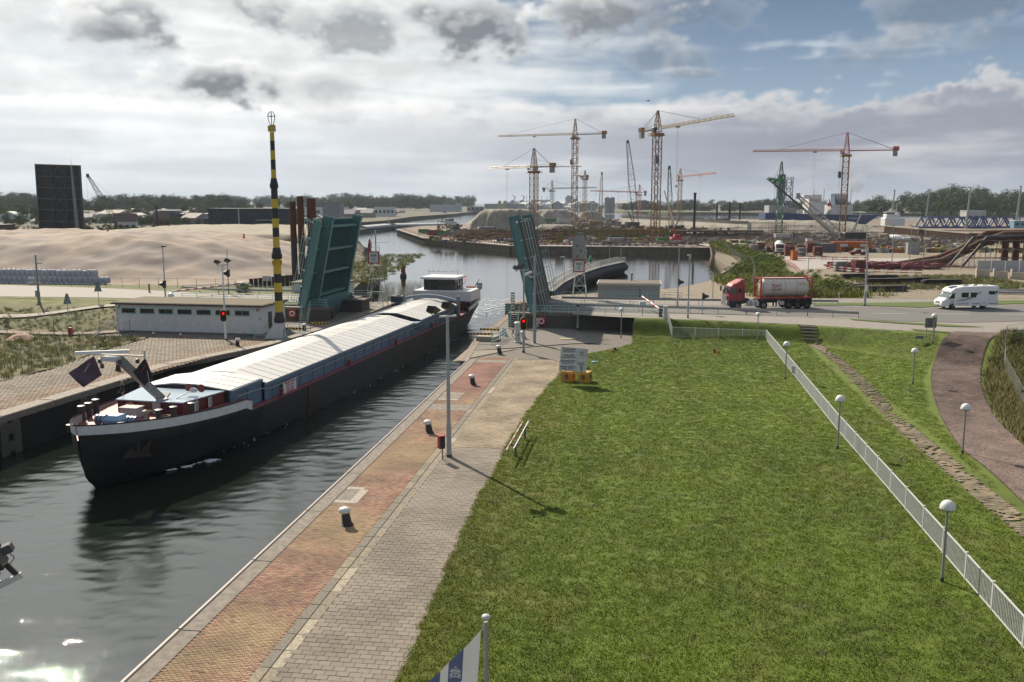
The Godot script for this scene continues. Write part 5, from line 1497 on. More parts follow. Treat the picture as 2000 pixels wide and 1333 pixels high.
	m = Mb.new(); m.tube(V(0.1, 0.86, -51.4), V(1.1, 0.86, -58.2), 0.045); part("white_pole", m, mt(0.62, 0.60, 0.58, 0.5), o)
	for i in 10:
		var a := V(-0.35, 0.86, -51.0).lerp(V(0.72, 0.86, -58.0), i / 10.0); var b := V(-0.35, 0.86, -51.0).lerp(V(0.72, 0.86, -58.0), (i + 1) / 10.0)
		m = Mb.new(); m.tube(a, b, 0.045, 0.045, 8, false); part("pole_band", m, mt(0.42, 0.12, 0.11, 0.5) if i % 2 else mt(0.55, 0.46, 0.44, 0.5), o)
	# small things on the grass
	m = Mb.new(); m.cbox(V(0, 0.16, 0), V(0.3, 0.36, 0.3), 0.05); solo("marker_stone", m, mt(0.03, 0.028, 0.026, 0.8), "small black marker stone on the lawn behind the notice board", "marker", V(10.75, 0, -92.4))
	m = Mb.new(); m.tube(Vector3.ZERO, V(0, 0.32, 0), 0.17, 0.15, 10); solo("orange_marker", m, mt(0.42, 0.11, 0.03, 0.6), "orange pot marker on the lawn behind the notice board", "marker", V(10.4, 0, -91.2))
	m = Mb.new(); m.cbox(V(0, 0.2, 0), V(0.2, 0.45, 0.2), 0.04); solo("marker_post", m, mt(0.05, 0.035, 0.03, 0.8), "short dark post on the lawn in front of the fence", "marker", V(20.85, 0, -91.0))
	m = Mb.new(); m.tube(Vector3.ZERO, V(0, 0.36, 0), 0.13, 0.12, 10); solo("orange_marker", m, mt(0.40, 0.10, 0.03, 0.6), "orange marker on the lawn in front of the fence", "marker", V(21.1, 0, -90.3))
	o = thing("ground_valve", "teal ground valve with upright spindle on the lawn", "valve", V(7.94, 0, -84.9))
	m = Mb.new(); m.box(V(0, 0.1, 0), V(0.55, 0.18, 0.3)); part("foot", m, mt(0.30, 0.44, 0.42, 0.5), o)
	m = Mb.new(); m.tube(V(0.1, 0.1, 0), V(0.1, 0.95, 0), 0.05); part("spindle", m, mt(0.10, 0.25, 0.30, 0.5), o)
	m = Mb.new(); m.cbox(Vector3.ZERO, V(1.7, 0.06, 0.9), 0.02); solo("wooden_cover", m, mt(0.30, 0.26, 0.16, 0.9), "pale board lying on the dark lock head paving", "board", V(6.3, 0.05, -100.4), 0.1)
	# white railing fence
	var fence := thing("railing_fence", "long white railing fence with thin balusters between lawn and bank", "fence")
	var wh := mt(0.60, 0.61, 0.60, 0.5, 0, "grain", 1.0)
	var pts := [V(18.08, 1.9, -103.6), V(18.3, 0.12, -101.4), V(28.4, 0.1, -98.9), V(22.1, 0, -59.4), V(20.17, 0, -45.98), V(16.4, 0, -20.5)]
	var bal := Mb.new(); bal.beam(V(0, 0.1, 0), V(0, 1.08, 0), 0.022)
	var bsh := bal.mesh()
	var thin := Mb.new()
	var single := 0
	for i in range(pts.size() - 2, -1, -1):
		var a: Vector3 = pts[i + 1]; var b: Vector3 = pts[i]
		if i == 1: b = pts[1]
		var len := a.distance_to(b); var np := maxi(1, int(round(len / 2.8)))
		var f := Mb.new()
		f.beam(a + Vector3.UP * 1.12, b + Vector3.UP * 1.12, 0.05, 0.05); f.beam(a + Vector3.UP * 0.09, b + Vector3.UP * 0.09, 0.04, 0.05)
		part("fence_rail", f, wh, fence)
		for k in np:
			var p := a.lerp(b, float(k) / np)
			var q := Mb.new(); q.beam(p - Vector3.UP * 0.1, p + Vector3.UP * 1.2, 0.07); q.box(p + Vector3.UP * 1.21, V(0.1, 0.03, 0.1))
			part("fence_post", q, wh, fence)
		var nb := int(len / 0.135)
		for k in nb:
			var p := a.lerp(b, (k + 0.5) / nb)
			if single < 300 and i >= 2:
				part("baluster", bsh, wh, fence).position = p; single += 1
			else: thin.beam(p + Vector3.UP * 0.1, p + Vector3.UP * 1.08, 0.022)
	part("far_balusters", thin, wh, fence).set_meta("kind", "stuff")
	m = Mb.new(); m.box(V(28.35, 0.6, -98.75) , V(0.14, 1.25, 0.14)); part("fence_post", m, wh, fence)
	m = Mb.new(); m.cbox(V(25.05, 0.62, -78.2), V(0.08, 0.7, 0.7), 0.02, Basis(Vector3.UP, 0.16)); part("sign_plate", m, mt(0.09, 0.12, 0.14, 0.5), fence)
	m = Mb.new(); m.cbox(V(0, 0.75, 0), V(0.5, 1.55, 0.5), 0.04)
	solo("barrier_pillar", m, mt(0.52, 0.53, 0.52, 0.6, 0, "blotch", 1.2), "white square pillar at the head of the railing fence by the road", "pillar", V(18.0, 1.85, -104.2), BT)
	# grey boards near the clinker path
	o = thing("sign_board", "square grey back of a sign board behind a globe lamp by the clinker path", "sign", V(42.6, hr(42.6, -90.3), -90.3))
	m = Mb.new(); m.box(V(0, 1.75, 0), V(1.15, 1.0, 0.05)); part("panel", m, mt(0.10, 0.112, 0.105, 0.6), o)
	m = Mb.new(); m.tube(V(-0.4, 0, 0.04), V(-0.4, 2.2, 0.04), 0.03); m.tube(V(0.4, 0, 0.04), V(0.4, 2.2, 0.04), 0.03); part("leg", m, mt(0.25, 0.25, 0.24, 0.5), o)
	o = thing("sign_board", "low grey information panel on two legs on the grass bank", "sign", V(41.4, hr(41.4, -90), -90))
	m = Mb.new(); m.box(V(0, 0.62, 0), V(0.8, 0.32, 0.05)); part("panel", m, mt(0.13, 0.15, 0.16, 0.5), o)
	for s in [-0.36, 0.36]:
		m = Mb.new(); m.beam(V(s, 0, 0), V(s, 0.8, 0), 0.06); part("leg", m, mt(0.14, 0.13, 0.11, 0.6), o)
	# chain-link fence in the bushes on the far right
	var mesh_fence := [V(53, 1.9, -90.5), V(49.2, 1.7, -88.2), V(46.6, 0.74, -83.6), V(44.6, 0, -79.7), V(41.6, 0, -72.9), V(38.2, 0, -65.4), V(35.6, 0, -57.9), V(33, 0, -49)]
	wire_fence("sagging grey chain link fence among the bushes right of the clinker path", mesh_fence, 1.5, 0)
	m = Mb.new()
	m.box(V(51.5, 2.3, -90.4), V(1.2, 0.35, 0.06))
	for s in [50.95, 52.05]: m.tube(V(s, 1.5, -90.42), V(s, 2.5, -90.42), 0.03)
	solo("sign_board", m, mt(0.18, 0.2, 0.22, 0.5), "narrow grey name plate on two legs by the chain link fence", "sign")
	# flag on its pole, and the floodlight under the camera's parapet
	o = thing("flag_pole", "grey flagpole with a flattened ball top in the foreground", "flagpole", V(-0.4, 0, -13))
	m = Mb.new(); m.tube(V(0, 0, 0), V(0, 8.82, 0), 0.06, 0.032, 12); part("pole", m, mt(0.27, 0.255, 0.235, 0.5), o)
	m = Mb.new(); m.ball(V(0, 8.9, 0), V(0.072, 0.048, 0.072), 16); part("ball_top", m, mt(0.42, 0.40, 0.38, 0.35), o)
	m = Mb.new(); m.pipe([V(-0.03, 8.82, 0.01), V(-0.05, 8.74, 0.02), V(-0.06, 8.68, 0.02)], 0.006); part("halyard", m, mt(0.5, 0.48, 0.45, 0.7), o)
	flag()
	o = thing("wall_floodlight", "black finned floodlight on a white bracket at the left edge", "floodlight", V(-5.55, 11.45, -9.0), 0.35)
	m = Mb.new(); m.cbox(V(-0.08, 0.0, 0), V(0.46, 0.26, 0.3), 0.03, Basis(Vector3.BACK, 0.35))
	for i in 9: m.box(Basis(Vector3.BACK, 0.35) * V(-0.28 + i * 0.05, -0.02, 0.16) + V(-0.02, 0, 0), V(0.012, 0.24, 0.05), Basis(Vector3.BACK, 0.35))
	part("housing", m, mt(0.016, 0.016, 0.017, 0.45), o)
	m = Mb.new(); m.cbox(V(0.2, 0.13, 0), V(0.1, 0.09, 0.12), 0.01, Basis(Vector3.BACK, 0.35)); part("junction_box", m, mt(0.05, 0.05, 0.055, 0.5), o)
	m = Mb.new(); m.pipe([V(0.22, 0.1, 0.05), V(0.27, 0.04, 0.05), V(0.2, -0.06, 0.05)], 0.005); part("cable", m, mt(0.03, 0.03, 0.03, 0.6), o)
	m = Mb.new(); m.beam(V(0.18, -0.02, 0.05), V(0.28, -0.16, 0.05), 0.035, 0.05); part("bracket", m, mt(0.02, 0.02, 0.02, 0.5), o)
	m = Mb.new(); m.beam(V(0.33, -0.16, 0.05), V(-0.6, -0.55, 0.05), 0.05, 0.06); part("arm", m, mt(0.45, 0.44, 0.41, 0.5), o)

func flag() -> void: # white cloth with blue fields, hanging in a light breeze; carried by the pole
	var o := thing("flag", "white and blue service flag hanging from the flagpole in the foreground", "flag", V(-0.46, 8.7, -13), 0.0)
	var cloth := func(u: float, v: float) -> Vector3: # u along the fly, v down the hoist
		var p := V(-0.02 - 0.10 * v, -1.5 * v, 0.02)
		p += V(-0.80 * u, -0.88 * u + 0.10 * u * u, 0.10 * u)
		p.z += sin(u * 9.0 + v * 2.0) * 0.035 * (0.2 + u) + sin(v * 7.0 + u * 4) * 0.02
		return p
	var put := func(u0: float, u1: float, v0: float, v1: float, lift: float) -> Mb:
		var m := Mb.new()
		for i in 8:
			for j in 8:
				var q := []
				for e in [[i, j], [i, j + 1], [i + 1, j + 1], [i + 1, j]]: q.append((cloth.call(lerpf(u0, u1, e[0] / 8.0), lerpf(v0, v1, e[1] / 8.0)) as Vector3) + V(0, 0, lift))
				m.quad(q[3], q[2], q[1], q[0])
		return m
	var w := mt(0.60, 0.58, 0.55, 0.85).duplicate(); w.backlight_enabled = true; w.backlight = Color(0.3, 0.3, 0.3)
	var b := mt(0.048, 0.065, 0.125, 0.85).duplicate(); b.backlight_enabled = true; b.backlight = Color(0.15, 0.17, 0.25)
	part("white_field", put.call(0.0, 0.33, 0, 1, 0), w, o)
	part("blue_field", put.call(0.33, 0.62, 0.0, 0.37, 0.001), b, o)
	part("white_field", put.call(0.33, 0.62, 0.37, 1, 0), w, o)
	part("white_field", put.call(0.62, 0.78, 0, 1, 0), w, o)
	part("blue_field", put.call(0.78, 1.0, 0, 1, 0), mt(0.11, 0.14, 0.26, 0.85), o)
	# coat of arms: crowned shield between two lions on a scroll, in pale lines
	var m := Mb.new()
	var l := func(a: Array, r: float) -> void:
		for i in a.size() - 1:
			m.tube((cloth.call(a[i].x, a[i].y) as Vector3) + V(0, 0, 0.006), (cloth.call(a[i + 1].x, a[i + 1].y) as Vector3) + V(0, 0, 0.006), r, r, 5)
	var c := Vector2(0.475, 0.20)
	var pt := func(x: float, y: float) -> Vector2: return c + Vector2(-x * 1.15, -y * 0.74 + x * 0.66)
	var ln := func(a: Array, r: float) -> void:
		var p := []
		for i in range(0, a.size(), 2): p.append(pt.call(a[i] * 0.1, a[i + 1] * 0.1))
		l.call(p, r)
	ln.call([-0.32, 0.35, 0.32, 0.35, 0.32, -0.1, 0.0, -0.42, -0.32, -0.1, -0.32, 0.35], 0.006)
	for k in [-0.16, 0.0, 0.16]: ln.call([k, 0.3, k, -0.2], 0.005)
	ln.call([-0.26, 0.5, 0.26, 0.5], 0.008); ln.call([-0.26, 0.5, -0.3, 0.72, -0.1, 0.84, 0, 0.92, 0.1, 0.84, 0.3, 0.72, 0.26, 0.5], 0.005); ln.call([0, 0.92, 0, 1.1], 0.005); ln.call([-0.06, 1.02, 0.06, 1.02], 0.005)
	for s in [-1, 1]:
		ln.call([s * 0.42, 0.2, s * 0.55, 0.5, s * 0.7, 0.52, s * 0.74, 0.3, s * 0.6, 0.1, s * 0.72, -0.2, s * 0.6, -0.5], 0.010)
		ln.call([s * 0.72, -0.1, s * 0.92, -0.3, s * 0.9, -0.6], 0.008); ln.call([s * 0.8, 0.1, s * 1.0, 0.3, s * 0.95, 0.15], 0.004); ln.call([s * 0.5, 0.2, s * 0.36, 0.05], 0.006); ln.call([s * 0.55, -0.2, s * 0.4, -0.35], 0.006)
		ln.call([s * 0.95, -0.78, s * 0.6, -0.72, s * 0.55, -0.6], 0.007)
	ln.call([-0.55, -0.6, 0.55, -0.6], 0.009)
	part("coat_of_arms", m, mt(0.62, 0.61, 0.6, 0.8), o)

func wire_fence(label: String, pts: Array, h: float, arm: int) -> void: # posts, top and bottom rail, thin diagonal mesh
	var o := thing("wire_fence", label, "fence")
	var g := mt(0.20, 0.205, 0.20, 0.6, 0.2)
	var net := Mb.new()
	for i in pts.size() - 1:
		var a: Vector3 = pts[i]; var b: Vector3 = pts[i + 1]
		var n := maxi(1, int(round(a.distance_to(b) / 3.0)))
		for k in n + (1 if i == pts.size() - 2 else 0):
			var p := a.lerp(b, float(k) / n); var up := V(R(-0.04, 0.04), 1, R(-0.04, 0.04))
			var m := Mb.new(); m.tube(p, p + up * h, 0.035, 0.03, 6)
			part("post", m, g, o)
		net.bar(a + Vector3.UP * h * 0.97, b + Vector3.UP * h * 0.97, 0.018)
		var c := int(a.distance_to(b) / 0.22)
		for k in c:
			var p := a.lerp(b, float(k) / c); var q := a.lerp(b, minf(float(k + 5) / c, 1)); 
			net.bar(p, q + Vector3.UP * h * 0.95, 0.0028); net.bar(q, p + Vector3.UP * h * 0.95, 0.0028)
	var w := part("wire_mesh", net, g, o)
	w.set_meta("kind", "stuff")

# ---------------------------------------------------------------- vehicles and the things along the road
func wheel(o: Node3D, at: Vector3, r: float, w: float, hub: Material) -> void: # axle along z
	var b := Basis(Vector3.RIGHT, PI / 2)
	var m := Mb.new(); m.lathe([Vector2(r * 0.55, -w / 2), Vector2(r * 0.9, -w / 2), Vector2(r, -w * 0.32), Vector2(r, w * 0.32), Vector2(r * 0.9, w / 2), Vector2(r * 0.55, w / 2)], at, 20, b)
	var t := part("wheel", m, mt(0.014, 0.014, 0.014, 0.85), o)
	m = Mb.new(); m.lathe([Vector2(0, w * 0.30), Vector2(r * 0.2, w * 0.36), Vector2(r * 0.3, w * 0.24), Vector2(r * 0.5, w * 0.3), Vector2(r * 0.58, w * 0.46)], at, 16, b)
	for k in 8: m.ball(at + V(cos(k * TAU / 8) * r * 0.36, sin(k * TAU / 8) * r * 0.36, w * 0.3), Vector3.ONE * r * 0.05, 4)
	part("rim", m, hub, t)
	m = Mb.new(); m.lathe([Vector2(r * 0.56, -w * 0.4), Vector2(0, -w * 0.4)], at, 12, b)
	part("rim", m, mt(0.03, 0.03, 0.03, 0.8), t)

func loft(m: Mb, prof: Array, zs: Array, shrink: Array) -> void: # side outline swept across, pulled in at the edges for rounded shoulders
	var cx := 0.0; var cy := 0.0
	for p in prof: cx += p.x / prof.size(); cy += p.y / prof.size()
	var n := prof.size()
	for k in zs.size() - 1:
		for i in n:
			var j := (i + 1) % n
			var q := []
			for e in [[i, k], [j, k], [j, k + 1], [i, k + 1]]:
				var s: float = shrink[e[1]]; var p: Vector2 = prof[e[0]]
				q.append(V(p.x - signf(p.x - cx) * minf(s, absf(p.x - cx)), p.y - (s if p.y > cy else 0.0), zs[e[1]]))
			m.quad(q[0], q[1], q[2], q[3])
	for k in [0, zs.size() - 1]:
		var s: float = shrink[k]; var a := []
		for p in prof: a.append(Vector2(p.x - signf(p.x - cx) * minf(s, absf(p.x - cx)), p.y - (s if p.y > cy else 0.0)))
		m.extrude(a, Transform3D(Basis.IDENTITY, V(0, 0, zs[k])), 0.004)

func side_patch(m: Mb, poly: Array, z: float, t := 0.02) -> void: m.extrude(V2(poly), Transform3D(Basis.IDENTITY, V(0, 0, z)), t)

func truck() -> void: # front at -x, near side +z
	var o := thing("tank_truck", "red truck with a white tank container on its trailer driving on the road", "truck", V(27.25, 1.905, -114.3), 0.09)
	var red := mt(0.34, 0.018, 0.026, 0.3, 0, "blotch", 4.0); red = red.duplicate(); red.clearcoat_enabled = true; red.clearcoat = 0.5
	var dark := mt(0.035, 0.036, 0.038, 0.5); var black := mt(0.012, 0.012, 0.012, 0.6)
	var m := Mb.new()
	loft(m, V2([0.05, 1.15, 2.25, 1.15, 2.25, 2.75, 2.2, 3.2, 0.45, 2.9, 0.15, 2.2]), [-1.24, -1.18, 1.18, 1.24], [0.07, 0, 0, 0.07])
	part("cab", m, red, o)
	m = Mb.new(); loft(m, V2([0.5, 2.92, 2.22, 3.2, 2.22, 3.78, 1.75, 3.72, 0.75, 3.2]), [-1.1, -0.9, 0.9, 1.1], [0.22, 0, 0, 0.22])
	part("roof_fairing", m, red, o)
	m = Mb.new(); m.extrude(V2([0.03, 2.05, 0.10, 2.05, 0.46, 2.86, 0.38, 2.86]), Transform3D(Basis.IDENTITY, Vector3.ZERO), 2.2); part("windscreen", m, glass(), o)
	m = Mb.new(); side_patch(m, [0.3, 2.02, 1.05, 1.98, 1.05, 2.72, 0.55, 2.76], 1.245); part("door_window", m, glass(0.10, 0.12, 0.115), o)
	m = Mb.new(); side_patch(m, [1.35, 2.1, 1.72, 2.1, 1.72, 2.68, 1.35, 2.68], 1.245); part("cabin_window", m, glass(), o)
	m = Mb.new(); side_patch(m, [1.06, 1.2, 1.12, 1.2, 1.12, 2.75, 1.06, 2.75], 1.245); side_patch(m, [1.9, 1.2, 2.0, 1.2, 2.0, 2.7, 1.9, 2.7], 1.245); part("panel_gap", m, black, o)
	m = Mb.new(); m.box(V(0.1, 0.8, 0), V(0.3, 0.75, 2.4)); m.box(V(0.02, 1.35, 0), V(0.16, 0.8, 1.7)); part("front_bumper", m, mt(0.16, 0.165, 0.17, 0.4), o)
	for s in [-0.95, 0.95]:
		m = Mb.new(); m.cbox(V(-0.03, 0.95, s), V(0.1, 0.22, 0.36), 0.03); part("headlight", m, mt(0.5, 0.52, 0.52, 0.15), o)
		m = Mb.new(); m.box(V(-0.1, 2.45, s * 1.42), V(0.16, 0.6, 0.26)); m.beam(V(0.25, 2.75, s * 1.25), V(-0.1, 2.8, s * 1.42), 0.05); part("mirror", m, black, o)
	m = Mb.new(); m.box(V(1.2, 0.92, 0), V(2.0, 0.45, 2.44)); m.box(V(0.62, 0.6, 1.1), V(0.5, 0.4, 0.24)); part("side_skirt", m, dark, o)
	m = Mb.new(); m.box(V(3.9, 0.85, 0), V(5.6, 0.26, 0.9)); m.box(V(4.6, 1.1, 0), V(1.1, 0.14, 1.6)); m.box(V(2.6, 1.1, 0.2), V(0.5, 0.5, 1.6)); part("tractor_chassis", m, dark, o)
	m = Mb.new(); m.cbox(V(3.35, 0.72, 0.98), V(1.5, 0.62, 0.5), 0.08); part("fuel_tank", m, mt(0.48, 0.49, 0.5, 0.3, 0.6), o)
	m = Mb.new(); m.box(V(3.05, 0.72, 1.0), V(0.06, 0.66, 0.52)); m.box(V(3.65, 0.72, 1.0), V(0.06, 0.66, 0.52)); part("tank_strap", m, dark, o)
	var hub := mt(0.24, 0.23, 0.21, 0.45, 0.3)
	for x in [1.35, 4.75]: for z in [-1.02, 1.02]: wheel(o, V(x, 0.51, z), 0.51, 0.4, hub)
	for x in [8.05, 9.25, 10.5]: for z in [-1.02, 1.02]: wheel(o, V(x, 0.52, z), 0.52, 0.42, mt(0.11, 0.085, 0.06, 0.6, 0.2))
	for x in [8.05, 9.25, 10.5]:
		m = Mb.new()
		for k in 8: m.beam(V(x + cos(k * PI / 8) * 0.62, 0.52 + sin(k * PI / 8) * 0.62, 0.98), V(x + cos((k + 1) * PI / 8) * 0.62, 0.52 + sin((k + 1) * PI / 8) * 0.62, 0.98), 0.5, 0.04)
		part("mudguard", m, black, o)
	m = Mb.new(); m.box(V(7.75, 1.17, 0), V(7.2, 0.2, 1.2)); m.box(V(11.0, 0.95, 0), V(0.14, 0.5, 2.4))
	for x in [6.1, 6.5]: m.beam(V(x, 0.3, 0.9), V(x, 1.2, 0.9), 0.16)
	part("trailer_chassis", m, dark, o)
	m = Mb.new(); m.cbox(V(7.15, 0.75, 1.0), V(0.6, 0.5, 0.4), 0.04); part("tool_box", m, mt(0.42, 0.42, 0.41, 0.5), o)
	m = Mb.new(); m.box(V(11.06, 1.15, 0.9), V(0.05, 0.14, 0.4)); part("tail_light", m, mt(0.3, 0.02, 0.02, 0.3), o)
	# tank container in its red frame
	var tank := thing("tank_container", "white tank container in a red frame carried by the red truck", "container", V(27.25, 1.905, -114.3), 0.09)
	var rd := mt(0.27, 0.022, 0.032, 0.5)
	m = Mb.new()
	for x in [4.3, 11.0]:
		for z in [-1.16, 1.16]: m.beam(V(x, 1.3, z), V(x, 3.92, z), 0.17)
		for y in [1.38, 3.86]: m.beam(V(x, y, -1.1), V(x, y, 1.1), 0.14)
		m.beam(V(x, 1.4, -1.1), V(x, 3.85, 1.1), 0.06); m.beam(V(x, 1.4, 1.1), V(x, 3.85, -1.1), 0.06)
	for z in [-1.16, 1.16]: m.beam(V(4.3, 1.4, z), V(11.0, 1.4, z), 0.12, 0.2); m.beam(V(4.3, 3.9, z), V(11.0, 3.9, z), 0.09, 0.1)
	part("frame", m, rd, tank)
	m = Mb.new(); m.lathe([Vector2(0, 4.42), Vector2(0.7, 4.52), Vector2(1.02, 4.72), Vector2(1.13, 4.95), Vector2(1.13, 10.4), Vector2(1.02, 10.62), Vector2(0.7, 10.82), Vector2(0, 10.9)], V(0, 2.66, 0), 28, Basis(Vector3.UP, Vector3.RIGHT, Vector3.FORWARD))
	part("tank_shell", m, mt(0.62, 0.58, 0.51, 0.42, 0, "blotch", 3.0), tank)
	for x in [6.05, 7.6, 9.1]:
		m = Mb.new(); m.lathe([Vector2(1.138, -0.02), Vector2(1.138, 0.02)], V(x, 2.66, 0), 28, Basis(Vector3.UP, Vector3.RIGHT, Vector3.FORWARD)); part("strap", m, mt(0.16, 0.15, 0.14, 0.6), tank)
	m = Mb.new(); m.box(V(7.65, 3.87, 0), V(5.5, 0.05, 0.7)); part("walkway", m, mt(0.55, 0.5, 0.44, 0.6), tank)
	text_part("TWS", 0.62, V(6.35, 2.82, 1.12), mt(0.27, 0.02, 0.035, 0.5), tank, 1.35, false)
	text_part("RENT-A-TAINER", 0.16, V(6.35, 2.46, 1.14), mt(0.27, 0.05, 0.06, 0.5), tank, 1.3)
	m = Mb.new()
	for x in [9.55, 10.0, 10.32]: m.box(V(x, 3.12, 1.06), V(0.3 if x < 10.2 else 0.14, 0.16, 0.02))
	part("yellow_plate", m, mt(0.55, 0.32, 0.03, 0.5), tank)
	for q in [["XINU 811", 9.7, 3.33, 0.8], ["22T6", 10.2, 2.86, 0.4], ["1204", 10.2, 2.05, 0.5], ["tank", 5.3, 1.8, 0.5], ["www", 6.3, 2.2, 0.8]]: text_part(q[0], 0.1, V(q[1], q[2], 1.1 if q[2] > 2.2 and q[2] < 3 else 1.02), mt(0.1, 0.1, 0.1, 0.6), tank, q[3], false)
	var d := solo("person", figure("sit", Color(0.42, 0.14, 0.03), Color(0.05, 0.05, 0.06), Color(0.12, 0.09, 0.07), Color(0.45, 0.17, 0.03)), vmat(0.85), "person in an orange vest at the wheel of the red truck", "person")
	d.transform = Transform3D(Basis(Vector3.UP, -PI / 2), o.transform * V(1.12, 0.72, 0.98))

func camper() -> void: # front at -x, near side +z
	var o := thing("motorhome", "white motorhome with dark swoosh stripes driving on the road", "motorhome", V(58.35, 1.905, -114.6), 0.10)
	var w := mt(0.70, 0.70, 0.69, 0.35).duplicate(); w.clearcoat_enabled = true; w.clearcoat = 0.4
	var dk := mt(0.03, 0.032, 0.034, 0.4)
	var m := Mb.new()
	loft(m, V2([-2.3, 0.42, 3.62, 0.42, 3.68, 2.75, 3.5, 2.92, 1.5, 2.93, -1.2, 2.86, -2.25, 2.66, -2.72, 2.3, -2.7, 2.08, -2.15, 2.05]), [-1.13, -1.06, 1.06, 1.13], [0.08, 0, 0, 0.08])
	part("body", m, w, o)
	m = Mb.new(); loft(m, V2([-3.78, 0.35, -1.9, 0.35, -1.9, 2.1, -2.5, 2.1, -3.15, 1.42, -3.72, 1.08, -3.84, 0.75]), [-1.0, -0.86, 0.86, 1.0], [0.1, 0, 0, 0.1])
	part("cab", m, w, o)
	m = Mb.new(); m.extrude(V2([-3.17, 1.45, -3.1, 1.43, -2.5, 2.06, -2.57, 2.08]), Transform3D.IDENTITY, 1.66); part("windscreen", m, mt(0.10, 0.13, 0.14, 0.05), o)
	m = Mb.new(); side_patch(m, [-2.95, 1.36, -2.1, 1.36, -2.1, 1.98, -2.5, 1.98], 1.01); part("door_window", m, glass(), o)
	m = Mb.new(); side_patch(m, [-1.35, 1.5, 0.62, 1.5, 0.75, 2.12, -1.35, 2.12], 1.145); part("living_window", m, glass(), o)
	m = Mb.new(); side_patch(m, [-0.4, 1.52, -0.15, 1.52, -0.15, 2.1, -0.4, 2.1], 1.158); part("window_divider", m, w, o)
	m = Mb.new(); side_patch(m, [2.3, 1.85, 3.15, 1.85, 3.15, 2.28, 2.3, 2.28], 1.145); part("rear_window", m, glass(), o)
	m = Mb.new(); side_patch(m, [3.22, 1.85, 3.4, 1.98, 3.55, 2.3, 3.22, 2.3], 1.145); part("rear_trim", m, dk, o)
	m = Mb.new() # swoosh stripes
	for k in 2:
		var y := -0.16 * k
		for i in 10:
			var t0 := i / 10.0; var t1 := (i + 1) / 10.0
			var f := func(t: float) -> Vector2: return Vector2(-2.7 + t * (3.9 - k * 0.3), 1.12 + y * (1 - t) + pow(t, 2.6) * (1.0 - k * 0.42))
			var a: Vector2 = f.call(t0); var b: Vector2 = f.call(t1); var h := lerpf(0.02, 0.13 - k * 0.03, t0)
			if k == 1 and i > 7: continue
			side_patch(m, [a.x, a.y, b.x, b.y, b.x + 0.03, b.y + h, a.x, a.y + h], 1.148 if a.x > -2.2 else 1.03, 0.02)
	for q in [[-1.9, -0.3], [0.2, 1.2], [2.4, 3.6]]: side_patch(m, [q[0], 0.66, q[1], 0.66, q[1], 0.72, q[0], 0.72], 1.145)
	part("stripe", m, dk, o)
	m = Mb.new()
	for q in [[2.45, 0.75, 3.25, 0.75, 3.25, 1.5, 2.45, 1.5], [-1.2, 0.5, -0.6, 0.5, -0.6, 1.0, -1.2, 1.0]]:
		for i in 4:
			var a := Vector2(q[i * 2], q[i * 2 + 1]); var b := Vector2(q[(i * 2 + 2) % 8], q[(i * 2 + 3) % 8])
			m.beam(V(a.x, a.y, 1.135), V(b.x, b.y, 1.135), 0.015)
	part("hatch_outline", m, mt(0.3, 0.3, 0.3, 0.5), o)
	for s in [-0.8, 0.8]:
		m = Mb.new(); m.cbox(V(-3.6, 0.98, s), V(0.3, 0.2, 0.26), 0.05, Basis(Vector3.BACK, 0.4)); part("headlight", m, mt(0.35, 0.37, 0.38, 0.1), o)
		m = Mb.new(); m.cbox(V(-2.85, 1.5, s * 1.42), V(0.14, 0.34, 0.2), 0.03); part("mirror", m, dk, o)
	m = Mb.new(); m.cbox(V(-3.78, 0.86, 0), V(0.12, 0.2, 0.9), 0.03); m.box(V(-3.8, 0.4, 0), V(0.14, 0.1, 1.5)); part("grille", m, dk, o)
	m = Mb.new(); m.box(V(-3.86, 0.58, 0), V(0.02, 0.11, 0.5)); part("number_plate", m, mt(0.6, 0.58, 0.5, 0.5), o)
	m = Mb.new(); m.box(V(-2.0, 2.78, 0.1), V(0.9, 0.03, 0.8), Basis(Vector3.BACK, 0.2)); part("skylight", m, mt(0.06, 0.08, 0.11, 0.1), o)
	m = Mb.new(); m.cbox(V(-0.3, 2.95, 0), V(0.7, 0.1, 0.6), 0.03); m.cbox(V(0.9, 2.99, 0.1), V(0.5, 0.16, 0.5), 0.06); m.cbox(V(2.3, 2.97, 0), V(0.7, 0.08, 0.6), 0.03); part("roof_vent", m, mt(0.35, 0.35, 0.36, 0.5), o)
	for x in [-2.45, 1.7]: for z in [-0.88, 0.93]: wheel(o, V(x, 0.34, z), 0.36, 0.28, mt(0.05, 0.05, 0.055, 0.35, 0.4))
	for x in [-2.45, 1.7]:
		m = Mb.new(); m.lathe([Vector2(0.36, 0), Vector2(0.44, 0.02)], V(x, 0.4, 1.0 if x < 0 else 1.12), 20, Basis(Vector3.RIGHT, PI / 2)); part("wheel_arch", m, mt(0.02, 0.02, 0.02, 0.7), o)
	m = Mb.new(); m.box(V(3.7, 0.95, 0.9), V(0.05, 0.5, 0.16)); part("tail_light", m, mt(0.3, 0.03, 0.03, 0.3), o)

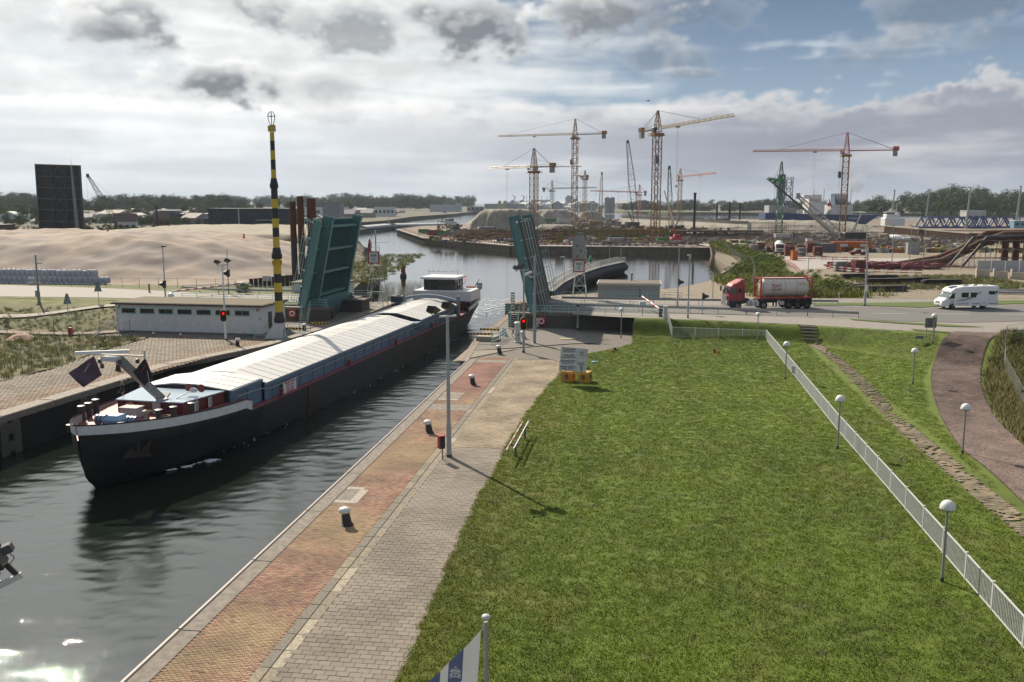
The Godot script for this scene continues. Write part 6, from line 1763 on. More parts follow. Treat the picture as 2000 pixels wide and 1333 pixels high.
func guard_rail_line(label: String, pts: Array) -> void: # W-beam on posts
	var o := thing("guard_rail", label, "guard rail")
	var g := mt(0.26, 0.265, 0.265, 0.4, 0.35)
	for i in pts.size() - 1:
		var a: Vector3 = pts[i]; var b: Vector3 = pts[i + 1]
		var m := Mb.new()
		m.beam(a + Vector3.UP * 0.72, b + Vector3.UP * 0.72, 0.05, 0.12); m.beam(a + Vector3.UP * 0.55, b + Vector3.UP * 0.55, 0.05, 0.12); m.beam(a + Vector3.UP * 0.635, b + Vector3.UP * 0.635, 0.02, 0.1)
		part("beam", m, g, o)
		var n := maxi(1, int(a.distance_to(b) / 2.7))
		for k in n + 1:
			m = Mb.new(); var p := a.lerp(b, float(k) / n); m.box(p + V(0, 0.28, -0.08), V(0.06, 0.6, 0.1)); part("post", m, g, o)

func boom(o: Node3D, a: Vector3, b: Vector3, n: int, r: float) -> void: # red and white barrier arm
	for i in n:
		var m := Mb.new(); m.tube(a.lerp(b, float(i) / n), a.lerp(b, float(i + 1) / n), r, r, 8, i == n - 1)
		part("boom_band", m, mt(0.62, 0.6, 0.58, 0.5) if i % 2 else mt(0.36, 0.035, 0.035, 0.5), o)

func curved_lamp(label: String, at: Vector3, h: float, reach: float, yaw: float) -> void:
	var o := thing("street_lamp", label, "street lamp", at, yaw, "curved street lamps along the road")
	var m := Mb.new(); m.tube(V(0, -0.1, 0), V(0, h * 0.85, 0), 0.08, 0.055, 8)
	var p := []
	for i in 7: p.append(V(-reach * (1 - cos(i * PI / 12)), h * 0.85 + h * 0.15 * sin(i * PI / 12), 0))
	m.pipe(p, 0.05)
	part("pole", m, mt(0.40, 0.415, 0.415, 0.5), o)
	m = Mb.new(); m.cbox(V(-reach - 0.25, h, 0), V(0.75, 0.13, 0.24), 0.04); part("lamp_head", m, mt(0.5, 0.5, 0.48, 0.4), o)

func traffic() -> void:
	truck()
	camper()
	guard_rail_line("long grey guard rail on the near side of the road in front of the truck", [B(4.3, 4.2, 1.86), B(19, 2.6, 1.88), B(29, 1.3, 1.9), B(36, 0.4, 1.9), B(41.6, -0.6, 1.9)])
	guard_rail_line("grey guard rail on the far side of the road behind the truck", [B(5.6, 12.4, 1.86), B(18, 11.8, 1.88), B(30, 11.6, 1.9), B(42, 12.6, 1.9)])
	var grey := mt(0.42, 0.44, 0.44, 0.5, 0, "grain", 1.2)
	var o := thing("camera_mast", "tall grey mast with a small camera box between guard rail and lawn", "camera mast", V(20.74, 1.85, -104.8))
	pole(o, 7.5, 0.11, 0.07, grey)
	var m := Mb.new(); m.box(V(-0.05, 7.4, 0.05), V(0.4, 0.2, 0.25)); m.box(V(0.05, 7.15, 0.1), V(0.16, 0.3, 0.16)); part("camera", m, mt(0.4, 0.4, 0.4, 0.5), o)
	o = thing("signal_mast", "slim grey mast with a dark hooded signal beyond the right road approach", "signal mast", V(21.73, 1.85, -116.9))
	pole(o, 7.6, 0.1, 0.06, grey)
	m = Mb.new(); m.tube(V(0.1, 3.2, 0), V(0.75, 3.2, 0.1), 0.36, 0.12, 10); m.box(V(0.05, 3.2, 0), V(0.2, 0.9, 0.5)); part("signal_hood", m, mt(0.02, 0.05, 0.045, 0.5), o)
	o = thing("signal_mast", "short mast with a dark hooded signal in front of the far guard rail", "signal mast", V(23.2, 1.85, -108.5))
	pole(o, 2.6, 0.06, 0.05, grey)
	m = Mb.new(); m.tube(V(0.1, 2.2, 0), V(0.72, 2.2, 0.1), 0.33, 0.12, 10); m.box(V(0.05, 2.2, 0), V(0.2, 0.85, 0.45)); part("signal_hood", m, mt(0.02, 0.022, 0.024, 0.5), o)
	curved_lamp("curved street lamp on the green shore by the pond", V(28.62, 1.7, -127.2), 4.1, 0.95, 0.0)
	o = thing("camera_mast", "grey mast with a white camera beside the verge between truck and motorhome", "camera mast", V(46.53, 1.9, -117.5))
	pole(o, 7.7, 0.17, 0.09, grey)
	m = Mb.new(); m.box(V(0.1, 2.3, 0.15), V(0.3, 0.9, 0.25)); m.box(V(-0.5, 7.2, 0.1), V(0.6, 0.25, 0.25)); m.tube(V(0, 7.0, 0), V(-0.3, 7.1, 0.05), 0.04); part("camera", m, mt(0.5, 0.5, 0.5, 0.5), o)
	o = thing("marker_post", "white reflector post at the road edge near the camera mast", "marker post", V(42.9, 1.9, -117.0))
	m = Mb.new(); m.tube(Vector3.ZERO, V(0, 1.6, 0), 0.03); m.box(V(0, 1.65, 0), V(0.16, 0.3, 0.06)); part("post", m, mt(0.5, 0.5, 0.48, 0.5), o)
	# raised boom of the right approach
	o = thing("road_barrier", "red and white road barrier arm swung open at the right bridge approach", "road barrier", V(17.7, 1.87, -106.0))
	m = Mb.new(); m.cbox(V(0, 0.5, 0), V(0.4, 1.0, 0.4), 0.03); part("drive_box", m, mt(0.05, 0.045, 0.045, 0.5), o)
	boom(o, V(0, 0.85, -0.1), V(-1.2, 1.7, -7.0), 8, 0.1)
	m = Mb.new(); m.cbox(V(0, 0.5, 0), V(0.8, 0.95, 0.5), 0.05); solo("control_cabinet", m, mt(0.5, 0.51, 0.5, 0.5), "small white control cabinet at the end of the open road barrier", "cabinet", V(17.2, 1.5, -117.4))
	# flat grey pump house behind the bridge
	o = thing("pump_house", "low grey pump house with a flat gravel roof behind the right approach", "building", B(14.6, 24.0, 1.0), BT)
	var wall := mt(0.34, 0.335, 0.315, 0.8, 0, "blotch", 3.0)
	m = Mb.new(); m.box(V(0, 1.2, 0), V(8.9, 2.6, 6.0)); part("wall", m, wall, o)
	m = Mb.new(); m.box(V(0, 2.62, 0), V(9.3, 0.26, 6.4)); part("roof_edge", m, mt(0.4, 0.39, 0.36, 0.7), o)
	m = Mb.new(); m.box(V(0, 2.77, 0), V(9.0, 0.06, 6.1)); part("roof", m, mt(0.16, 0.135, 0.11, 0.95, 0, "grain", 0.7, 2.0), o)
	m = Mb.new(); m.tube(V(0.35, 2.8, -1.6), V(0.35, 3.7, -1.6), 0.13); m.lathe([Vector2(0.22, 3.7), Vector2(0.22, 3.9), Vector2(0, 4.0)], V(0.35, 0, -1.6), 8); part("vent_pipe", m, mt(0.2, 0.2, 0.19, 0.6), o)
	m = Mb.new(); m.box(V(1.6, 1.0, 3.02), V(0.14, 2.0, 0.06)); part("drain_pipe", m, mt(0.04, 0.04, 0.04, 0.6), o)
	m = Mb.new(); m.rail([B(19.5, 24.5, 0.9), B(24.5, 24.0, 0.9)], 1.0, 0.02, 2, 2.0); solo("safety_railing", m, mt(0.28, 0.3, 0.3, 0.5), "thin grey railing at the pond edge beside the pump house", "railing")

# ---------------------------------------------------------------- the west bank
func hl(x: float, z: float) -> float:
	var q := pk(x, z)
	var ps := [-140, -90, -64, -50, -46, -36, -28]
	return 1.85 * smoothstep(lookup(ps, [-30, -22, -17, -11, -4, -3, 0], q.x), lookup(ps, [-6, 0, 4.5, 5, 5, 4, 2.6], q.x), q.y)

func left_bank() -> void:
	var white := mt(0.60, 0.60, 0.595, 0.7, 0, "blotch", 4.0)
	# rough ground from the quay up to the road
	var weeds := func(p: Vector3) -> Color:
		var a := nz.get_noise_2d(p.x * 2, p.z * 2); var b := nz.get_noise_2d(p.x * 8, p.z * 8)
		var c := Color(0.105, 0.118, 0.030).lerp(Color(0.16, 0.135, 0.065), clampf(0.45 + a * 1.6 + b * 0.4, 0, 1))
		var q := pk(p.x, p.z)
		if q.y > 1.5: c = Color(0.125, 0.14, 0.022) * (1 + 0.4 * b)
		return c * (0.9 + 0.5 * b)
	var g := grid(104, 75, func(i, j):
		var p := V(-148 + i * 1.0 + j * 0.06, 0, -62 - j * 1.0)
		p = V(lookup([-110, -101, -92, -82, -76, -62], [-42.8, -41.9, -43.1, -42.9, -44.5, -48], p.z) - (104 - i) * 1.0, 0, p.z)
		p.y = hl(p.x, p.z) - 0.03 + 0.12 * nz.get_noise_2d(p.x * 4, p.z * 4) + (0.25 * maxf(0, nz.get_noise_2d(p.x * 3, p.z * 3)) if pk(p.x, p.z).y < -2 else 0.0)
		if pk(p.x, p.z).x > -45.8 and pk(p.x, p.z).y > -14: p.y -= 0.5
		return p, weeds)
	struct("rough_ground", g, vmat(0.95, "grain", 1.4, 6.0))
	drape("gravel_path", V2([-43, -112.8, -50, -105.4, -60, -106, -75, -109.5, -120, -122]), V2([-42, -109.5, -49.5, -103.4, -60, -104.3, -75, -108, -120, -120]), 0.16, mt(0.26, 0.215, 0.185, 0.95, 0, "grain", 1.5), hl)
	drape("cycle_path", V2([-45, -118.2, -53.3, -120.1, -65, -114.0, -85, -121.5, -150, -135]), V2([-45, -117.0, -53.3, -118.6, -65, -112.4, -85, -119.9, -150, -133]), 0.14, mt(0.30, 0.27, 0.24, 0.9), hl)
	sheet("road", bl([-28.6, 6.8, -47, 7.6, -60, 8.8, -75, 8.4, -150, 4, -150, 24, -90, 25.5, -69, 22.5, -49, 17.4, -28.6, 16.8]), 1.90, mt(0.245, 0.225, 0.205, 0.85, 0, "grain", 3.0))
	sheet("road_bed", bl([-28.6, 4.2, -47, 4.2, -60, 6.2, -75, 6.6, -150, 2, -150, 34, -28.6, 26]), 1.862, mt(0.10, 0.115, 0.028, 0.95, 0, "grain", 1.5))
	# paving of the left quay
	var pv := Mb.new(); pv.cbox(V(0, -0.035, 0), V(0.46, 0.07, 0.29), 0.02)
	var xs := []; var cs := []
	var ln := Vector2(-26.54 + 36.97, -95.96 + 63.1).normalized()
	for j in 230:
		for i in 36:
			var s := -20.0 + j * 0.305; var w := 1.35 + (i + (0.5 if j % 2 else 0.0)) * 0.475
			var p := Vector2(-36.97, -63.1) + ln * s + Vector2(ln.y, -ln.x) * w
			if p.x < lookup([-110, -101, -92, -82, -76, -62], [-42.4, -41.5, -42.6, -42.5, -44, -47.5], p.y) or pk(p.x, p.y).y > -14.2: continue
			xs.append(Transform3D(Basis(Vector3.UP, atan2(ln.x, ln.y)), V(p.x, R(-0.012, 0.012), p.y)))
			var c := Color(0.24, 0.20, 0.155) if w > 4.6 else Color(0.235, 0.165, 0.11)
			cs.append(c * R(0.75, 1.12) * (1.0 + 0.4 * nz.get_noise_2d(p.x * 4, p.y * 4)))
	scatter("quay_pavers", pv.mesh(), vmat(0.92, "grain", 0.7), xs, cs)
	# long white service building
	var o := thing("service_building", "long low white building with a row of narrow windows on the left quay", "building", V(-38.29, 0, -104.9), -0.181)
	var m := Mb.new(); m.box(V(0, 1.78, -3.2), V(18.7, 3.2, 6.4)); part("wall", m, white, o)
	m = Mb.new(); m.box(V(0, 0.1, -3.2), V(18.66, 0.5, 6.36)); part("plinth", m, mt(0.13, 0.125, 0.115, 0.9), o)
	m = Mb.new(); m.box(V(0, 3.44, -3.1), V(19.4, 0.2, 7.1)); part("roof_edge", m, mt(0.035, 0.033, 0.03, 0.7), o)
	m = Mb.new(); m.box(V(0, 3.56, -3.1), V(19.1, 0.06, 6.8)); part("roof", m, mt(0.115, 0.092, 0.06, 0.95, 0, "blotch", 2.5, 1.0), o)
	for i in 7:
		var x := -7.62 + i * 2.43
		var f := Mb.new()
		for e in [[0, 0.28, 1.84, 0.07], [0, -0.28, 1.84, 0.07], [-0.89, 0, 0.06, 0.5], [0.89, 0, 0.06, 0.5]]: f.box(V(x + e[0], 2.58 + e[1], 0.02), V(e[2], e[3], 0.1))
		if i in [2, 6]: f.box(V(x, 2.58, 0.02), V(0.05, 0.5, 0.08))
		var w := part("window", f, mt(0.11, 0.30, 0.33, 0.5), o)
		f = Mb.new(); f.box(V(x, 2.58, 0.006), V(1.74, 0.5, 0.03)); part("pane", f, glass(0.035, 0.03, 0.026), w)
	for x in [-8.9, 8.9]:
		m = Mb.new(); m.box(V(x, 2.98, 0.02), V(0.34, 0.36, 0.05)); part("vent_grille", m, mt(0.25, 0.23, 0.22, 0.7), o)
	for x in [-1.65]:
		m = Mb.new(); m.box(V(x, 1.78, 0.004), V(0.025, 3.0, 0.012)); part("wall_joint", m, mt(0.3, 0.3, 0.3, 0.8), o)
	m = Mb.new(); m.box(V(0, 2.22, 0.004), V(18.6, 0.02, 0.012)); part("wall_joint", m, mt(0.3, 0.3, 0.3, 0.8), o)
	m = Mb.new(); m.box(V(9.36, 1.5, -2.2), V(0.05, 2.1, 0.95)); part("door", m, mt(0.05, 0.045, 0.04, 0.5), o)
	m = Mb.new(); m.box(V(9.2, 2.0, 0.05), V(0.14, 0.14, 0.14)); part("wall_lamp", m, mt(0.05, 0.05, 0.05, 0.5), o)
	# yellow and black mast on its white pedestal
	o = thing("striped_mast", "tall yellow and black banded mast with a cage top behind the white building", "mast", V(-26.6, 0, -101.6))
	m = Mb.new(); m.hexa([V(-1.6, 0, 0.8), V(0.6, 0, 0.8), V(0.6, 0, -0.7), V(-1.6, 0, -0.7), V(-0.5, 1.75, 0.45), V(0.5, 1.75, 0.45), V(0.5, 1.75, -0.5), V(-0.5, 1.75, -0.5)]); part("pedestal", m, mt(0.52, 0.52, 0.51, 0.7, 0, "blotch", 1.6), o)
	var ye := mt(0.52, 0.36, 0.02, 0.45, 0, "blotch", 1.5); var bk := mt(0.013, 0.013, 0.014, 0.5)
	var hs := [1.75, 2.98, 4.27, 5.26, 6.31, 7.35, 8.39, 9.0, 10.3, 11.5, 12.53, 13.55, 14.69, 15.71, 16.85, 18.0, 18.97, 20.03, 21.04, 22.09, 23.03]
	for i in hs.size() - 1:
		var y0: float = hs[i]; var y1: float = hs[i + 1]; var r := 0.44 if y0 < 8.5 else (0.37 if y0 < 16.8 else lerpf(0.29, 0.235, (y0 - 17) / 6.0))
		m = Mb.new()
		if i in [0, 7, 14]:
			var w := 0.58 if i == 0 else (0.56 if i == 7 else 0.44)
			m.lathe([Vector2(r * 0.9, y0), Vector2(w, y0 + 0.04), Vector2(w, y0 + 0.5), Vector2(w * 0.75, y1), Vector2(0.2, y1)], Vector3.ZERO, 12)
			for k in 12: m.box(V(cos(k * TAU / 12) * w, y0 + 0.3, sin(k * TAU / 12) * w), V(0.06, 0.5, 0.06))
		else: m.tube(V(0, y0, 0), V(0, y1, 0), r, r, 16)
		part("mast_band", m, bk if i in [0, 2, 4, 7, 9, 11, 13, 14, 16, 18] else ye, o)
	m = Mb.new()
	for k in 14: m.box(V(cos(k * TAU / 14) * 0.52, 8.6, sin(k * TAU / 14) * 0.52), V(0.09, 0.5, 0.09), Basis(Vector3.UP, -k * TAU / 14))
	part("ribbed_collar", m, ye, o)
	m = Mb.new(); m.box(V(0, 23.4, 0), V(0.72, 0.62, 0.62)); m.box(V(0.1, 23.75, 0), V(0.5, 0.12, 0.5)); part("lamp_box", m, mt(0.36, 0.27, 0.05, 0.5), o)
	m = Mb.new()
	for k in 6:
		var d := V(cos(k * TAU / 6 + 0.3), 0, sin(k * TAU / 6 + 0.3))
		m.pipe([V(0, 23.75, 0) + d * 0.15, V(0, 24.4, 0) + d * 0.4, V(0, 24.9, 0) + d * 0.42, V(0, 25.2, 0) + d * 0.2, V(0, 25.25, 0)], 0.035, 5)
	for k in 12: m.tube(V(cos(k * TAU / 12) * 0.43, 24.75, sin(k * TAU / 12) * 0.43), V(cos((k + 1) * TAU / 12) * 0.43, 24.75, sin((k + 1) * TAU / 12) * 0.43), 0.03, 0.03, 4)
	part("lantern_cage", m, mt(0.03, 0.03, 0.03, 0.5), o)
	# masts and signs
	var grey := mt(0.44, 0.46, 0.46, 0.5, 0, "grain", 1.2)
	o = thing("traffic_signal", "red ship signal on a white mast in front of the long white building", "traffic signal", V(-32.32, 0, -100.02))
	pole(o, 8.4, 0.15, 0.09, mt(0.58, 0.59, 0.58, 0.5))
	signal_head(o, V(-0.1, 2.75, 0.2), 0.3)
	m = Mb.new(); m.beam(V(-0.6, 8.4, 0), V(0.6, 8.5, 0), 0.12, 0.1); part("cross_arm", m, grey, o)
	floodlight(o, V(-0.55, 8.75, 0), 2.5, 0.85); floodlight(o, V(0.6, 8.9, 0), 2.5, 0.85)
	o = thing("camera_mast", "grey camera mast on the grass verge in front of the stacked bags", "camera mast", V(-65.0, 1.7, -122.5)); pole(o, 6.6, 0.2, 0.1, mt(0.2, 0.23, 0.235, 0.5))
	m = Mb.new(); m.box(V(0.45, 5.5, 0), V(0.6, 0.24, 0.24)); m.box(V(-0.3, 1.3, 0), V(0.2, 0.9, 0.3)); part("camera", m, mt(0.42, 0.43, 0.43, 0.5), o)
	o = thing("signal_mast", "street lamp mast with a black hooded signal beyond the white building", "signal mast", V(-49.69, 1.9, -127.9)); pole(o, 7.2, 0.12, 0.07, grey)
	m = Mb.new(); m.box(V(0.15, 7.3, 0), V(0.6, 0.2, 0.3)); part("lamp_head", m, mt(0.03, 0.03, 0.03, 0.5), o)
	m = Mb.new(); m.tube(V(0, 1.9, 0.1), V(-0.75, 1.9, 0.1), 0.45, 0.14, 10); m.box(V(0, 1.9, 0.1), V(0.2, 1.1, 0.8)); part("signal_hood", m, mt(0.012, 0.013, 0.014, 0.5), o)
	o = thing("signal_mast", "slim mast with a black round signal beside a small bush behind the roof", "signal mast", V(-42.2, 1.9, -133)); pole(o, 6.6, 0.1, 0.06, grey)
	m = Mb.new(); m.tube(V(0, 3.1, 0.1), V(-0.6, 3.1, 0.1), 0.5, 0.2, 10); m.box(V(0.1, 3.1, 0.1), V(0.2, 1.1, 0.9)); part("signal_hood", m, mt(0.012, 0.013, 0.014, 0.5), o)
	for q in [[-54.2, 0.9, -108.6, 2.6, "back of a narrow triangular road sign in the weeds"], [-56.2, 1.8, -121.2, 2.0, "back of a triangular road sign on the left verge near the building roof"]]:
		o = thing("road_sign", q[4], "road sign", V(q[0], q[1], q[2]), 0.9 if q[1] < 1 else 0.3)
		m = Mb.new(); m.tube(V(0, -0.3, 0), V(0, q[3], 0), 0.04); part("post", m, grey, o)
		m = Mb.new(); m.extrude(V2([-0.5, q[3] - 0.4, 0.5, q[3] - 0.4, 0.12, q[3] + 0.9, -0.12, q[3] + 0.9]), Transform3D.IDENTITY, 0.04); part("plate", m, mt(0.13, 0.165, 0.16, 0.5), o)
	o = thing("road_barrier", "lowered red and white road barrier arm behind the white building", "road barrier", V(-41.5, 1.9, -136.5), 0)
	m = Mb.new(); m.cbox(V(0, 0.7, 0), V(0.9, 1.5, 0.9), 0.08); part("drive_box", m, mt(0.48, 0.48, 0.47, 0.5), o)
	m = Mb.new(); m.tube(V(0, 1.2, 0), V(1.6, 0.9, -0.4), 0.2, 0.15); part("counterweight", m, grey, o)
	boom(o, V(-0.4, 1.2, 0.3), V(-6.6, 1.0, 10.2), 16, 0.13)
	m = Mb.new(); m.ball(V(0, 0.9, 0), V(0.42, 0.4, 0.42), 12); m.tube(Vector3.ZERO, V(0, 0.8, 0), 0.3); solo("beacon_globe", m, mt(0.6, 0.6, 0.58, 0.4), "white globe beacon peeping over the flat roof of the white building", "beacon", V(-46.5, 1.9, -121.6))
	guard_rail_line("grey guard rail along the left road behind the white building", [B(-30, 15.9, 1.9), B(-46, 16.2, 1.9), B(-53.5, 19.2, 1.9)])
	wire_fence("rusty wire fence along the foot of the big sand heap", [V(-72, 1.0, -146), V(-60, 1.0, -144), V(-44, 1.0, -142)], 2.4, 0)
	wire_fence("grey wire fence with a gate frame through the weeds left of the white building", [V(-75, 0.3, -102), V(-60.2, 0.1, -101.2), V(-55.2, 0.1, -101.5), V(-49.5, 0.2, -106.5)], 2.3, 0)
	wire_fence("row of grey fence posts in the weeds along the left quay", [V(-49.5, 0, -72), V(-45.6, 0, -82), V(-44.0, 0, -90), V(-43.2, 0, -97), V(-43.4, 0, -101)], 2.2, 0)
	m = Mb.new(); m.tube(V(-2.6, 0, 2.2), V(0, 2.2, 0), 0.04); m.tube(V(-2.0, 0, 3.4), V(0, 2.1, 0), 0.04); m.tube(V(0, -0.1, 0), V(0, 3.6, 0), 0.05)
	solo("strut_post", m, mt(0.34, 0.35, 0.35, 0.5), "grey corner post with two slanting struts at the left end of the white building", "post", V(-45.6, 0, -102.9))
	m = Mb.new(); m.lathe([Vector2(1.6, 0), Vector2(0.8, 0.5), Vector2(0, 0.75)], Vector3.ZERO, 9); solo("sand_pile", m, mt(0.42, 0.27, 0.19, 0.95, 0, "grain", 1.0), "small orange sand pile by the gate frame in the weeds", "sand pile", V(-55.5, 0.05, -100.2))
	m = Mb.new(); m.cbox(V(0, 0.35, 0), V(0.4, 0.75, 0.4), 0.05); solo("fire_box", m, mt(0.30, 0.03, 0.03, 0.5), "small red box standing in the weeds left of the white building", "box", V(-51.5, 0.2, -103.4))
	for q in [[-41.5, -102.6, "left of the two small red and white ground markers before the white building"], [-38.0, -101.6, "right of the two small red and white ground markers before the white building"]]:
		o = thing("ground_marker", q[2], "marker", V(q[0], 0, q[1]))
		m = Mb.new(); m.tube(Vector3.ZERO, V(0, 0.3, 0), 0.13); part("foot", m, mt(0.4, 0.05, 0.05, 0.6), o)
		m = Mb.new(); m.tube(V(0, 0.3, 0), V(0, 0.5, 0), 0.13); part("cap", m, mt(0.6, 0.6, 0.58, 0.5), o)
	m = Mb.new(); m.extrude(V2([-0.14, 0, 0.14, 0, 0.14, 1.3, -0.14, 1.3]), Transform3D.IDENTITY, 0.05); solo("beacon_plate", m, mt(0.42, 0.12, 0.11, 0.6), "red and white striped beacon plate at the foot of the sand heap", "beacon plate", V(-55, 1.9, -135.4))
	# grey hut beyond the left approach, sheet piles before it
	o = thing("bridge_hut", "flat grey hut beyond the left road approach behind the striped mast", "building", B(-32.2, 23, 1.0), BT)
	m = Mb.new(); m.box(V(0, 1.0, 0), V(8.2, 2.4, 5)); part("wall", m, mt(0.40, 0.39, 0.37, 0.8), o)
	m = Mb.new(); m.box(V(0, 2.3, 0), V(8.5, 0.22, 5.3)); part("roof", m, mt(0.20, 0.17, 0.14, 0.9, 0, "grain", 1.0), o)
	var sp := thing("sheet_pile_stack", "row of short rusty sheet piles at the foot of the sand heap", "sheet piles")
	for i in 18:
		m = Mb.new(); m.extrude(V2([-0.35, -0.2, -0.12, 0.2, 0.12, 0.2, 0.35, -0.2, 0.3, -0.2, 0.1, 0.14, -0.1, 0.14, -0.3, -0.2]), Transform3D(Basis(Vector3.RIGHT, PI / 2), Vector3.ZERO), 1.9)
		var k := part("sheet_pile", m, mt(0.055, 0.038, 0.03, 0.8, 0, "grain", 0.8), sp); k.position = V(-43.5 + i * 0.62, 1.9 + i * 0.03, -149 - i * 0.5)
	m = Mb.new(); m.box(V(0, 1.5, 0), V(1.3, 0.8, 0.05)); m.tube(Vector3.ZERO, V(0, 1.2, 0), 0.04); solo("sign_board", m, mt(0.45, 0.45, 0.45, 0.6), "small white sign in front of the rusty sheet piles", "sign", V(-40.2, 1.6, -146.5))
	# sand heaps
	var heap := func(p: Vector3) -> float:
		var x := p.x; var z := -p.z
		var n := nz.get_noise_2d(x * 0.5, z * 0.5); var f := nz.get_noise_2d(x * 3, z * 3)
		var front := lookup([-300, -90, -70, -56, -46, -41], [150, 152, 153, 157, 163, 172], x)
		var h := smoothstep(front - 1, front + 30 + n * 5, z) * lookup([-260, -110, -80, -70, -60, -52, -45, -38], [7.6, 8.0, 8.2, 7.9, 6.6, 5.0, 2.9, 0], x)
		h *= 1.0 - smoothstep(215, 235, z) * 0.8
		return 0.9 + h * (1.0 + n * 0.12) + f * 0.5 * minf(h, 1) + nz.get_noise_2d(x * 0.9 + z * 0.6, z * 3.0) * 0.5 * minf(h / 4, 1) + absf(nz.get_noise_2d(x * 1.6 + z * 0.5, z * 0.7)) * -0.5 * minf(h / 3, 1)
	struct("sand_heap", grid(150, 80, func(i, j):
		var p := V(-240 + i * 1.36, 0, -146 - j * 1.2); p.y = heap.call(p); return p, func(p):
		var a := nz.get_noise_2d(p.x * 1.2, p.z * 1.2); var b := nz.get_noise_2d(p.x * 5, p.z * 5)
		return Color(0.36, 0.285, 0.225).lerp(Color(0.30, 0.255, 0.225), clampf(0.5 + a * 1.8, 0, 1)) * (1 + 0.3 * b - 0.25 * smoothstep(0.25, 0.5, nz.get_noise_2d(p.x * 1.3 + p.z, p.z * 6)))), vmat(0.95, "grain", 2.5, 6.0))
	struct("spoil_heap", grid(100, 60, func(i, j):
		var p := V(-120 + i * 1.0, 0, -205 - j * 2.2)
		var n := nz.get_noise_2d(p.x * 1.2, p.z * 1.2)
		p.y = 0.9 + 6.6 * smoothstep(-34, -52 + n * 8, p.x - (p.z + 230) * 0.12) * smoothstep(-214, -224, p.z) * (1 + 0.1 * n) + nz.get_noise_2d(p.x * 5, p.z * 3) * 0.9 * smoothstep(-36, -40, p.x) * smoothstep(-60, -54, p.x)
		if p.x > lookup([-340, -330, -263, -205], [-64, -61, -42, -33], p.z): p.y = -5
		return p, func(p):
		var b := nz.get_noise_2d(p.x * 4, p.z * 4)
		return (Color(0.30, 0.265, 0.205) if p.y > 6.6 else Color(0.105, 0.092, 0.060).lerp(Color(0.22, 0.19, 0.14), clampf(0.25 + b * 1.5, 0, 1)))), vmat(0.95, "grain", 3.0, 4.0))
	# white bulk bags, three layers
	var bag := thing("bulk_bag", "filled white bulk bag in the three layer wall along the left road", "bulk bag", Vector3.ZERO, 0, "white bulk bags stacked at the foot of the sand heap")
	m = Mb.new(); m.lathe([Vector2(0.0, 0), Vector2(0.48, 0), Vector2(0.56, 0.25), Vector2(0.56, 0.75), Vector2(0.44, 1.0), Vector2(0.2, 1.06), Vector2(0.0, 1.1)], Vector3.ZERO, 8); part("bag_body", m, mt(0.42, 0.415, 0.46, 0.8, 0, "blotch", 1.5), bag)
	m = Mb.new()
	for s in [-0.3, 0.3]: m.pipe([V(s, 0.95, 0.3), V(s, 1.25, 0.1), V(s, 0.95, -0.2)], 0.03, 4)
	part("lifting_loop", m, mt(0.4, 0.4, 0.44, 0.8), bag)
	var nb := 0
	for l in 3:
		for i in 27:
			if l == 2 and i > 24 or l == 0 and i == 13: continue
			var t := (i + 0.5 * (l % 2)) / 27.0
			var p := V(lerpf(-92, -67.2, t), 1.0 + l * 1.06, lerpf(-152.6, -149.0, t) - l * 0.35)
			var lb := "filled white bulk bag in the %s layer of the bag wall along the left road" % ["bottom", "middle", "top"][l]
			var k: Node3D = bag if nb == 0 else dup(bag, "bulk_bag", lb, p, R(0, 6), "white bulk bags in the %s layer of the wall" % ["bottom", "middle", "top"][l])
			k.set_meta("category", "bulk bag"); k.set_meta("label", lb); k.set_meta("group", "white bulk bags in the %s layer of the wall" % ["bottom", "middle", "top"][l])
			k.position = p; k.scale = V(R(0.92, 1.05), R(0.95, 1.12), R(0.92, 1.05)); nb += 1
	o = thing("sign_board", "white W/10 sign in front of the stacked bulk bags", "sign", V(-80.2, 1.6, -149.2))
	m = Mb.new(); m.box(V(0, 0.9, 0), V(0.95, 1.2, 0.05)); part("panel", m, mt(0.6, 0.6, 0.6, 0.6), o)
	text_part("W/10", 0.34, V(0, 0.95, 0.03), mt(0.03, 0.03, 0.03, 0.6), o, 0.72)
	for q in [[-95, -212, 9.0], [-61, -205, 8.0], [-77, -214, 8.6]]:
		m = Mb.new(); m.lathe([Vector2(0.35, 0), Vector2(0.3, 0.1), Vector2(0.1, 1.1), Vector2(0, 1.15)], Vector3.ZERO, 8)
		solo("traffic_cone", m, mt(0.42, 0.10, 0.06, 0.6), "small orange cone %s on top of the big sand heap" % ["at the left", "at the right", "in the middle"][used.get("traffic_cone", 0) % 3], "cone", V(q[0], q[2] - 0.6, q[1]))
	# three rusty tubes behind the leaf
	for q in [[592, 388, -40.2, -172.0, 16.6, 0.62, "nearest of the three rusty upright tubes behind the left bridge leaf"], [0, 0, -42.4, -175.0, 15.6, 0.6, "leftmost of the three rusty upright tubes behind the left bridge leaf"], [0, 0, -37.9, -172.0, 16.2, 0.62, "rightmost of the three rusty upright tubes behind the left bridge leaf"], [0, 0, -39.3, -176.0, 16.2, 0.6, "hidden fourth rusty upright tube behind the left bridge leaf"]]:
		o = thing("steel_tube", q[6], "steel tube", V(q[2], 0, q[3]), 0, "rusty tubes behind the left bridge leaf")
		m = Mb.new(); m.tube(V(0, -1, 0), V(0, 8.5, 0), q[5], q[5], 16); part("coated_shaft", m, mt(0.065, 0.055, 0.055, 0.7, 0, "streak", 2.0), o)
		m = Mb.new(); m.tube(V(0, 8.5, 0), V(0, q[4], 0), q[5] * 1.01, q[5] * 1.01, 16); part("rusty_shaft", m, mt(0.13, 0.048, 0.022, 0.85, 0, "streak", 1.6), o)

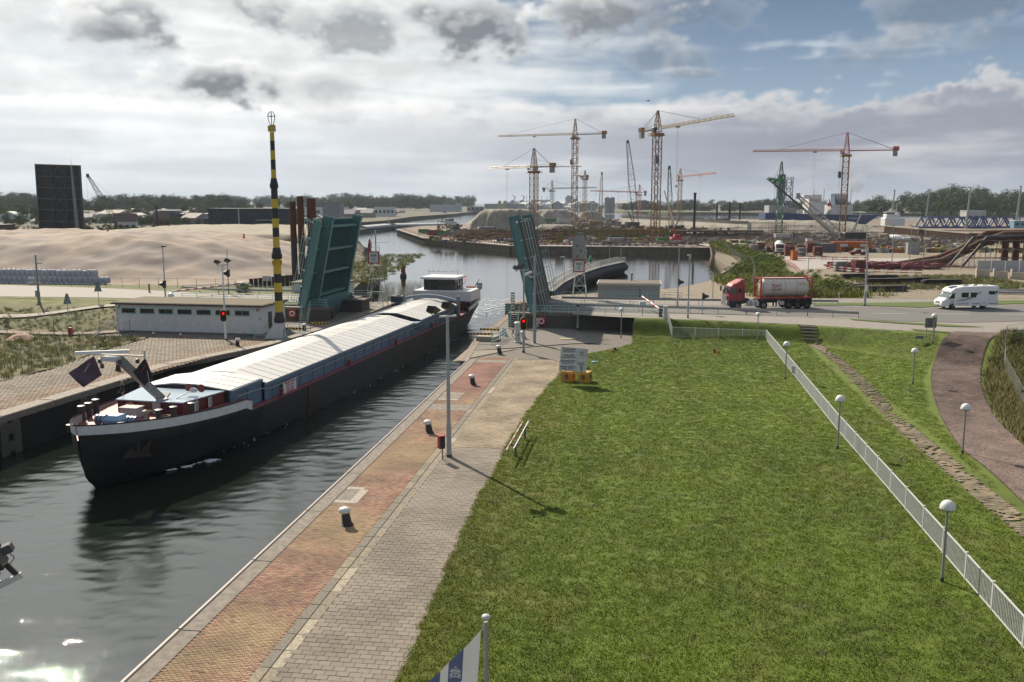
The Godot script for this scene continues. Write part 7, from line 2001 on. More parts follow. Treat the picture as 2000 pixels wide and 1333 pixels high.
# ---------------------------------------------------------------- cranes and the building site on the island
func tower_crane(label: String, at: Vector3, jib_y: float, apex: float, tip: Vector2, counter: float, wid: float, mast: Material, jib: Material, opt := {}) -> void:
	var o := thing("tower_crane", label, "tower crane", at, atan2(-tip.y, tip.x)) # local +x along the jib
	var len := tip.length(); var h := jib_y - at.y; var rc := wid * 0.055; var rb := wid * 0.032
	var m := Mb.new(); m.truss(V(0, -1, 0), V(0, h - 2.2, 0), wid, wid, int(h / wid), rc * 1.5, rb * 1.3)
	part("mast", m, mast, o)
	m = Mb.new(); m.box(V(0, h - 1.8, 0), V(wid * 1.5, 0.9, wid * 1.5)); m.box(V(0, h - 2.4, 0), V(wid * 1.9, 0.15, wid * 1.9)); m.rail([V(-wid, h - 2.4, wid * 0.95), V(wid, h - 2.4, wid * 0.95)], 1.1, 0.05)
	part("slewing_ring", m, mast, o)
	m = Mb.new(); m.cbox(V(wid * 0.6, h - 0.2, wid * 0.85), V(1.9, 2.2, 1.4), 0.2)
	var cab := part("driver_cab", m, opt.get("cab", mt(0.55, 0.55, 0.54, 0.5)), o)
	m = Mb.new(); m.box(V(wid * 0.6 + 0.98, h, wid * 0.85), V(0.06, 1.2, 1.1)); part("cab_window", m, glass(), cab)
	m = Mb.new(); m.truss(V(0, h - 0.9, 0), V(0, apex - at.y, 0), wid * 0.95, 0.5, 6, rc * 1.2, rb)
	part("tower_head", m, opt.get("head", mast), o)
	m = Mb.new(); m.truss(V(wid * 0.5, h + 0.3, 0), V(len, h + 0.5, 0), wid * 0.62, wid * 0.5, int(len / 2.0), rc * 1.3, rb, Vector3.UP, true, 0.55)
	part("jib", m, jib, o)
	m = Mb.new()
	m.beam(V(-wid * 0.5, h + 0.3, 0), V(-counter, h + 0.3, 0), wid * 0.5, 0.45)
	m.rail([V(-wid * 0.5, h + 0.5, wid * 0.3), V(-counter, h + 0.5, wid * 0.3)], 1.0, 0.04, 2)
	m.box(V(-counter + 1.4, h + 1.2, 0), V(2.6, 1.5, wid * 0.6))
	part("counter_jib", m, opt.get("counter", mast), o)
	m = Mb.new()
	for k in 3: m.box(V(-counter + 1.0 + k * 0.7, h - 1.2, 0), V(0.62, 2.6, wid * 0.55))
	part("counterweight", m, mt(0.24, 0.24, 0.235, 0.8), o)
	m = Mb.new(); var top := V(0, apex - at.y, 0)
	m.bar(top, V(len * opt.get("tie", 0.62), h + 1.4, 0), 0.09)
	for s in [-1, 1]: m.bar(top, V(-counter + 2, h + 0.6, s * wid * 0.25), 0.07)
	part("tie_bar", m, mt(0.09, 0.085, 0.08, 0.6), o)
	var tx: float = len * opt.get("trolley", 0.45)
	m = Mb.new(); m.box(V(tx, h - 0.2, 0), V(1.8, 0.4, 1.2))
	for s in [-0.5, 0.5]: m.bar(V(tx + s, h - 0.2, 0), V(tx + s * 0.7, h * opt.get("drop", 0.35), 0), 0.035)
	m.box(V(tx, h * opt.get("drop", 0.35) - 0.4, 0), V(0.7, 0.9, 0.4))
	part("trolley_and_hook", m, opt.get("counter", mast), o)
	if opt.has("lift"):
		m = Mb.new(); m.bar(V(wid * 0.9, 0, wid * 0.5), V(wid * 0.9, h * 0.95, wid * 0.5), 0.06); m.box(V(wid * 0.9, h * opt.lift, wid * 0.5), V(1.4, 3.0, 1.4)); part("lift_cage", m, mt(0.07, 0.085, 0.11, 0.6), o)

func crawler_crane(label: String, at: Vector3, tip: Vector3, wid: float, lower: Material, upper: Material, body: Material, yaw := 0.0) -> void:
	var o := thing("crawler_crane", label, "crawler crane", at)
	var b := Basis(Vector3.UP, yaw)
	var m := Mb.new()
	for s in [-1, 1]: m.cbox(b * V(0, 0.7, s * 2.6), V(7.5, 1.4, 1.2), 0.4, b)
	part("track", m, mt(0.04, 0.035, 0.03, 0.8), o)
	m = Mb.new(); m.cbox(b * V(-1.5, 2.6, 0), V(7.5, 2.4, 3.6), 0.2, b); m.cbox(b * V(2.2, 2.8, 1.7), V(1.8, 2.0, 1.2), 0.2, b); m.box(b * V(-4.6, 2.6, 0), V(1.6, 2.6, 4.0), b)
	part("machine_house", m, body, o)
	var foot := b * V(2.0, 1.9, 0); var mid := foot.lerp(tip - at, 0.55)
	m = Mb.new(); m.truss(foot, mid, wid * 0.7, wid, int(foot.distance_to(mid) / wid), 0.13, 0.07, Vector3.FORWARD); part("boom", m, lower, o)
	m = Mb.new(); m.truss(mid, tip - at, wid, wid * 0.4, int(foot.distance_to(mid) / wid), 0.13, 0.07, Vector3.FORWARD); m.box(tip - at, V(1.3, 2.0, 0.8)); part("boom_head", m, upper, o)
	m = Mb.new(); m.beam(b * V(-1, 3.6, 0.8), b * V(-4, 10.5, 0.3), 0.3); m.beam(b * V(-1, 3.6, -0.8), b * V(-4, 10.5, -0.3), 0.3); m.bar(b * V(-4, 10.5, 0), tip - at, 0.06); m.bar(b * V(-4, 10.5, 0), b * V(-5, 3.5, 0), 0.06); part("gantry", m, mt(0.05, 0.05, 0.055, 0.6), o)
	var hook := V(tip.x - at.x, 3.0, tip.z - at.z) + b * V(0.8, 0, 0)
	m = Mb.new(); m.bar(tip - at + b * V(0.8, 0, 0), hook, 0.05); m.box(hook, V(0.8, 1.6, 0.6)); part("hoist_rope", m, mt(0.05, 0.05, 0.05, 0.6), o)

func container(label: String, at: Vector3, size: Vector3, mat: Material, yaw := 0.0, called := "shipping_container") -> Node3D:
	var o := thing(called, label, "container", at, yaw)
	var m := Mb.new(); m.box(V(0, size.y / 2, 0), size - V(0.12, 0.1, 0.12))
	for i in int(size.x / 0.45): m.box(V(-size.x / 2 + 0.3 + i * 0.45, size.y / 2, 0), V(0.2, size.y - 0.3, size.z - 0.03))
	part("corrugated_wall", m, mat, o)
	m = Mb.new()
	for y in [0.08, size.y - 0.06]:
		for z in [-1, 1]: m.box(V(0, y, z * size.z / 2), V(size.x, 0.14, 0.1))
		for x in [-1, 1]: m.box(V(x * size.x / 2, y, 0), V(0.1, 0.14, size.z))
	for x in [-1, 1]: for z in [-1, 1]: m.box(V(x * size.x / 2, size.y / 2, z * size.z / 2), V(0.14, size.y, 0.14))
	part("frame", m, mat, o)
	return o

func scaffold(label: String, at: Vector3, size: Vector3, mat: Material, yaw := 0.0, step := 2.4, called := "scaffolding") -> void:
	var o := thing(called, label, "scaffolding", at, yaw)
	var nx := int(size.x / step); var ny := int(size.y / 2.0); var nzz := maxi(1, int(size.z / step))
	var m := Mb.new(); var d := Mb.new()
	for i in nx + 1:
		for k in nzz + 1:
			var p := V(-size.x / 2 + i * step, 0, -size.z / 2 + k * step)
			m.bar(p, p + V(R(-0.05, 0.05), size.y + R(-0.2, 1.0), 0), 0.05)
			for j in range(1, ny + 1):
				if i < nx: m.bar(p + V(0, j * 2.0, 0), p + V(step, j * 2.0, 0), 0.04)
				if k < nzz: m.bar(p + V(0, j * 2.0, 0), p + V(0, j * 2.0, step), 0.04)
			if i < nx and i % 2 == 0: m.bar(p, p + V(step, size.y * 0.9, 0), 0.04)
	part("tube_frame", m, mat, o)
	for j in range(1, ny + 1):
		d = Mb.new(); d.box(V(0, j * 2.0 - 0.1, 0), V(size.x, 0.08, minf(size.z, 1.2))); part("deck_boards", d, mt(0.24, 0.2, 0.15, 0.9), o)

func rebar_field(called: String, label: String, at: Vector3, size: Vector3, n: int, mat: Material) -> void: # thicket of starter bars, mats and shuttering
	var m := Mb.new()
	for i in n:
		var p := V(R(-0.5, 0.5) * size.x, 0, R(-0.5, 0.5) * size.z)
		var t := R(0, 1)
		if t < 0.55: m.bar(p, p + V(R(-0.2, 0.2), R(0.4, 1.0) * size.y, 0), 0.045)
		elif t < 0.8: m.bar(p + V(0, R(0.2, 1) * size.y, 0), p + V(R(2, 7), R(0.2, 1) * size.y, R(-1, 1)), 0.05)
		else: m.box(p + V(0, R(0.2, 0.6) * size.y, 0), V(R(0.5, 3), R(0.2, 1.2), R(0.3, 1.5)), Basis(Vector3.UP, R(-0.3, 0.3)))
	var o := solo(called, m, mat, label, "construction steel", at)
	o.set_meta("kind", "stuff")

func striped_fence(label: String, pts: Array, called := "striped_barrier") -> void: # red and white planks on posts
	var o := thing(called, label, "barrier")
	for i in pts.size() - 1:
		var a: Vector3 = pts[i]; var b: Vector3 = pts[i + 1]
		var n := maxi(2, int(a.distance_to(b) / 1.2))
		for c in 2:
			var m := Mb.new()
			for k in n:
				if k % 2 != c: continue
				for y in [0.5, 1.0]: m.beam(a.lerp(b, float(k) / n) + Vector3.UP * y, a.lerp(b, float(k + 1) / n) + Vector3.UP * y, 0.04, 0.2)
			if m.v.size(): part("striped_plank", m, mt(0.58, 0.57, 0.55, 0.6) if c else mt(0.38, 0.06, 0.05, 0.6), o)
		var q := Mb.new()
		for k in range(0, n + 1, 2): q.beam(a.lerp(b, float(k) / n), a.lerp(b, float(k) / n) + Vector3.UP * 1.15, 0.08)
		part("post", q, mt(0.38, 0.3, 0.28, 0.7), o)

func sheet_wall(label: String, pts: Array, y0: float, y1: float, mat: Material, pitch := 1.2) -> void: # corrugated steel piling with a capping beam
	var o := thing("sheet_pile_wall", label, "sheet pile wall")
	var cap := Mb.new(); var n := 0
	var rest := Mb.new()
	for i in pts.size() - 1:
		var a: Vector2 = pts[i]; var b: Vector2 = pts[i + 1]
		var len := a.distance_to(b); var dir := (b - a) / len; var nrm := Vector2(-dir.y, dir.x)
		var k := 0
		while k * pitch < len:
			var p := a + dir * (k * pitch)
			var q := []
			for e in [[0, 0.0], [0.22, 0.3], [0.5, 0.3], [0.72, 0.0], [1.0, 0.0]]: q.append(p + dir * e[0] * pitch + nrm * e[1] * pitch * 0.8)
			var m := Mb.new() if n < 200 else rest
			for e in 4: m.quad(V(q[e].x, y0, q[e].y), V(q[e + 1].x, y0, q[e + 1].y), V(q[e + 1].x, y1, q[e + 1].y), V(q[e].x, y1, q[e].y))
			if n < 200: part("sheet_pile", m, mat, o)
			n += 1; k += 1
		cap.beam(V(a.x, y1 + 0.1, a.y), V(b.x, y1 + 0.1, b.y), 1.2, 0.35)
	if rest.v.size(): part("far_sheet_piles", rest, mat, o).set_meta("kind", "stuff")
	part("capping_beam", cap, mt(0.24, 0.22, 0.19, 0.9, 0, "blotch", 4.0), o)

func site() -> void:
	var ochre := mt(0.30, 0.155, 0.045, 0.55, 0, "grain", 3.0); var pale := mt(0.46, 0.41, 0.33, 0.55); var redw := mt(0.42, 0.20, 0.18, 0.55); var green := mt(0.03, 0.15, 0.06, 0.55)
	tower_crane("yellow tower crane with a short jib to the left, nearest behind the right bridge leaf", V(10.3, -0.5, -426), 31.7, 40.7, Vector2(-21.1, -22.4), 13.5, 2.8, ochre, pale, {"cab": mt(0.5, 0.5, 0.48, 0.5), "drop": 0.12, "tie": 0.68, "trolley": 0.6})
	tower_crane("tall ochre tower crane with a level jib to the left over the site", V(37.8, -0.5, -548), 55.7, 65.2, Vector2(-46.5, -19.0), 19.5, 2.9, ochre, pale, {"lift": 0.72, "drop": 0.2, "tie": 0.86, "trolley": 0.52})
	tower_crane("largest ochre tower crane with its jib rising to the right", V(60.3, -0.5, -380), 45.4, 53.2, Vector2(18.2, 54.3), 16.0, 2.8, ochre, pale, {"cab": mt(0.06, 0.06, 0.06, 0.5), "lift": 0.73, "drop": 0.5, "tie": 0.6, "trolley": 0.3})
	tower_crane("red and white tower crane on an ochre mast at the right of the site", V(157.4, 1, -430), 39.5, 48.2, Vector2(-41.3, -10.8), 23.0, 2.7, ochre, redw, {"head": mt(0.30, 0.05, 0.05, 0.55), "counter": mt(0.32, 0.06, 0.05, 0.55), "lift": 0.72, "tie": 0.7, "trolley": 0.33, "drop": 0.1})
	tower_crane("small orange tower crane far behind the tall ochre one", V(64.2, -0.5, -800), 38.3, 44.0, Vector2(-10, 14), 5.5, 2.6, ochre, ochre)
	tower_crane("distant dark green tower crane with a pale green jib", V(42.4, -0.5, -960), 30.2, 39.3, Vector2(42.0, 52.6), 15.0, 3.0, mt(0.05, 0.12, 0.09, 0.6), mt(0.22, 0.33, 0.27, 0.6))
	tower_crane("thin red and white tower crane far behind the black lattice boom", V(112.3, -0.5, -800), 24.6, 31.8, Vector2(-49.3, 69.6), 13.0, 2.4, redw, redw)
	tower_crane("distant pale orange tower crane right of the largest crane", V(120.2, -0.5, -650), 33.6, 39.9, Vector2(8.6, 73.5), 9.0, 2.4, mt(0.36, 0.25, 0.15, 0.6), redw, {"drop": 0.3, "trolley": 0.6})
	tower_crane("hazy white tower crane seen between the two nearest yellow cranes", V(23.4, -0.5, -900), 50.4, 58.2, Vector2(44.9, 6.3), 9.0, 2.4, pale, redw)
	tower_crane("green tower crane with its jib swung towards the camera", V(121, 1, -409), 24.8, 33.8, Vector2(-13.9, 28), 5.0, 2.6, mt(0.13, 0.24, 0.16, 0.6), green, {"head": green, "counter": green, "tie": 0.5})
	var bk := mt(0.035, 0.036, 0.04, 0.6); var yl := mt(0.33, 0.2, 0.06, 0.6)
	crawler_crane("crawler crane with an upright orange and white lattice boom", V(58.5, -0.5, -622), V(61.2, 35.5, -620), 2.0, yl, mt(0.42, 0.26, 0.16, 0.6), mt(0.2, 0.13, 0.06, 0.6))
	crawler_crane("black crawler crane with the tallest dark lattice boom", V(79.5, -0.5, -590), V(74.3, 54.5, -588), 4.0, bk, bk, mt(0.03, 0.035, 0.035, 0.6), 0.4)
	crawler_crane("crawler crane with a yellow lower and black upper lattice boom", V(89.5, -0.5, -498), V(86.0, 34.6, -498), 2.3, yl, bk, mt(0.035, 0.035, 0.04, 0.6), 2.8)
	crawler_crane("black crawler crane with its long pale lattice boom lowered to the left", V(123.5, 1, -330), V(101.5, 17.9, -322), 1.9, mt(0.30, 0.30, 0.29, 0.6), mt(0.26, 0.26, 0.25, 0.6), mt(0.03, 0.03, 0.03, 0.6), PI)
	var o := thing("mobile_crane", "red mobile crane with a long white telescopic boom beside the largest tower crane", "mobile crane", V(65.6, -0.5, -360), 0.1)
	var m := Mb.new(); m.tube(V(-0.4, 3.4, 0), V(-0.9, 6.5, 0), 0.45, 0.4); m.cbox(V(0, 1.5, 0), V(4.6, 1.6, 2.4), 0.2); m.cbox(V(0.3, 2.8, 0), V(2.6, 1.2, 2.0), 0.2); part("chassis", m, mt(0.36, 0.03, 0.04, 0.5), o)
	m = Mb.new(); m.tube(V(-0.9, 6.5, 0), V(-3.0, 13.5, 0), 0.36, 0.32); m.tube(V(-3.0, 13.5, 0), V(-5.4, 21, 0), 0.28, 0.2); part("boom", m, mt(0.5, 0.49, 0.46, 0.5), o)
	for x in [-1.5, 0, 1.5]: for z in [-1.1, 1.1]: wheel(o, V(x, 0.55, z), 0.55, 0.4, bk)
	o = thing("telescopic_crane", "dark telescopic boom raised to the left in front of the green crane", "mobile crane", V(138, 1, -388), 0.0)
	m = Mb.new(); m.tube(V(0, 1.5, 0), V(-13, 12, 0), 0.6, 0.5); part("boom", m, mt(0.27, 0.25, 0.21, 0.6), o)
	m = Mb.new(); m.tube(V(-13, 12, 0), V(-28, 24, 0), 0.45, 0.35); m.box(V(-28.2, 24.1, 0), V(1.0, 0.8, 0.6)); part("boom_head", m, mt(0.05, 0.047, 0.045, 0.6), o)
	m = Mb.new(); m.cbox(V(1, 1.3, 0), V(6, 1.8, 2.6), 0.2); part("chassis", m, mt(0.3, 0.28, 0.24, 0.6), o)
	for q in [[81.5, -404, 20.5, 0.55, "thick black steel pile with a collar right of the mobile crane"], [121.9, -538, 16.3, 0.5, "left of the three thin dark piles on the site skyline"], [127.4, -530, 16.2, 0.62, "middle of the three thin dark piles on the site skyline"], [135.6, -538, 16.3, 0.5, "right of the three thin dark piles on the site skyline"]]:
		o = thing("steel_pile", q[4], "steel pile", V(q[0], -0.5, q[1])); m = Mb.new(); m.tube(V(0, -1, 0), V(0, q[2], 0), q[3], q[3], 10); part("shaft", m, mt(0.03, 0.026, 0.024, 0.7, 0, "streak", 2.0), o)
		m = Mb.new(); m.tube(V(0, q[2] - 0.7, 0), V(0, q[2], 0), q[3] * 1.3, q[3] * 1.3, 10); part("collar", m, mt(0.05, 0.045, 0.04, 0.7), o)
	# quay walls of the island
	sheet_wall("rusty black sheet pile quay round the tip of the building island", [Vector2(72, -321.6), Vector2(0, -335.3), Vector2(-40.1, -413.1), Vector2(-71, -556), Vector2(-64, -640)], -4.5, -0.55, mt(0.042, 0.030, 0.025, 0.85, 0, "streak", 3.0), 1.35)
	sheet("site_road", V2([71, -323.5, 0, -337, -38.5, -414, -35.5, -414.5, 1.0, -345, 71, -331]), -0.48, mt(0.36, 0.32, 0.27, 0.9, 0, "blotch", 4.0))
	sheet("site_road", V2([-34, -430, -12, -395, 4, -352, 14, -350, 5, -390, -5, -440, -20, -520, -30, -520]), -0.47, mt(0.40, 0.37, 0.33, 0.9, 0, "blotch", 4.0))
	sheet("pit_water", V2([80, -600, 125, -560, 170, -640, 90, -760, 60, -740]), -0.45, water_mat(8.0, 0.2, 0.1))
	striped_fence("red and white barrier line along the island quay", [V(70, -0.5, -325), V(1, -0.5, -338.5), V(-37, -0.5, -413), V(-66, -0.5, -545)])
	striped_fence("red and white barrier line in front of the yellow formwork wall", [V(20, -0.5, -400), V(60, -0.5, -392), V(104, -0.5, -384)])
	var wfm := thing("wire_fence", "line of thin mesh fence posts along the island quay", "fence")
	for i in 60:
		m = Mb.new(); var t := i / 60.0; var p := V(70, -0.5, -323).lerp(V(0, -0.5, -336.4), t * 2) if t < 0.5 else V(0, -0.5, -336.4).lerp(V(-69, -0.5, -555), (t - 0.5) * 2)
		m.bar(p, p + Vector3.UP * 2.1, 0.05); part("post", m, mt(0.3, 0.3, 0.29, 0.6), wfm)
	# formwork and concrete work
	var fy := mt(0.235, 0.175, 0.045, 0.8, 0, "blotch", 3.0); var fb := mt(0.05, 0.06, 0.095, 0.7)
	o = thing("formwork_wall", "long yellow formwork wall across the middle of the site", "formwork", V(52, -0.3, -413), -0.1)
	for i in 20:
		m = Mb.new(); m.box(V(-25.5 + i * 2.7, 2.2, 0), V(2.62, 3.6, 0.4)); part("formwork_panel", m, fy, o)
		m = Mb.new(); m.box(V(-26.9 + i * 2.7, 2.4, 0.25), V(0.22, 4.2, 0.3)); part("formwork_post", m, fb, o)
	for y in [1.2, 2.9]:
		m = Mb.new(); m.box(V(0, y, 0.3), V(54, 0.18, 0.2)); part("waling", m, mt(0.12, 0.1, 0.06, 0.8), o)
	m = Mb.new(); m.box(V(0, 0.2, 0.4), V(56, 0.7, 1.0)); part("base_beam", m, mt(0.06, 0.045, 0.04, 0.8), o)
	for q in [[18.6, -353.5, "left"], [27.4, -351, "middle"], [34.6, -350, "right"]]:
		o = thing("formwork_tower", "yellow and blue formwork tower standing on the quay, %s of three" % q[2], "formwork", V(q[0], -0.5, q[1]), -0.1)
		for x in [-1, 1]:
			m = Mb.new(); m.box(V(x * 0.78, 2.3, 0), V(1.35, 4.3, 0.3)); part("formwork_panel", m, fy, o)
		for x in [-1.5, 0.0, 1.5]:
			m = Mb.new(); m.box(V(x, 2.4, 0.2), V(0.18, 4.9, 0.3)); part("formwork_post", m, fb, o)
	var cc := mt(0.27, 0.27, 0.255, 0.9, 0, "blotch", 2.0)
	for i in 6:
		m = Mb.new(); m.cbox(V(0, 0.75, 0), V(1.7, 1.5, 1.7), 0.05)
		solo("concrete_block", m, cc, "grey concrete block in the %s layer, %s of its stack on the quay" % [["lower", "upper"][i / 3], ["left", "middle", "right"][i % 3]], "concrete block", V(37.5 + (i % 3) * 1.9, -0.5 + (i / 3) * 1.51, -341.5))
	for q in [[29, -343, 7], [46, -342, 6], [58, -339, 4], [-30, -424, 3]]:
		m = Mb.new()
		for i in q[2]: m.tube(V(i * 0.95, 0.45, -1.2), V(i * 0.95, 0.45, 1.2), 0.45, 0.45, 10)
		solo("pipe_stack", m, cc, "row of grey concrete pipes on the island quay, %s" % ["left of the block stack", "right of the block stack", "by the green container", "near the island tip"][used.get("pipe_stack", 0) % 4], "pipes", V(q[0], -0.5, q[1]))
	m = Mb.new(); m.lathe([Vector2(0, 0), Vector2(0.9, 0.1), Vector2(1.25, 0.8), Vector2(1.0, 1.5), Vector2(0.3, 1.9), Vector2(0, 1.95)], Vector3.ZERO, 12); solo("orange_buoy", m, mt(0.42, 0.09, 0.03, 0.6), "round orange buoy lying on the quay before the formwork towers", "buoy", V(24.6, -0.5, -343))
	var gc := mt(0.04, 0.17, 0.045, 0.6); var rc := mt(0.22, 0.05, 0.045, 0.65); var wc := mt(0.48, 0.47, 0.44, 0.7)
	for q in [["bright green container beside the red mobile crane", 58.5, -0.5, -350, 4.6, 2.5, gc], ["dark green container in front of the formwork wall", 43.5, -0.5, -379, 5.2, 2.4, mt(0.015, 0.06, 0.05, 0.6)], ["small green container at the tip of the island", -46, -0.5, -467, 5, 2.6, gc], ["dark red container at the tip of the island", -38.5, -0.5, -452, 8.0, 2.6, rc], ["green container right of the red ones at the island tip", -32.5, -0.5, -430, 5.6, 2.8, gc], ["brown container beyond the green one at the island tip", -27, -0.5, -432, 3, 2.2, mt(0.2, 0.13, 0.09, 0.8)], ["green container below the grey spoil heap", -6.5, -0.5, -470, 5.2, 2.6, gc], ["long green container row behind the first cranes", 30, -0.5, -760, 18, 3, gc], ["white site cabin row behind the tall ochre crane", 42, -0.5, -700, 14, 4, wc], ["white site cabin with an orange roof edge near the mixer truck", 106.5, -0.5, -356, 5.6, 4.0, wc], ["blue container beside the white site cabin", 113, -0.5, -350, 4.4, 2.8, mt(0.03, 0.07, 0.2, 0.6)]]:
		container(q[0], V(q[1], q[2], q[3]), V(q[4], q[5], 2.5), q[6], 0.1)
	o = thing("site_hut", "low brick hut with a blue roof near the island tip", "building", V(-13.5, -0.5, -478), 0.2)
	m = Mb.new(); m.box(V(0, 1.3, 0), V(9, 2.8, 5)); part("wall", m, mt(0.27, 0.22, 0.17, 0.85), o)
	m = Mb.new(); m.extrude(V2([-4.7, 2.6, 4.7, 2.6, 4.2, 3.5, -4.2, 3.5]), Transform3D.IDENTITY, 5.4); part("roof", m, mt(0.10, 0.10, 0.14, 0.8), o)
	m = Mb.new(); m.box(V(-0.5, 1.2, 2.52), V(1.3, 1.6, 0.06)); part("window", m, glass(), o)
	o = thing("tracked_dozer", "dark excavator on a red barge like trailer near the island tip", "excavator", V(-27, -0.5, -492), 0.1)
	m = Mb.new(); m.cbox(V(0, 0.9, 0), V(12, 1.8, 3), 0.1); part("trailer", m, rc, o)
	m = Mb.new(); m.cbox(V(-3.6, 2.8, 0), V(3.6, 2.0, 2.4), 0.2); m.cbox(V(-2.6, 4.3, 0), V(1.6, 1.4, 1.6), 0.2); m.beam(V(-4.5, 3.2, 0), V(-7, 2.2, 0), 0.4); part("machine", m, mt(0.05, 0.06, 0.055, 0.7), o)
	var rust := mt(0.125, 0.070, 0.045, 0.9); var greyr := mt(0.15, 0.13, 0.115, 0.9)
	for q in [["rusty starter bars in front of the grey spoil heap", 0, -400, 46, 4.5, 60, 900, rust], ["rusty reinforcement behind the three formwork towers", 22, -440, 60, 4.0, 30, 700, rust], ["reinforcement and shuttering behind the formwork wall", 70, -470, 90, 4.5, 60, 1000, rust], ["grey clutter of beams on the deck right of the largest crane", 92, -372, 50, 3.0, 30, 800, greyr], ["grey clutter of material along the island road", -18, -455, 34, 2.4, 80, 600, greyr], ["low clutter of material on the quay edge", 48, -334, 50, 1.1, 8, 350, greyr], ["steel clutter round the foot of the green crane", 130, -400, 70, 3.6, 60, 1100, greyr], ["clutter of shuttering behind the orange containers", 132, -330, 80, 2.8, 60, 900, greyr], ["far clutter of material behind the first cranes", 50, -650, 130, 3.5, 120, 900, greyr]]:
		rebar_field("construction_clutter", q[0], V(q[1], -0.5 if q[2] < -340 else 0.6, q[2]), V(q[3], q[4], q[5]), q[6], q[7])
	for q in [["scaffolding in front of the dark concrete chamber", 100, -366, 22, 8], ["brown scaffolding round the green tower crane", 124, -398, 20, 7], ["scaffolding frame left of the green tower crane", 84, -392, 18, 4], ["scaffold tower with steps at the island tip", -38.5, -500, 5, 9], ["low scaffolding right of the pale lattice boom", 146, -372, 26, 5]]:
		scaffold(q[0], V(q[1], -0.5, q[2]), V(q[3], q[4], 5), mt(0.14, 0.10, 0.085, 0.8))
	o = thing("lock_chamber", "long pale concrete chamber wall with a dark steel edge across the site", "concrete wall")
	m = Mb.new(); m.slab(V2([80, -660, 106, -520, 118, -452, 120, -452, 110, -520, 86, -660]), -0.6, 6.0); part("chamber_wall", m, mt(0.52, 0.50, 0.44, 0.9, 0, "blotch", 9.0), o)
	m = Mb.new()
	for q in [[80, -660, 106, -520], [106, -520, 118, -452]]: m.beam(V(q[0], 6.2, q[1]), V(q[2], 6.2, q[3]), 1.0, 0.7)
	part("steel_edge", m, mt(0.05, 0.04, 0.035, 0.8), o)
	o = thing("concrete_gallery", "dark open concrete frame right of the largest crane", "concrete frame", V(88, -0.5, -388))
	for i in 9:
		m = Mb.new(); m.box(V(-18 + i * 4.4, 1.8, 0), V(0.9, 3.6, 1.0)); part("column", m, mt(0.07, 0.06, 0.052, 0.9), o)
	m = Mb.new(); m.box(V(0, 4.0, 0), V(40, 0.8, 3)); m.box(V(0, 1.4, -3), V(40, 3, 0.4)); part("beam", m, mt(0.10, 0.085, 0.07, 0.9), o)
	m = Mb.new()
	for i in 26: m.box(V(-38 + i * 3.0, 2.4 + R(-0.3, 0.5), 0), V(2.8, 4.8, 0.8))
	solo("cofferdam_wall", m, mt(0.055, 0.05, 0.047, 0.9, 0, "streak", 4.0), "long dark cofferdam wall in the back of the building pit", "wall", V(120, -0.5, -660))
	m = Mb.new()
	for i in 30: m.box(V(-30 + i * 2.1, 1.4 + R(-0.3, 0.5), 0), V(2.0, 3.4, 0.8))
	solo("cofferdam_wall", m, mt(0.13, 0.075, 0.05, 0.9, 0, "streak", 3.0), "rusty low wall behind the formwork towers", "wall", V(20, -0.5, -428))
	# spoil heaps
	for q in [[-3, -575, 27, 12.0, 15, "large flat topped grey spoil heap behind the right bridge leaf"], [26, -540, 16, 3.4, 10, "low dark sand heap at the foot of the tall ochre crane"], [40, -880, 26, 10, 20, "far grey spoil heap under the green crane"], [78, -900, 14, 8, 12, "far grey spoil heap beside the silos"], [148, -500, 60, 6.5, 30, "long pale sand bank right of the concrete chamber"], [112, -620, 24, 5, 20, "pale sand ridge behind the concrete chamber"]]:
		var hh: Array = q
		var g := grid(34, 24, func(i, j):
			var x: float = (i / 17.0 - 1.0) * 1.25; var z: float = (j / 12.0 - 1.0) * 1.25
			var r := maxf(absf(x) * 0.9, sqrt(x * x + z * z)) + nz.get_noise_2d(i * 4 + hh[0], j * 4) * 0.16
			return V(hh[0] + x * hh[2], -0.6 + hh[3] * smoothstep(1.15, 0.45, r) * (1 + 0.12 * nz.get_noise_2d(i * 9, j * 9)), hh[1] - z * hh[4]), func(p):
			return Color(0.27, 0.245, 0.20) * (0.8 + 0.5 * nz.get_noise_2d(p.x * 3, p.y * 16) + 0.25))
		solo("spoil_heap", g, vmat(0.95, "grain", 3.0, 5.0), q[5], "spoil heap")
	var bxm := Mb.new(); bxm.box(V(0, 0.5, 0), Vector3.ONE)
	var xs := []; var cs := []
	var pal := [Color(0.13, 0.075, 0.05), Color(0.2, 0.18, 0.16), Color(0.07, 0.06, 0.055), Color(0.33, 0.3, 0.26), Color(0.5, 0.49, 0.47), Color(0.25, 0.06, 0.05), Color(0.4, 0.15, 0.04), Color(0.05, 0.12, 0.26), Color(0.06, 0.2, 0.08), Color(0.32, 0.24, 0.06)]
	for i in 6500:
		var r: Array = [[-50, 70, -640, -350], [-8, 110, -440, -342], [60, 170, -460, -330], [70, 150, -330, -262], [20, 160, -900, -560]][i % 5]
		var p := V(R(r[0], r[1]), -0.5 if r[3] < -320 else 1.0, R(r[2], r[3]))
		if p.x < -40 + (p.z + 412) * 0.22 and p.z > -560 or p.x + 10 < -(p.z + 330) * -0.5 and p.z > -414 and p.x < 0 or nz.get_noise_2d(p.x * 0.9, p.z * 0.9) < -0.05: continue
		var l := R(0.4, 2.6)
		xs.append(Transform3D(Basis(Vector3.UP, R(-0.4, 0.4)).scaled(V(l, R(0.3, 1.7), R(0.4, 1.6))), p)); cs.append((pal[mini(rng.randi() % 14, 9) if R(0, 1) < 0.75 else rng.randi() % 5] as Color) * R(0.7, 1.2))
	scatter("site_clutter", bxm.mesh(), vmat(0.85, "grain", 1.5), xs, cs)
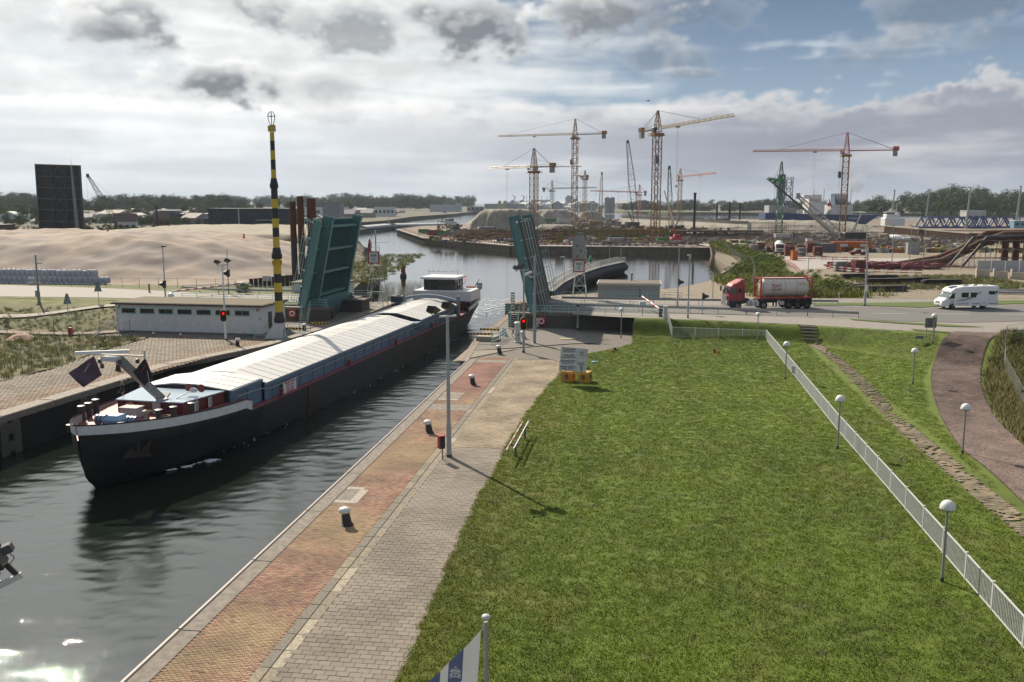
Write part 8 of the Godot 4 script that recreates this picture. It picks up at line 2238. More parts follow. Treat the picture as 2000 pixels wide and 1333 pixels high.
	# workers
	var wm := figure("stand", Color(0.5, 0.13, 0.03), Color(0.06, 0.06, 0.08), Color(0.6, 0.55, 0.1), Color(0.55, 0.16, 0.03))
	for q in [[57.0, -346.5, "person in orange standing left of the bright green container"], [60.5, -346.2, "person in orange standing in front of the bright green container"], [94.2, -258, "person in an orange jacket by the red formwork stacks"], [14.0, -352, "person in orange left of the formwork towers"], [15.6, -352.5, "second person in orange close to the formwork towers"]]:
		solo("person", wm, vmat(0.85), q[2], "person", V(q[0], -0.5 if q[1] < -300 else 1.0, q[1]), R(0, 6))

# ---------------------------------------------------------------- trees, far shores, ships
func crown_mesh(seed_: int, leaves: int, size: float) -> ArrayMesh: # unit crown, 1 high, made of leaf faces in uneven clumps
	var r := RandomNumberGenerator.new(); r.seed = seed_
	var m := Mb.new(); m.tint = true
	var lobes := []
	for i in 9: lobes.append([V(r.randf_range(-0.26, 0.26), r.randf_range(0.28, 0.84), r.randf_range(-0.26, 0.26)), r.randf_range(0.15, 0.26)])
	for i in leaves:
		var l: Array = lobes[i % 9]
		var d := V(r.randfn(), r.randfn(), r.randfn()).normalized()
		var p: Vector3 = l[0] + d * l[1] * pow(r.randf(), 0.4) * V(1, 0.85, 1)
		var t := d.cross(V(r.randfn(), r.randfn(), r.randfn())).normalized(); var b := d.cross(t)
		var s := size * r.randf_range(0.6, 1.3)
		var f := r.randf_range(0.7, 1.25)
		m.col = Color(0.050 * f, 0.075 * f, 0.022 * f)
		m.tri(p + t * s, p + b * s, p - t * s * 0.8 - b * s * 0.6)
	return m.mesh()

func tree(label: String, at: Vector3, h: float, w: float, crown: Mesh, mat: Material, group: String) -> void:
	var o := thing("tree", label, "tree", at, R(0, 6), group)
	var m := Mb.new(); m.tube(V(0, -0.3, 0), V(0, h * 0.45, 0), h * 0.028, h * 0.015, 6)
	for k in 3: m.tube(V(0, h * (0.25 + k * 0.06), 0), V(cos(k * 2.1) * w * 0.25, h * 0.6, sin(k * 2.1) * w * 0.25), h * 0.012, h * 0.005, 5)
	part("trunk", m, mt(0.06, 0.045, 0.035, 0.9), o)
	var c := part("crown", crown, mat, o); c.scale = V(w, h, w)

func wood(called: String, crowns: Array, mat: Material, strips: Array) -> void:
	var xs := [[], [], []]; var cs := [[], [], []]
	for q in strips:
		for i in q[4]:
			var t := R(0, 1); var v: int = i % 3
			var h: float = q[5] * R(0.7, 1.15) * (1 + 0.35 * nz.get_noise_1d(t * q[6] + q[0]))
			xs[v].append(Transform3D(Basis(Vector3.UP, R(0, 6)).scaled(V(h * R(0.8, 1.25), h, h * R(0.8, 1.25))), V(lerpf(q[0], q[2], t), 0.5, lerpf(q[1], q[3], t) + R(-25, 25))))
			var f := R(0.75, 1.2); cs[v].append(Color(f * R(0.9, 1.2), f, f * 0.95))
	for v in 3: scatter(called, crowns[v], mat, xs[v], cs[v])

func hall(label: String, at: Vector3, s: Vector3, mat: Material, roof: Material, windows := 0, yaw := 0.0, gable := 0.0) -> Node3D:
	var o := thing("hall", label, "building", at, yaw)
	var m := Mb.new(); m.box(V(0, s.y / 2, 0), s); part("wall", m, mat, o)
	m = Mb.new()
	if gable > 0: m.extrude(V2([-s.z / 2 - 0.3, s.y, s.z / 2 + 0.3, s.y, 0, s.y + gable]), Transform3D(Basis(Vector3.UP, PI / 2), Vector3.ZERO), s.x + 0.4)
	else: m.box(V(0, s.y + 0.2, 0), V(s.x + 0.4, 0.4, s.z + 0.4))
	part("roof", m, roof, o)
	for i in windows:
		m = Mb.new(); m.box(V(-s.x / 2 + (i + 0.5) * s.x / windows, s.y * 0.55, s.z / 2 + 0.02), V(s.x / windows * 0.6, s.y * 0.3, 0.08)); part("window", m, glass(0.04, 0.045, 0.05), o)
	return o

func moored_barge(label: String, at: Vector3, len: float, yaw: float, hull: Material, house := true) -> void: # bow at +x
	var o := thing("moored_barge", label, "barge", at, yaw)
	var m := Mb.new(); m.slab(V2([-len / 2, -4.2, len / 2 - 8, -4.6, len / 2 - 2, -3, len / 2, 0, len / 2 - 2, 3, len / 2 - 8, 4.6, -len / 2, 4.2]), -0.5, 2.4); part("hull", m, hull, o)
	m = Mb.new(); m.extrude(V2([-3.8, 2.4, 3.8, 2.4, 3.6, 3.6, 0, 4.4, -3.6, 3.6]), Transform3D(Basis(Vector3.UP, PI / 2), V(1, 0, 0)), len * 0.66); part("hatch_covers", m, mt(0.36, 0.37, 0.37, 0.5, 0, "blotch", 5), o)
	if house:
		m = Mb.new(); m.cbox(V(-len / 2 + 7, 3.8, 0), V(10, 2.8, 7.5), 0.1); part("deckhouse", m, mt(0.5, 0.5, 0.5, 0.5), o)
		m = Mb.new(); m.cbox(V(-len / 2 + 6, 6.2, 0), V(4.5, 2.2, 4.5), 0.1); part("wheelhouse", m, mt(0.12, 0.14, 0.15, 0.3), o)
	m = Mb.new(); m.box(V(len / 2 - 5, 3.2, 0), V(3, 1.4, 4)); m.tube(V(len / 2 - 5, 3, 0), V(len / 2 - 5, 8, 0), 0.12); part("foredeck_gear", m, mt(0.46, 0.46, 0.46, 0.5), o)

func buoy(label: String, at: Vector3, mat: Material, h: float) -> void:
	var o := thing("channel_buoy", label, "buoy", at)
	var m := Mb.new(); m.lathe([Vector2(0.75, -0.5), Vector2(0.85, 0.3), Vector2(0.7, 0.8), Vector2(0.4, 1.0)], Vector3.ZERO, 12); part("float", m, mt(0.04, 0.04, 0.04, 0.6), o)
	m = Mb.new(); m.lathe([Vector2(0.62, 0.8), Vector2(0.52, h * 0.55), Vector2(0.62, h * 0.6), Vector2(0.3, h * 0.9), Vector2(0.12, h), Vector2(0, h)], Vector3.ZERO, 12); part("top_mark", m, mat, o)

func far_shores() -> void:
	var crowns := [crown_mesh(1, 900, 0.030), crown_mesh(2, 900, 0.030), crown_mesh(3, 900, 0.030)]
	var lm := vmat(0.9, "", 1.0, 0.0, Color(0.25, 0.3, 0.1))
	var n := 0
	var where := ["right of the blue truss bridge", "behind the blue truss bridge", "behind the white tug", "beside the blue ship"]
	for i in 26: # the planted row beyond the western lock
		var x := 345.0 + i * 11.0; var z := -800.0 + R(-14, 14) + i * 5
		tree("round green tree in the planted row beyond the lock, %s" % (where[3] if i < 4 else where[2] if i < 9 else where[1] if i < 20 else where[0]), V(x, 0.9, z), R(15, 18.5), R(13, 17), crowns[i % 3], lm, "trees of the planted row beyond the lock %s" % (where[3] if i < 4 else where[2] if i < 9 else where[1] if i < 20 else where[0]))
	for q in [[-150, -900, 22, 14, "dark poplar left of the black warehouse"], [-163, -905, 18, 13, "broad dark tree beside the poplar left of the black warehouse"], [-181, -600, 8, 17, "low round bush like tree before the black warehouse"], [-150, -1280, 20, 18, "dark tree clump beyond the white halls"], [-128, -1400, 16, 22, "round tree behind the pale long hall"], [-255, -700, 14, 13, "tree among the houses by the crawler crane"], [-330, -640, 15, 17, "left tree behind the flat roofed houses"], [-355, -660, 13, 16, "leftmost tree behind the flat roofed houses"], [-205, -820, 17, 16, "green tree behind the grey sheds"], [-318, -640, 15, 15, "right tree behind the flat roofed houses"]]:
		tree(q[4], V(q[0] * (1.55 if q[1] < -850 else 1.0), 0.9, q[1]), q[2], q[3], crowns[n % 3], lm, "trees of the west bank"); n += 1
	var sheds := Mb.new(); sheds.extrude(V2([-0.5, 0, 0.5, 0, 0.5, 0.6, 0, 1, -0.5, 0.6]), Transform3D.IDENTITY, 1.6)
	var sx := []; var sc := []
	for i in 260:
		var z := R(-1500, -600); var x := R(z * 0.56, minf(-150, z * 0.12)) if i < 180 else R(20, 420)
		if i >= 180: z = R(-3000, -2500)
		var h := R(3, 9) * (1.0 if i < 180 else 2.5)
		sx.append(Transform3D(Basis(Vector3.UP, R(0, 3)).scaled(V(h * R(1, 2.2), h, h * R(1, 2))), V(x, 0.8, z))); var g := R(0.06, 0.5); sc.append(Color(g * R(0.9, 1.15), g, g * R(0.85, 1.1)))
	scatter("distant_town", sheds.mesh(), vmat(0.85), sx, sc)
	wood("far_wood", crowns, lm, [[205, -1690, 330, -1480, 110, 17, 40], [330, -1480, 560, -1400, 170, 18, 40], [400, -1000, 720, -960, 150, 25, 60], [540, -1180, 760, -1150, 70, 34, 60], [-950, -1350, -400, -1350, 300, 27, 90], [-720, -900, -270, -950, 260, 15, 60], [-430, -1900, -150, -1900, 150, 30, 60], [-900, -2400, -100, -2500, 200, 36, 90], [-420, -560, -160, -620, 160, 7, 50], [-330, -420, -90, -470, 130, 4, 40], [240, -3200, 1400, -2600, 120, 26, 60], [-460, -760, -330, -700, 40, 12, 40]])
	# grey bascule bridge standing open, with its tall mast
	var dk := mt(0.08, 0.073, 0.066, 0.85, 0, "streak", 3.0)
	var o := thing("bascule_bridge", "huge dark bridge leaf raised upright beyond the sand heaps", "bascule bridge", V(-210, 0.5, -421), -0.02)
	var sl := Basis(Vector3.RIGHT, 0.03) * Basis(Vector3.BACK, -0.03)
	var m := Mb.new(); m.box(V(0.4, 16, 0), V(20.6, 33, 0.5), sl); part("deck_plate", m, mt(0.075, 0.068, 0.062, 0.85, 0, "streak", 2.5), o)
	for x in [-10.2, -3.2, 3.2, 9.9]:
		m = Mb.new(); m.box(sl * V(x, 16, 0.9) + V(0.4, 0, 0), V(0.4, 32.5, 1.4), sl); part("main_girder", m, dk, o)
	for i in 7:
		m = Mb.new(); m.box(sl * V(0, 1.5 + i * 5.1, 0.7) + V(0.4, 0, 0), V(20.4, 0.35, 1.0), sl); part("cross_beam", m, mt(0.11, 0.105, 0.1, 0.8), o)
	for i in 26:
		m = Mb.new(); m.box(sl * V(-9.8 + i * 0.78, 16, 0.38) + V(0.4, 0, 0), V(0.18, 32, 0.26), sl); part("stiffener", m, dk, o)
	for i in 6:
		for s in [-1, 1]:
			m = Mb.new(); m.beam(sl * V(0.3 + s * 3.2, 1.6 + i * 5.1, 0.8), sl * V(0.3, 6.5 + i * 5.1, 0.8), 0.16); part("brace", m, mt(0.12, 0.115, 0.11, 0.8), o)
	m = Mb.new(); m.box(sl * V(-10.6, 16, 0) + V(0.4, 0, 0), V(0.9, 33.2, 1.2), sl); part("edge_plate", m, mt(0.42, 0.46, 0.45, 0.6), o)
	o = thing("bridge_mast", "tall grey tapering mast in front of the dark raised bridge leaf", "mast", V(-199.4, 0.5, -414)); m = Mb.new(); m.tube(Vector3.ZERO, V(-0.8, 32, 0), 0.9, 0.4, 10); m.tube(V(-0.8, 32, 0), V(-0.8, 35, 0), 0.06); part("shaft", m, mt(0.2, 0.205, 0.2, 0.7), o)
	crawler_crane("blue crawler crane with a dark lattice boom beside the raised bridge", V(-218, 1, -505), V(-234.5, 30.5, -503), 2.4, mt(0.04, 0.042, 0.05, 0.6), mt(0.04, 0.042, 0.05, 0.6), mt(0.035, 0.055, 0.14, 0.6), PI)
	for q in [[-163, -415, 14, 0.45, "dark upright pile by the crawler crane"], [-205, -415, 12, 0.4, "thin dark pile between bridge mast and crawler crane"]]:
		m = Mb.new(); m.tube(Vector3.ZERO, V(0, q[2], 0), q[3]); solo("steel_pile", m, mt(0.05, 0.035, 0.03, 0.8), q[4], "steel pile", V(q[0], 0.5, q[1]))
	# buildings of the west bank
	var navy := mt(0.022, 0.026, 0.036, 0.7); var wh := mt(0.55, 0.55, 0.54, 0.6); var gr := mt(0.2, 0.21, 0.22, 0.8); var br := mt(0.12, 0.085, 0.06, 0.9); var rf := mt(0.14, 0.13, 0.13, 0.8)
	o = hall("long black warehouse beyond the sand heaps", V(-149, 0.5, -530), V(48, 11.6, 30), navy, mt(0.06, 0.063, 0.07, 0.7))
	m = Mb.new(); m.box(V(-6.6, 5.8, 15.1), V(0.7, 11.6, 0.3)); part("pale_pillar", m, mt(0.35, 0.35, 0.36, 0.7), o)
	for i in 22:
		m = Mb.new(); m.box(V(-22.8 + i * 2.15, 5.8, 15.06), V(0.12, 11.5, 0.12)); part("cladding_rib", m, mt(0.03, 0.034, 0.045, 0.7), o)
	m = Mb.new(); m.box(V(10, 5.4, 15.2), V(14, 0.5, 1)); part("canopy", m, mt(0.3, 0.3, 0.3, 0.7), o)
	hall("lower black annex at the right end of the warehouse", V(-118, 0.5, -522), V(14, 6.2, 22), navy, mt(0.06, 0.063, 0.07, 0.7))
	for q in [["grey block rising behind the black warehouse", -150, -760, 14, 15, 20, gr, 0], ["row of brown flat roofed houses left of the raised bridge", -232, -390, 30, 5.5, 9, br, 7], ["brown flat roofed houses at the far left edge", -262, -390, 26, 5.5, 9, br, 6], ["dark blue shed with a bright roof beyond the crawler crane", -228, -640, 26, 7.4, 14, mt(0.05, 0.06, 0.08, 0.7), 0], ["second dark blue shed with a bright roof", -198, -660, 26, 6.6, 14, mt(0.05, 0.06, 0.08, 0.7), 0], ["dark office block before the blue sheds", -238, -630, 10, 9.5, 12, mt(0.06, 0.07, 0.085, 0.6), 4], ["round roofed dark shed between the trees", -210, -610, 16, 5, 10, mt(0.045, 0.05, 0.06, 0.7), 0], ["white hall with a bright roof beyond the tubes", -200, -960, 50, 11, 20, wh, 6], ["pale hall with shed roofs beyond the left leaf", -165, -900, 26, 8, 14, mt(0.3, 0.31, 0.32, 0.7), 5], ["white office block by the canal", -140, -1000, 22, 11, 16, wh, 5], ["long pale warehouse across the canal", -116, -1590, 54, 13, 30, mt(0.38, 0.40, 0.42, 0.7), 0], ["grey warehouse right of the long pale one", -66, -1640, 30, 9, 24, gr, 4], ["low wide grey terminal shed across the canal", -20, -2500, 110, 14, 50, mt(0.16, 0.18, 0.2, 0.8), 0], ["second grey terminal shed behind the spoil heap", 60, -2700, 110, 13, 50, mt(0.16, 0.18, 0.2, 0.8), 0], ["white hall at the far end of the canal", 10, -2900, 70, 20, 30, wh, 0], ["pale plant building beside the silos", 90, -2850, 60, 26, 30, mt(0.3, 0.33, 0.36, 0.8), 5]]:
		hall(q[0], V(q[1], 0.5, q[2]), V(q[3], q[4], q[5]), q[6], rf if q[4] > 8 or q[7] > 0 else mt(0.5, 0.5, 0.5, 0.4), q[7])
	for q in [[-229, -470, "white gabled house behind the dark piles"], [-206, -480, "brown gabled house right of the crawler crane"], [-200, -470, "white and brown gabled house right of the crawler crane"], [-217, -560, "small gabled house behind the crawler crane"]]:
		hall(q[2], V(q[0], 0.5, q[1]), V(9, 5.5, 8), wh if q[2].begins_with("white") else br, mt(0.11, 0.075, 0.06, 0.9), 3, 0.3, 4.2)
	for q in [[-127, -382, 9, 3.2, mt(0.25, 0.035, 0.035, 0.6), "dark red site cabin at the foot of the warehouse"], [-118, -385, 7, 3.0, mt(0.25, 0.035, 0.035, 0.6), "second red site cabin beside the first"], [-139, -372, 5, 2.6, mt(0.04, 0.16, 0.05, 0.6), "small green container before the red cabins"], [-110, -378, 11, 2.2, wh, "white low trailer right of the red cabins"]]: container(q[5], V(q[0], 1.0, q[1]), V(q[2], q[3], 3), q[4], 0.05)
	moored_barge("long dark barge moored along the west bank beyond the left leaf", V(-92, W, -600), 90, 1.45, mt(0.035, 0.035, 0.035, 0.7), false)
	moored_barge("grey barge sailing past the tip of the building island", V(-66, W, -650), 62, -2.5, mt(0.03, 0.032, 0.036, 0.6))
	moored_barge("distant dark barge seen end on in the canal", V(-97, W, -1280), 40, -1.6, mt(0.04, 0.04, 0.045, 0.7))
	moored_barge("small distant barge beside the spoil heap", V(-22, W, -1500), 36, 0.2, mt(0.08, 0.08, 0.09, 0.7))
	buoy("red channel buoy left of the barge wheelhouse", V(-27.2, W, -224), mt(0.30, 0.03, 0.03, 0.6), 3.4)
	buoy("green channel buoy before the island quay", V(23.2, W, -265), mt(0.02, 0.24, 0.11, 0.6), 3.0)
	buoy("red beacon on the mooring head behind the left leaf", V(-44, -1, -278), mt(0.30, 0.03, 0.03, 0.6), 5.5)
	# mooring head behind the left leaf and the curved jetty on the right
	m = Mb.new(); m.slab(V2([-45, -236, -39, -262, -36.5, -262, -36, -258, -41, -232]), -4, -0.7); solo("mooring_quay", m, mt(0.06, 0.055, 0.05, 0.9), "dark mooring head at the water behind the left lattice tower", "quay")
	var jp := [V(6.5, 0, -158), V(9.5, 0, -176), V(14.5, 0, -198), V(21, 0, -219), V(29.3, 0, -239)]
	o = thing("fender_jetty", "curved dark guide jetty with a white railing running into the pond", "jetty")
	for i in 4:
		m = Mb.new(); m.beam(jp[i] + V(0, -1.8, 0), jp[i + 1] + V(0, -1.8, 0), 1.6, 3.2); m.tube(jp[i] + V(0.6, -1.5, 0.3), jp[i + 1] + V(0.6, -1.5, 0.3), 1.1, 1.1, 12); part("fender_beam", m, mt(0.035, 0.034, 0.036, 0.75, 0, "streak", 2.0), o)
		m = Mb.new(); m.beam(jp[i] + V(0, -0.1, 0), jp[i + 1] + V(0, -0.1, 0), 1.8, 0.2); part("walkway", m, mt(0.3, 0.29, 0.27, 0.8), o)
		for s in [-0.85, 0.85]:
			m = Mb.new(); m.rail([jp[i] + V(s, 0, 0), jp[i + 1] + V(s, 0, 0)], 1.15, 0.07, 3, 1.9); part("railing", m, mt(0.42, 0.41, 0.38, 0.6), o)
	for q in [[1, 0.2, "nearest"], [2, 0.4, "second"], [3, 0.45, "third"], [3, 0.95, "farthest"]]:
		var p: Vector3 = (jp[q[0]] as Vector3).lerp(jp[q[0] + 1], q[1]) if q[0] < 4 else jp[4]
		o = thing("jetty_lamp", "%s small lamp on the curved jetty" % q[2], "lamp", p); m = Mb.new(); m.tube(Vector3.ZERO, V(0, 4.6, 0), 0.07); part("pole", m, mt(0.3, 0.3, 0.3, 0.6), o)
		m = Mb.new(); m.cbox(V(-0.3, 4.6, 0), V(0.9, 0.18, 0.3), 0.05); part("lamp_head", m, mt(0.42, 0.42, 0.4, 0.5), o)
	# industry across the water
	for q in [[120.5, -1580, 17, 3.6, "left"], [126.8, -1580, 17, 3.6, "second"], [142.5, -1580, 17, 3.6, "right"], [155.5, -1600, 13, 4.2, "low left"], [163.5, -1560, 27, 4.4, "tall left"], [172.5, -1560, 27, 4.4, "tall right"]]:
		o = thing("silo", "%s pale cylindrical silo on the far building site" % q[4], "silo", V(q[0], -2, q[1])); m = Mb.new(); m.lathe([Vector2(q[3], 0), Vector2(q[3], q[2]), Vector2(q[3] * 0.75, q[2] + 1.2), Vector2(0, q[2] + 1.8)], Vector3.ZERO, 14); part("shell", m, mt(0.26, 0.255, 0.24, 0.8), o)
	m = Mb.new(); m.box(V(0, 18, 0), V(26, 36, 24)); m.box(V(18, 15, 0), V(16, 30, 20)); m.box(V(-2, 37, 0), V(12, 8, 12)); solo("grain_elevator", m, mt(0.2, 0.21, 0.23, 0.85), "grey grain elevator block on the horizon left of the silos", "building", V(182, 0, -2880))
	for q in [[0, -2820, "left"], [29, -2820, "right"]]:
		o = thing("harbour_crane", "%s grey harbour crane on the horizon" % q[2], "harbour crane", V(q[0], 0, q[1])); m = Mb.new(); m.truss(V(0, 0, 0), V(2, 20, 0), 12, 7, 3, 0.9, 0.6); part("portal", m, gr, o)
		m = Mb.new(); m.box(V(2, 22, 0), V(12, 7, 8)); m.beam(V(4, 24, 0), V(10, 36, 0), 3); m.beam(V(10, 36, 0), V(0, 41, 0), 2); part("jib", m, gr, o)
	for q in [[-31, -2300, "left"], [-18, -2300, "right"]]:
		m = Mb.new(); m.box(V(0, 9, 0), V(9, 18, 8)); m.hexa([V(-5, 18, 5), V(5, 18, 5), V(5, 18, -5), V(-5, 18, -5), V(-2, 23, 2), V(2, 23, 2), V(2, 23, -2), V(-2, 23, -2)]); solo("hopper", m, mt(0.36, 0.26, 0.08, 0.7), "%s yellow loading hopper on the far quay" % q[2], "hopper", V(q[0], 0, q[1]))
	o = thing("wind_turbine", "thin white wind turbine on the horizon", "wind turbine", Vector3.ZERO, 0, "wind turbines on the horizon")
	m = Mb.new(); m.tube(Vector3.ZERO, V(0, 62, 0), 2.4, 1.3, 6); part("tower", m, mt(0.45, 0.46, 0.48, 0.6), o)
	for k in 3:
		m = Mb.new(); m.beam(V(0, 62, 2), V(sin(k * TAU / 3) * 26, 62 + cos(k * TAU / 3) * 26, 2), 1.6, 0.5); part("blade", m, mt(0.45, 0.46, 0.48, 0.6), o)
	var first := true
	for u in [-324, -316, -268, -185, -148, -97, -72]:
		var p := V(u * 3.2, 0, -5600)
		if first: o.position = p
		else: dup(o, "wind_turbine", "thin white wind turbine on the horizon", p, 0, "wind turbines on the horizon").set_meta("category", "wind turbine")
		first = false
	for i in 9:
		var u: float = [816, 825, 853, 903, 928, 870, 1028, 1057, 1068][i]; var z := -2400.0
		m = Mb.new(); m.tube(Vector3.ZERO, V(0, 33, 0), 0.7, 0.4, 5); m.box(V(0, 33, 0), V(4.5, 1.2, 3)); solo("light_mast", m, mt(0.3, 0.31, 0.32, 0.7), "thin floodlight mast on the far terminal quay", "light mast", V((u - 1000) / 1750 * 2400, 0, z), 0, "floodlight masts of the far terminal")
	# ship in the western lock: hull, accommodation, funnel with smoke
	o = thing("cargo_ship", "blue hulled cargo ship with white accommodation and smoking funnel in the western lock", "ship", V(221, 0.4, -640), 0.0)
	var navyb := mt(0.035, 0.065, 0.17, 0.6, 0, "streak", 5.0)
	m = Mb.new(); m.extrude(V2([-44, 0, 26, 0, 36, 7.2, 20, 7.0, -44, 8.2]), Transform3D.IDENTITY, 16); part("hull", m, navyb, o)
	text_part("EEMSBORG", 1.1, V(18, 4.6, 8.1), mt(0.5, 0.5, 0.5, 0.6), o, 7.5)
	m = Mb.new(); m.box(V(-8, 11, 0), V(11, 7.5, 14)); m.box(V(-8.5, 16, 0), V(9, 4, 12)); m.box(V(-9, 19.5, 0), V(7, 3, 18)); m.box(V(-15, 19.5, 6), V(5, 2.6, 4)); part("accommodation", m, mt(0.62, 0.62, 0.61, 0.5), o)
	for i in 5:
		m = Mb.new(); m.box(V(-21 + i * 2.5, 9.0, 7.5), V(1.6, 3.4, 0.6)); part("side_frame", m, mt(0.62, 0.62, 0.6, 0.5), o)
	m = Mb.new(); m.box(V(9, 10.6, 2), V(15, 6.8, 14)); part("white_casing", m, mt(0.5, 0.5, 0.49, 0.6), o)
	m = Mb.new(); m.box(V(10, 17.5, 0), V(9, 8.5, 9)); part("funnel", m, mt(0.05, 0.085, 0.13, 0.6), o)
	m = Mb.new()
	for x in [-2, -9, 17]: m.tube(V(x, 14, 3), V(x, 25, 3), 0.25)
	m.box(V(-34, 11, 0), V(14, 5, 12)); m.box(V(-24, 10, 0), V(5, 4, 10)); part("deck_gear", m, mt(0.3, 0.31, 0.31, 0.7), o)
	m = Mb.new(); m.ball(V(0.5, 14.4, 7.5), V(1.6, 1.5, 1.2), 10); m.beam(V(0, 18, 7.5), V(2, 13, 7.5), 0.5); part("lifeboat", m, mt(0.36, 0.1, 0.08, 0.6), o)
	for q in [[240, 27.5, -638, 15, 10, 9, 0.10], [231, 22, -632, 11, 13, 8, 0.06], [200, 24, -650, 36, 15, 12, 0.012], [244, 33, -640, 10, 8, 8, 0.04], [214, 27, -645, 20, 12, 10, 0.02]]:
		var f := FogVolume.new(); f.name = numbered("smoke_plume"); f.shape = RenderingServer.FOG_VOLUME_SHAPE_ELLIPSOID; f.size = V(q[3], q[4], q[5]); var fm := FogMaterial.new(); fm.albedo = Color(0.9, 0.93, 0.97); fm.density = q[6]; f.material = fm; f.position = V(q[0], q[1], q[2]); add_child(f); f.set_meta("kind", "stuff")
	o = thing("unloader_tower", "tall blue lattice unloader tower behind the green crane", "tower", V(191, 0, -640)); m = Mb.new(); m.box(V(-1.5, 20, 0), V(4.5, 31, 5)); part("tower_body", m, mt(0.06, 0.085, 0.14, 0.7), o)
	m = Mb.new(); m.truss(V(4, 4, 0), V(4, 34, 0), 4.5, 4.5, 7, 0.28, 0.18); part("lattice", m, mt(0.08, 0.1, 0.14, 0.7), o)
	o = thing("tug_boat", "white tug boat with dark wheelhouse windows behind the rusty sheet piles", "tug boat", V(252, 0.8, -598)); m = Mb.new(); m.cbox(V(0, 2.6, 0), V(13, 5.2, 7), 0.4); m.cbox(V(-1, 6.2, 0), V(9, 2.6, 5.5), 0.3); m.box(V(-2.5, 8.8, 0), V(6, 0.4, 5)); part("superstructure", m, mt(0.6, 0.6, 0.59, 0.5), o)
	m = Mb.new(); m.box(V(-2.5, 7.9, 0), V(5.4, 1.4, 4.6)); part("wheelhouse", m, mt(0.05, 0.06, 0.07, 0.2), o)
	m = Mb.new(); m.tube(V(2, 7, 0), V(2, 15, 0), 0.3, 0.15); m.box(V(3, 8, 1.5), V(2, 2, 1)); m.box(V(3, 8, -1.5), V(2, 2, 1)); part("mast", m, mt(0.4, 0.4, 0.4, 0.6), o)
	# gull
	o = thing("gull", "gull gliding high above the construction cranes", "bird", V(17.7, 28.4, -120), 0.4); m = Mb.new(); m.ball(Vector3.ZERO, V(0.22, 0.07, 0.07), 8); m.ball(V(0.2, 0.03, 0), V(0.07, 0.05, 0.05), 6); m.tri(V(-0.15, 0, 0), V(-0.35, 0, 0.07), V(-0.35, 0, -0.07)); part("body", m, mt(0.3, 0.3, 0.3, 0.8), o)
	for s in [-1, 1]:
		m = Mb.new(); m.quad(V(0.08, 0.03, 0), V(-0.08, 0.03, 0), V(-0.06, 0.16, s * 0.3), V(0.06, 0.16, s * 0.3)); m.tri(V(0.06, 0.16, s * 0.3), V(-0.06, 0.16, s * 0.3), V(-0.14, 0.08, s * 0.62)); part("wing", m, mt(0.16, 0.16, 0.17, 0.8), o)

# ---------------------------------------------------------------- the yard right of the pond
func mixer(label: String, at: Vector3, yaw: float) -> void: # front at -x
	var o := thing("mixer_truck", label, "truck", at, yaw, "concrete mixer trucks")
	var w := mt(0.6, 0.6, 0.59, 0.45)
	var m := Mb.new(); m.cbox(V(-3.4, 1.9, 0), V(1.9, 2.5, 2.4), 0.15); part("cab", m, w, o)
	m = Mb.new(); m.box(V(-4.36, 2.35, 0), V(0.06, 0.95, 2.1)); part("windscreen", m, glass(), o)
	m = Mb.new(); m.box(V(-4.38, 1.35, 0), V(0.08, 0.4, 1.6)); m.box(V(-4.36, 0.7, 0), V(0.12, 0.4, 2.4)); part("grille", m, mt(0.03, 0.03, 0.03, 0.5), o)
	m = Mb.new(); m.lathe([Vector2(0.3, -2.7), Vector2(0.9, -2.4), Vector2(1.2, -0.8), Vector2(1.2, 0.5), Vector2(0.6, 2.5), Vector2(0, 2.6)], V(0.7, 2.6, 0), 16, Basis(Vector3.BACK, -1.35)); part("drum", m, w, o)
	m = Mb.new(); m.box(V(0.6, 1.0, 0), V(7.0, 0.35, 1.0)); m.beam(V(3.2, 1, 0), V(3.6, 3.6, 0), 0.8, 0.3); part("chassis", m, mt(0.06, 0.06, 0.06, 0.7), o)
	for x in [-3.5, -2.1, 1.4, 2.7]: for z in [-1.05, 1.05]: wheel(o, V(x, 0.52, z), 0.52, 0.4, mt(0.3, 0.3, 0.3, 0.5))

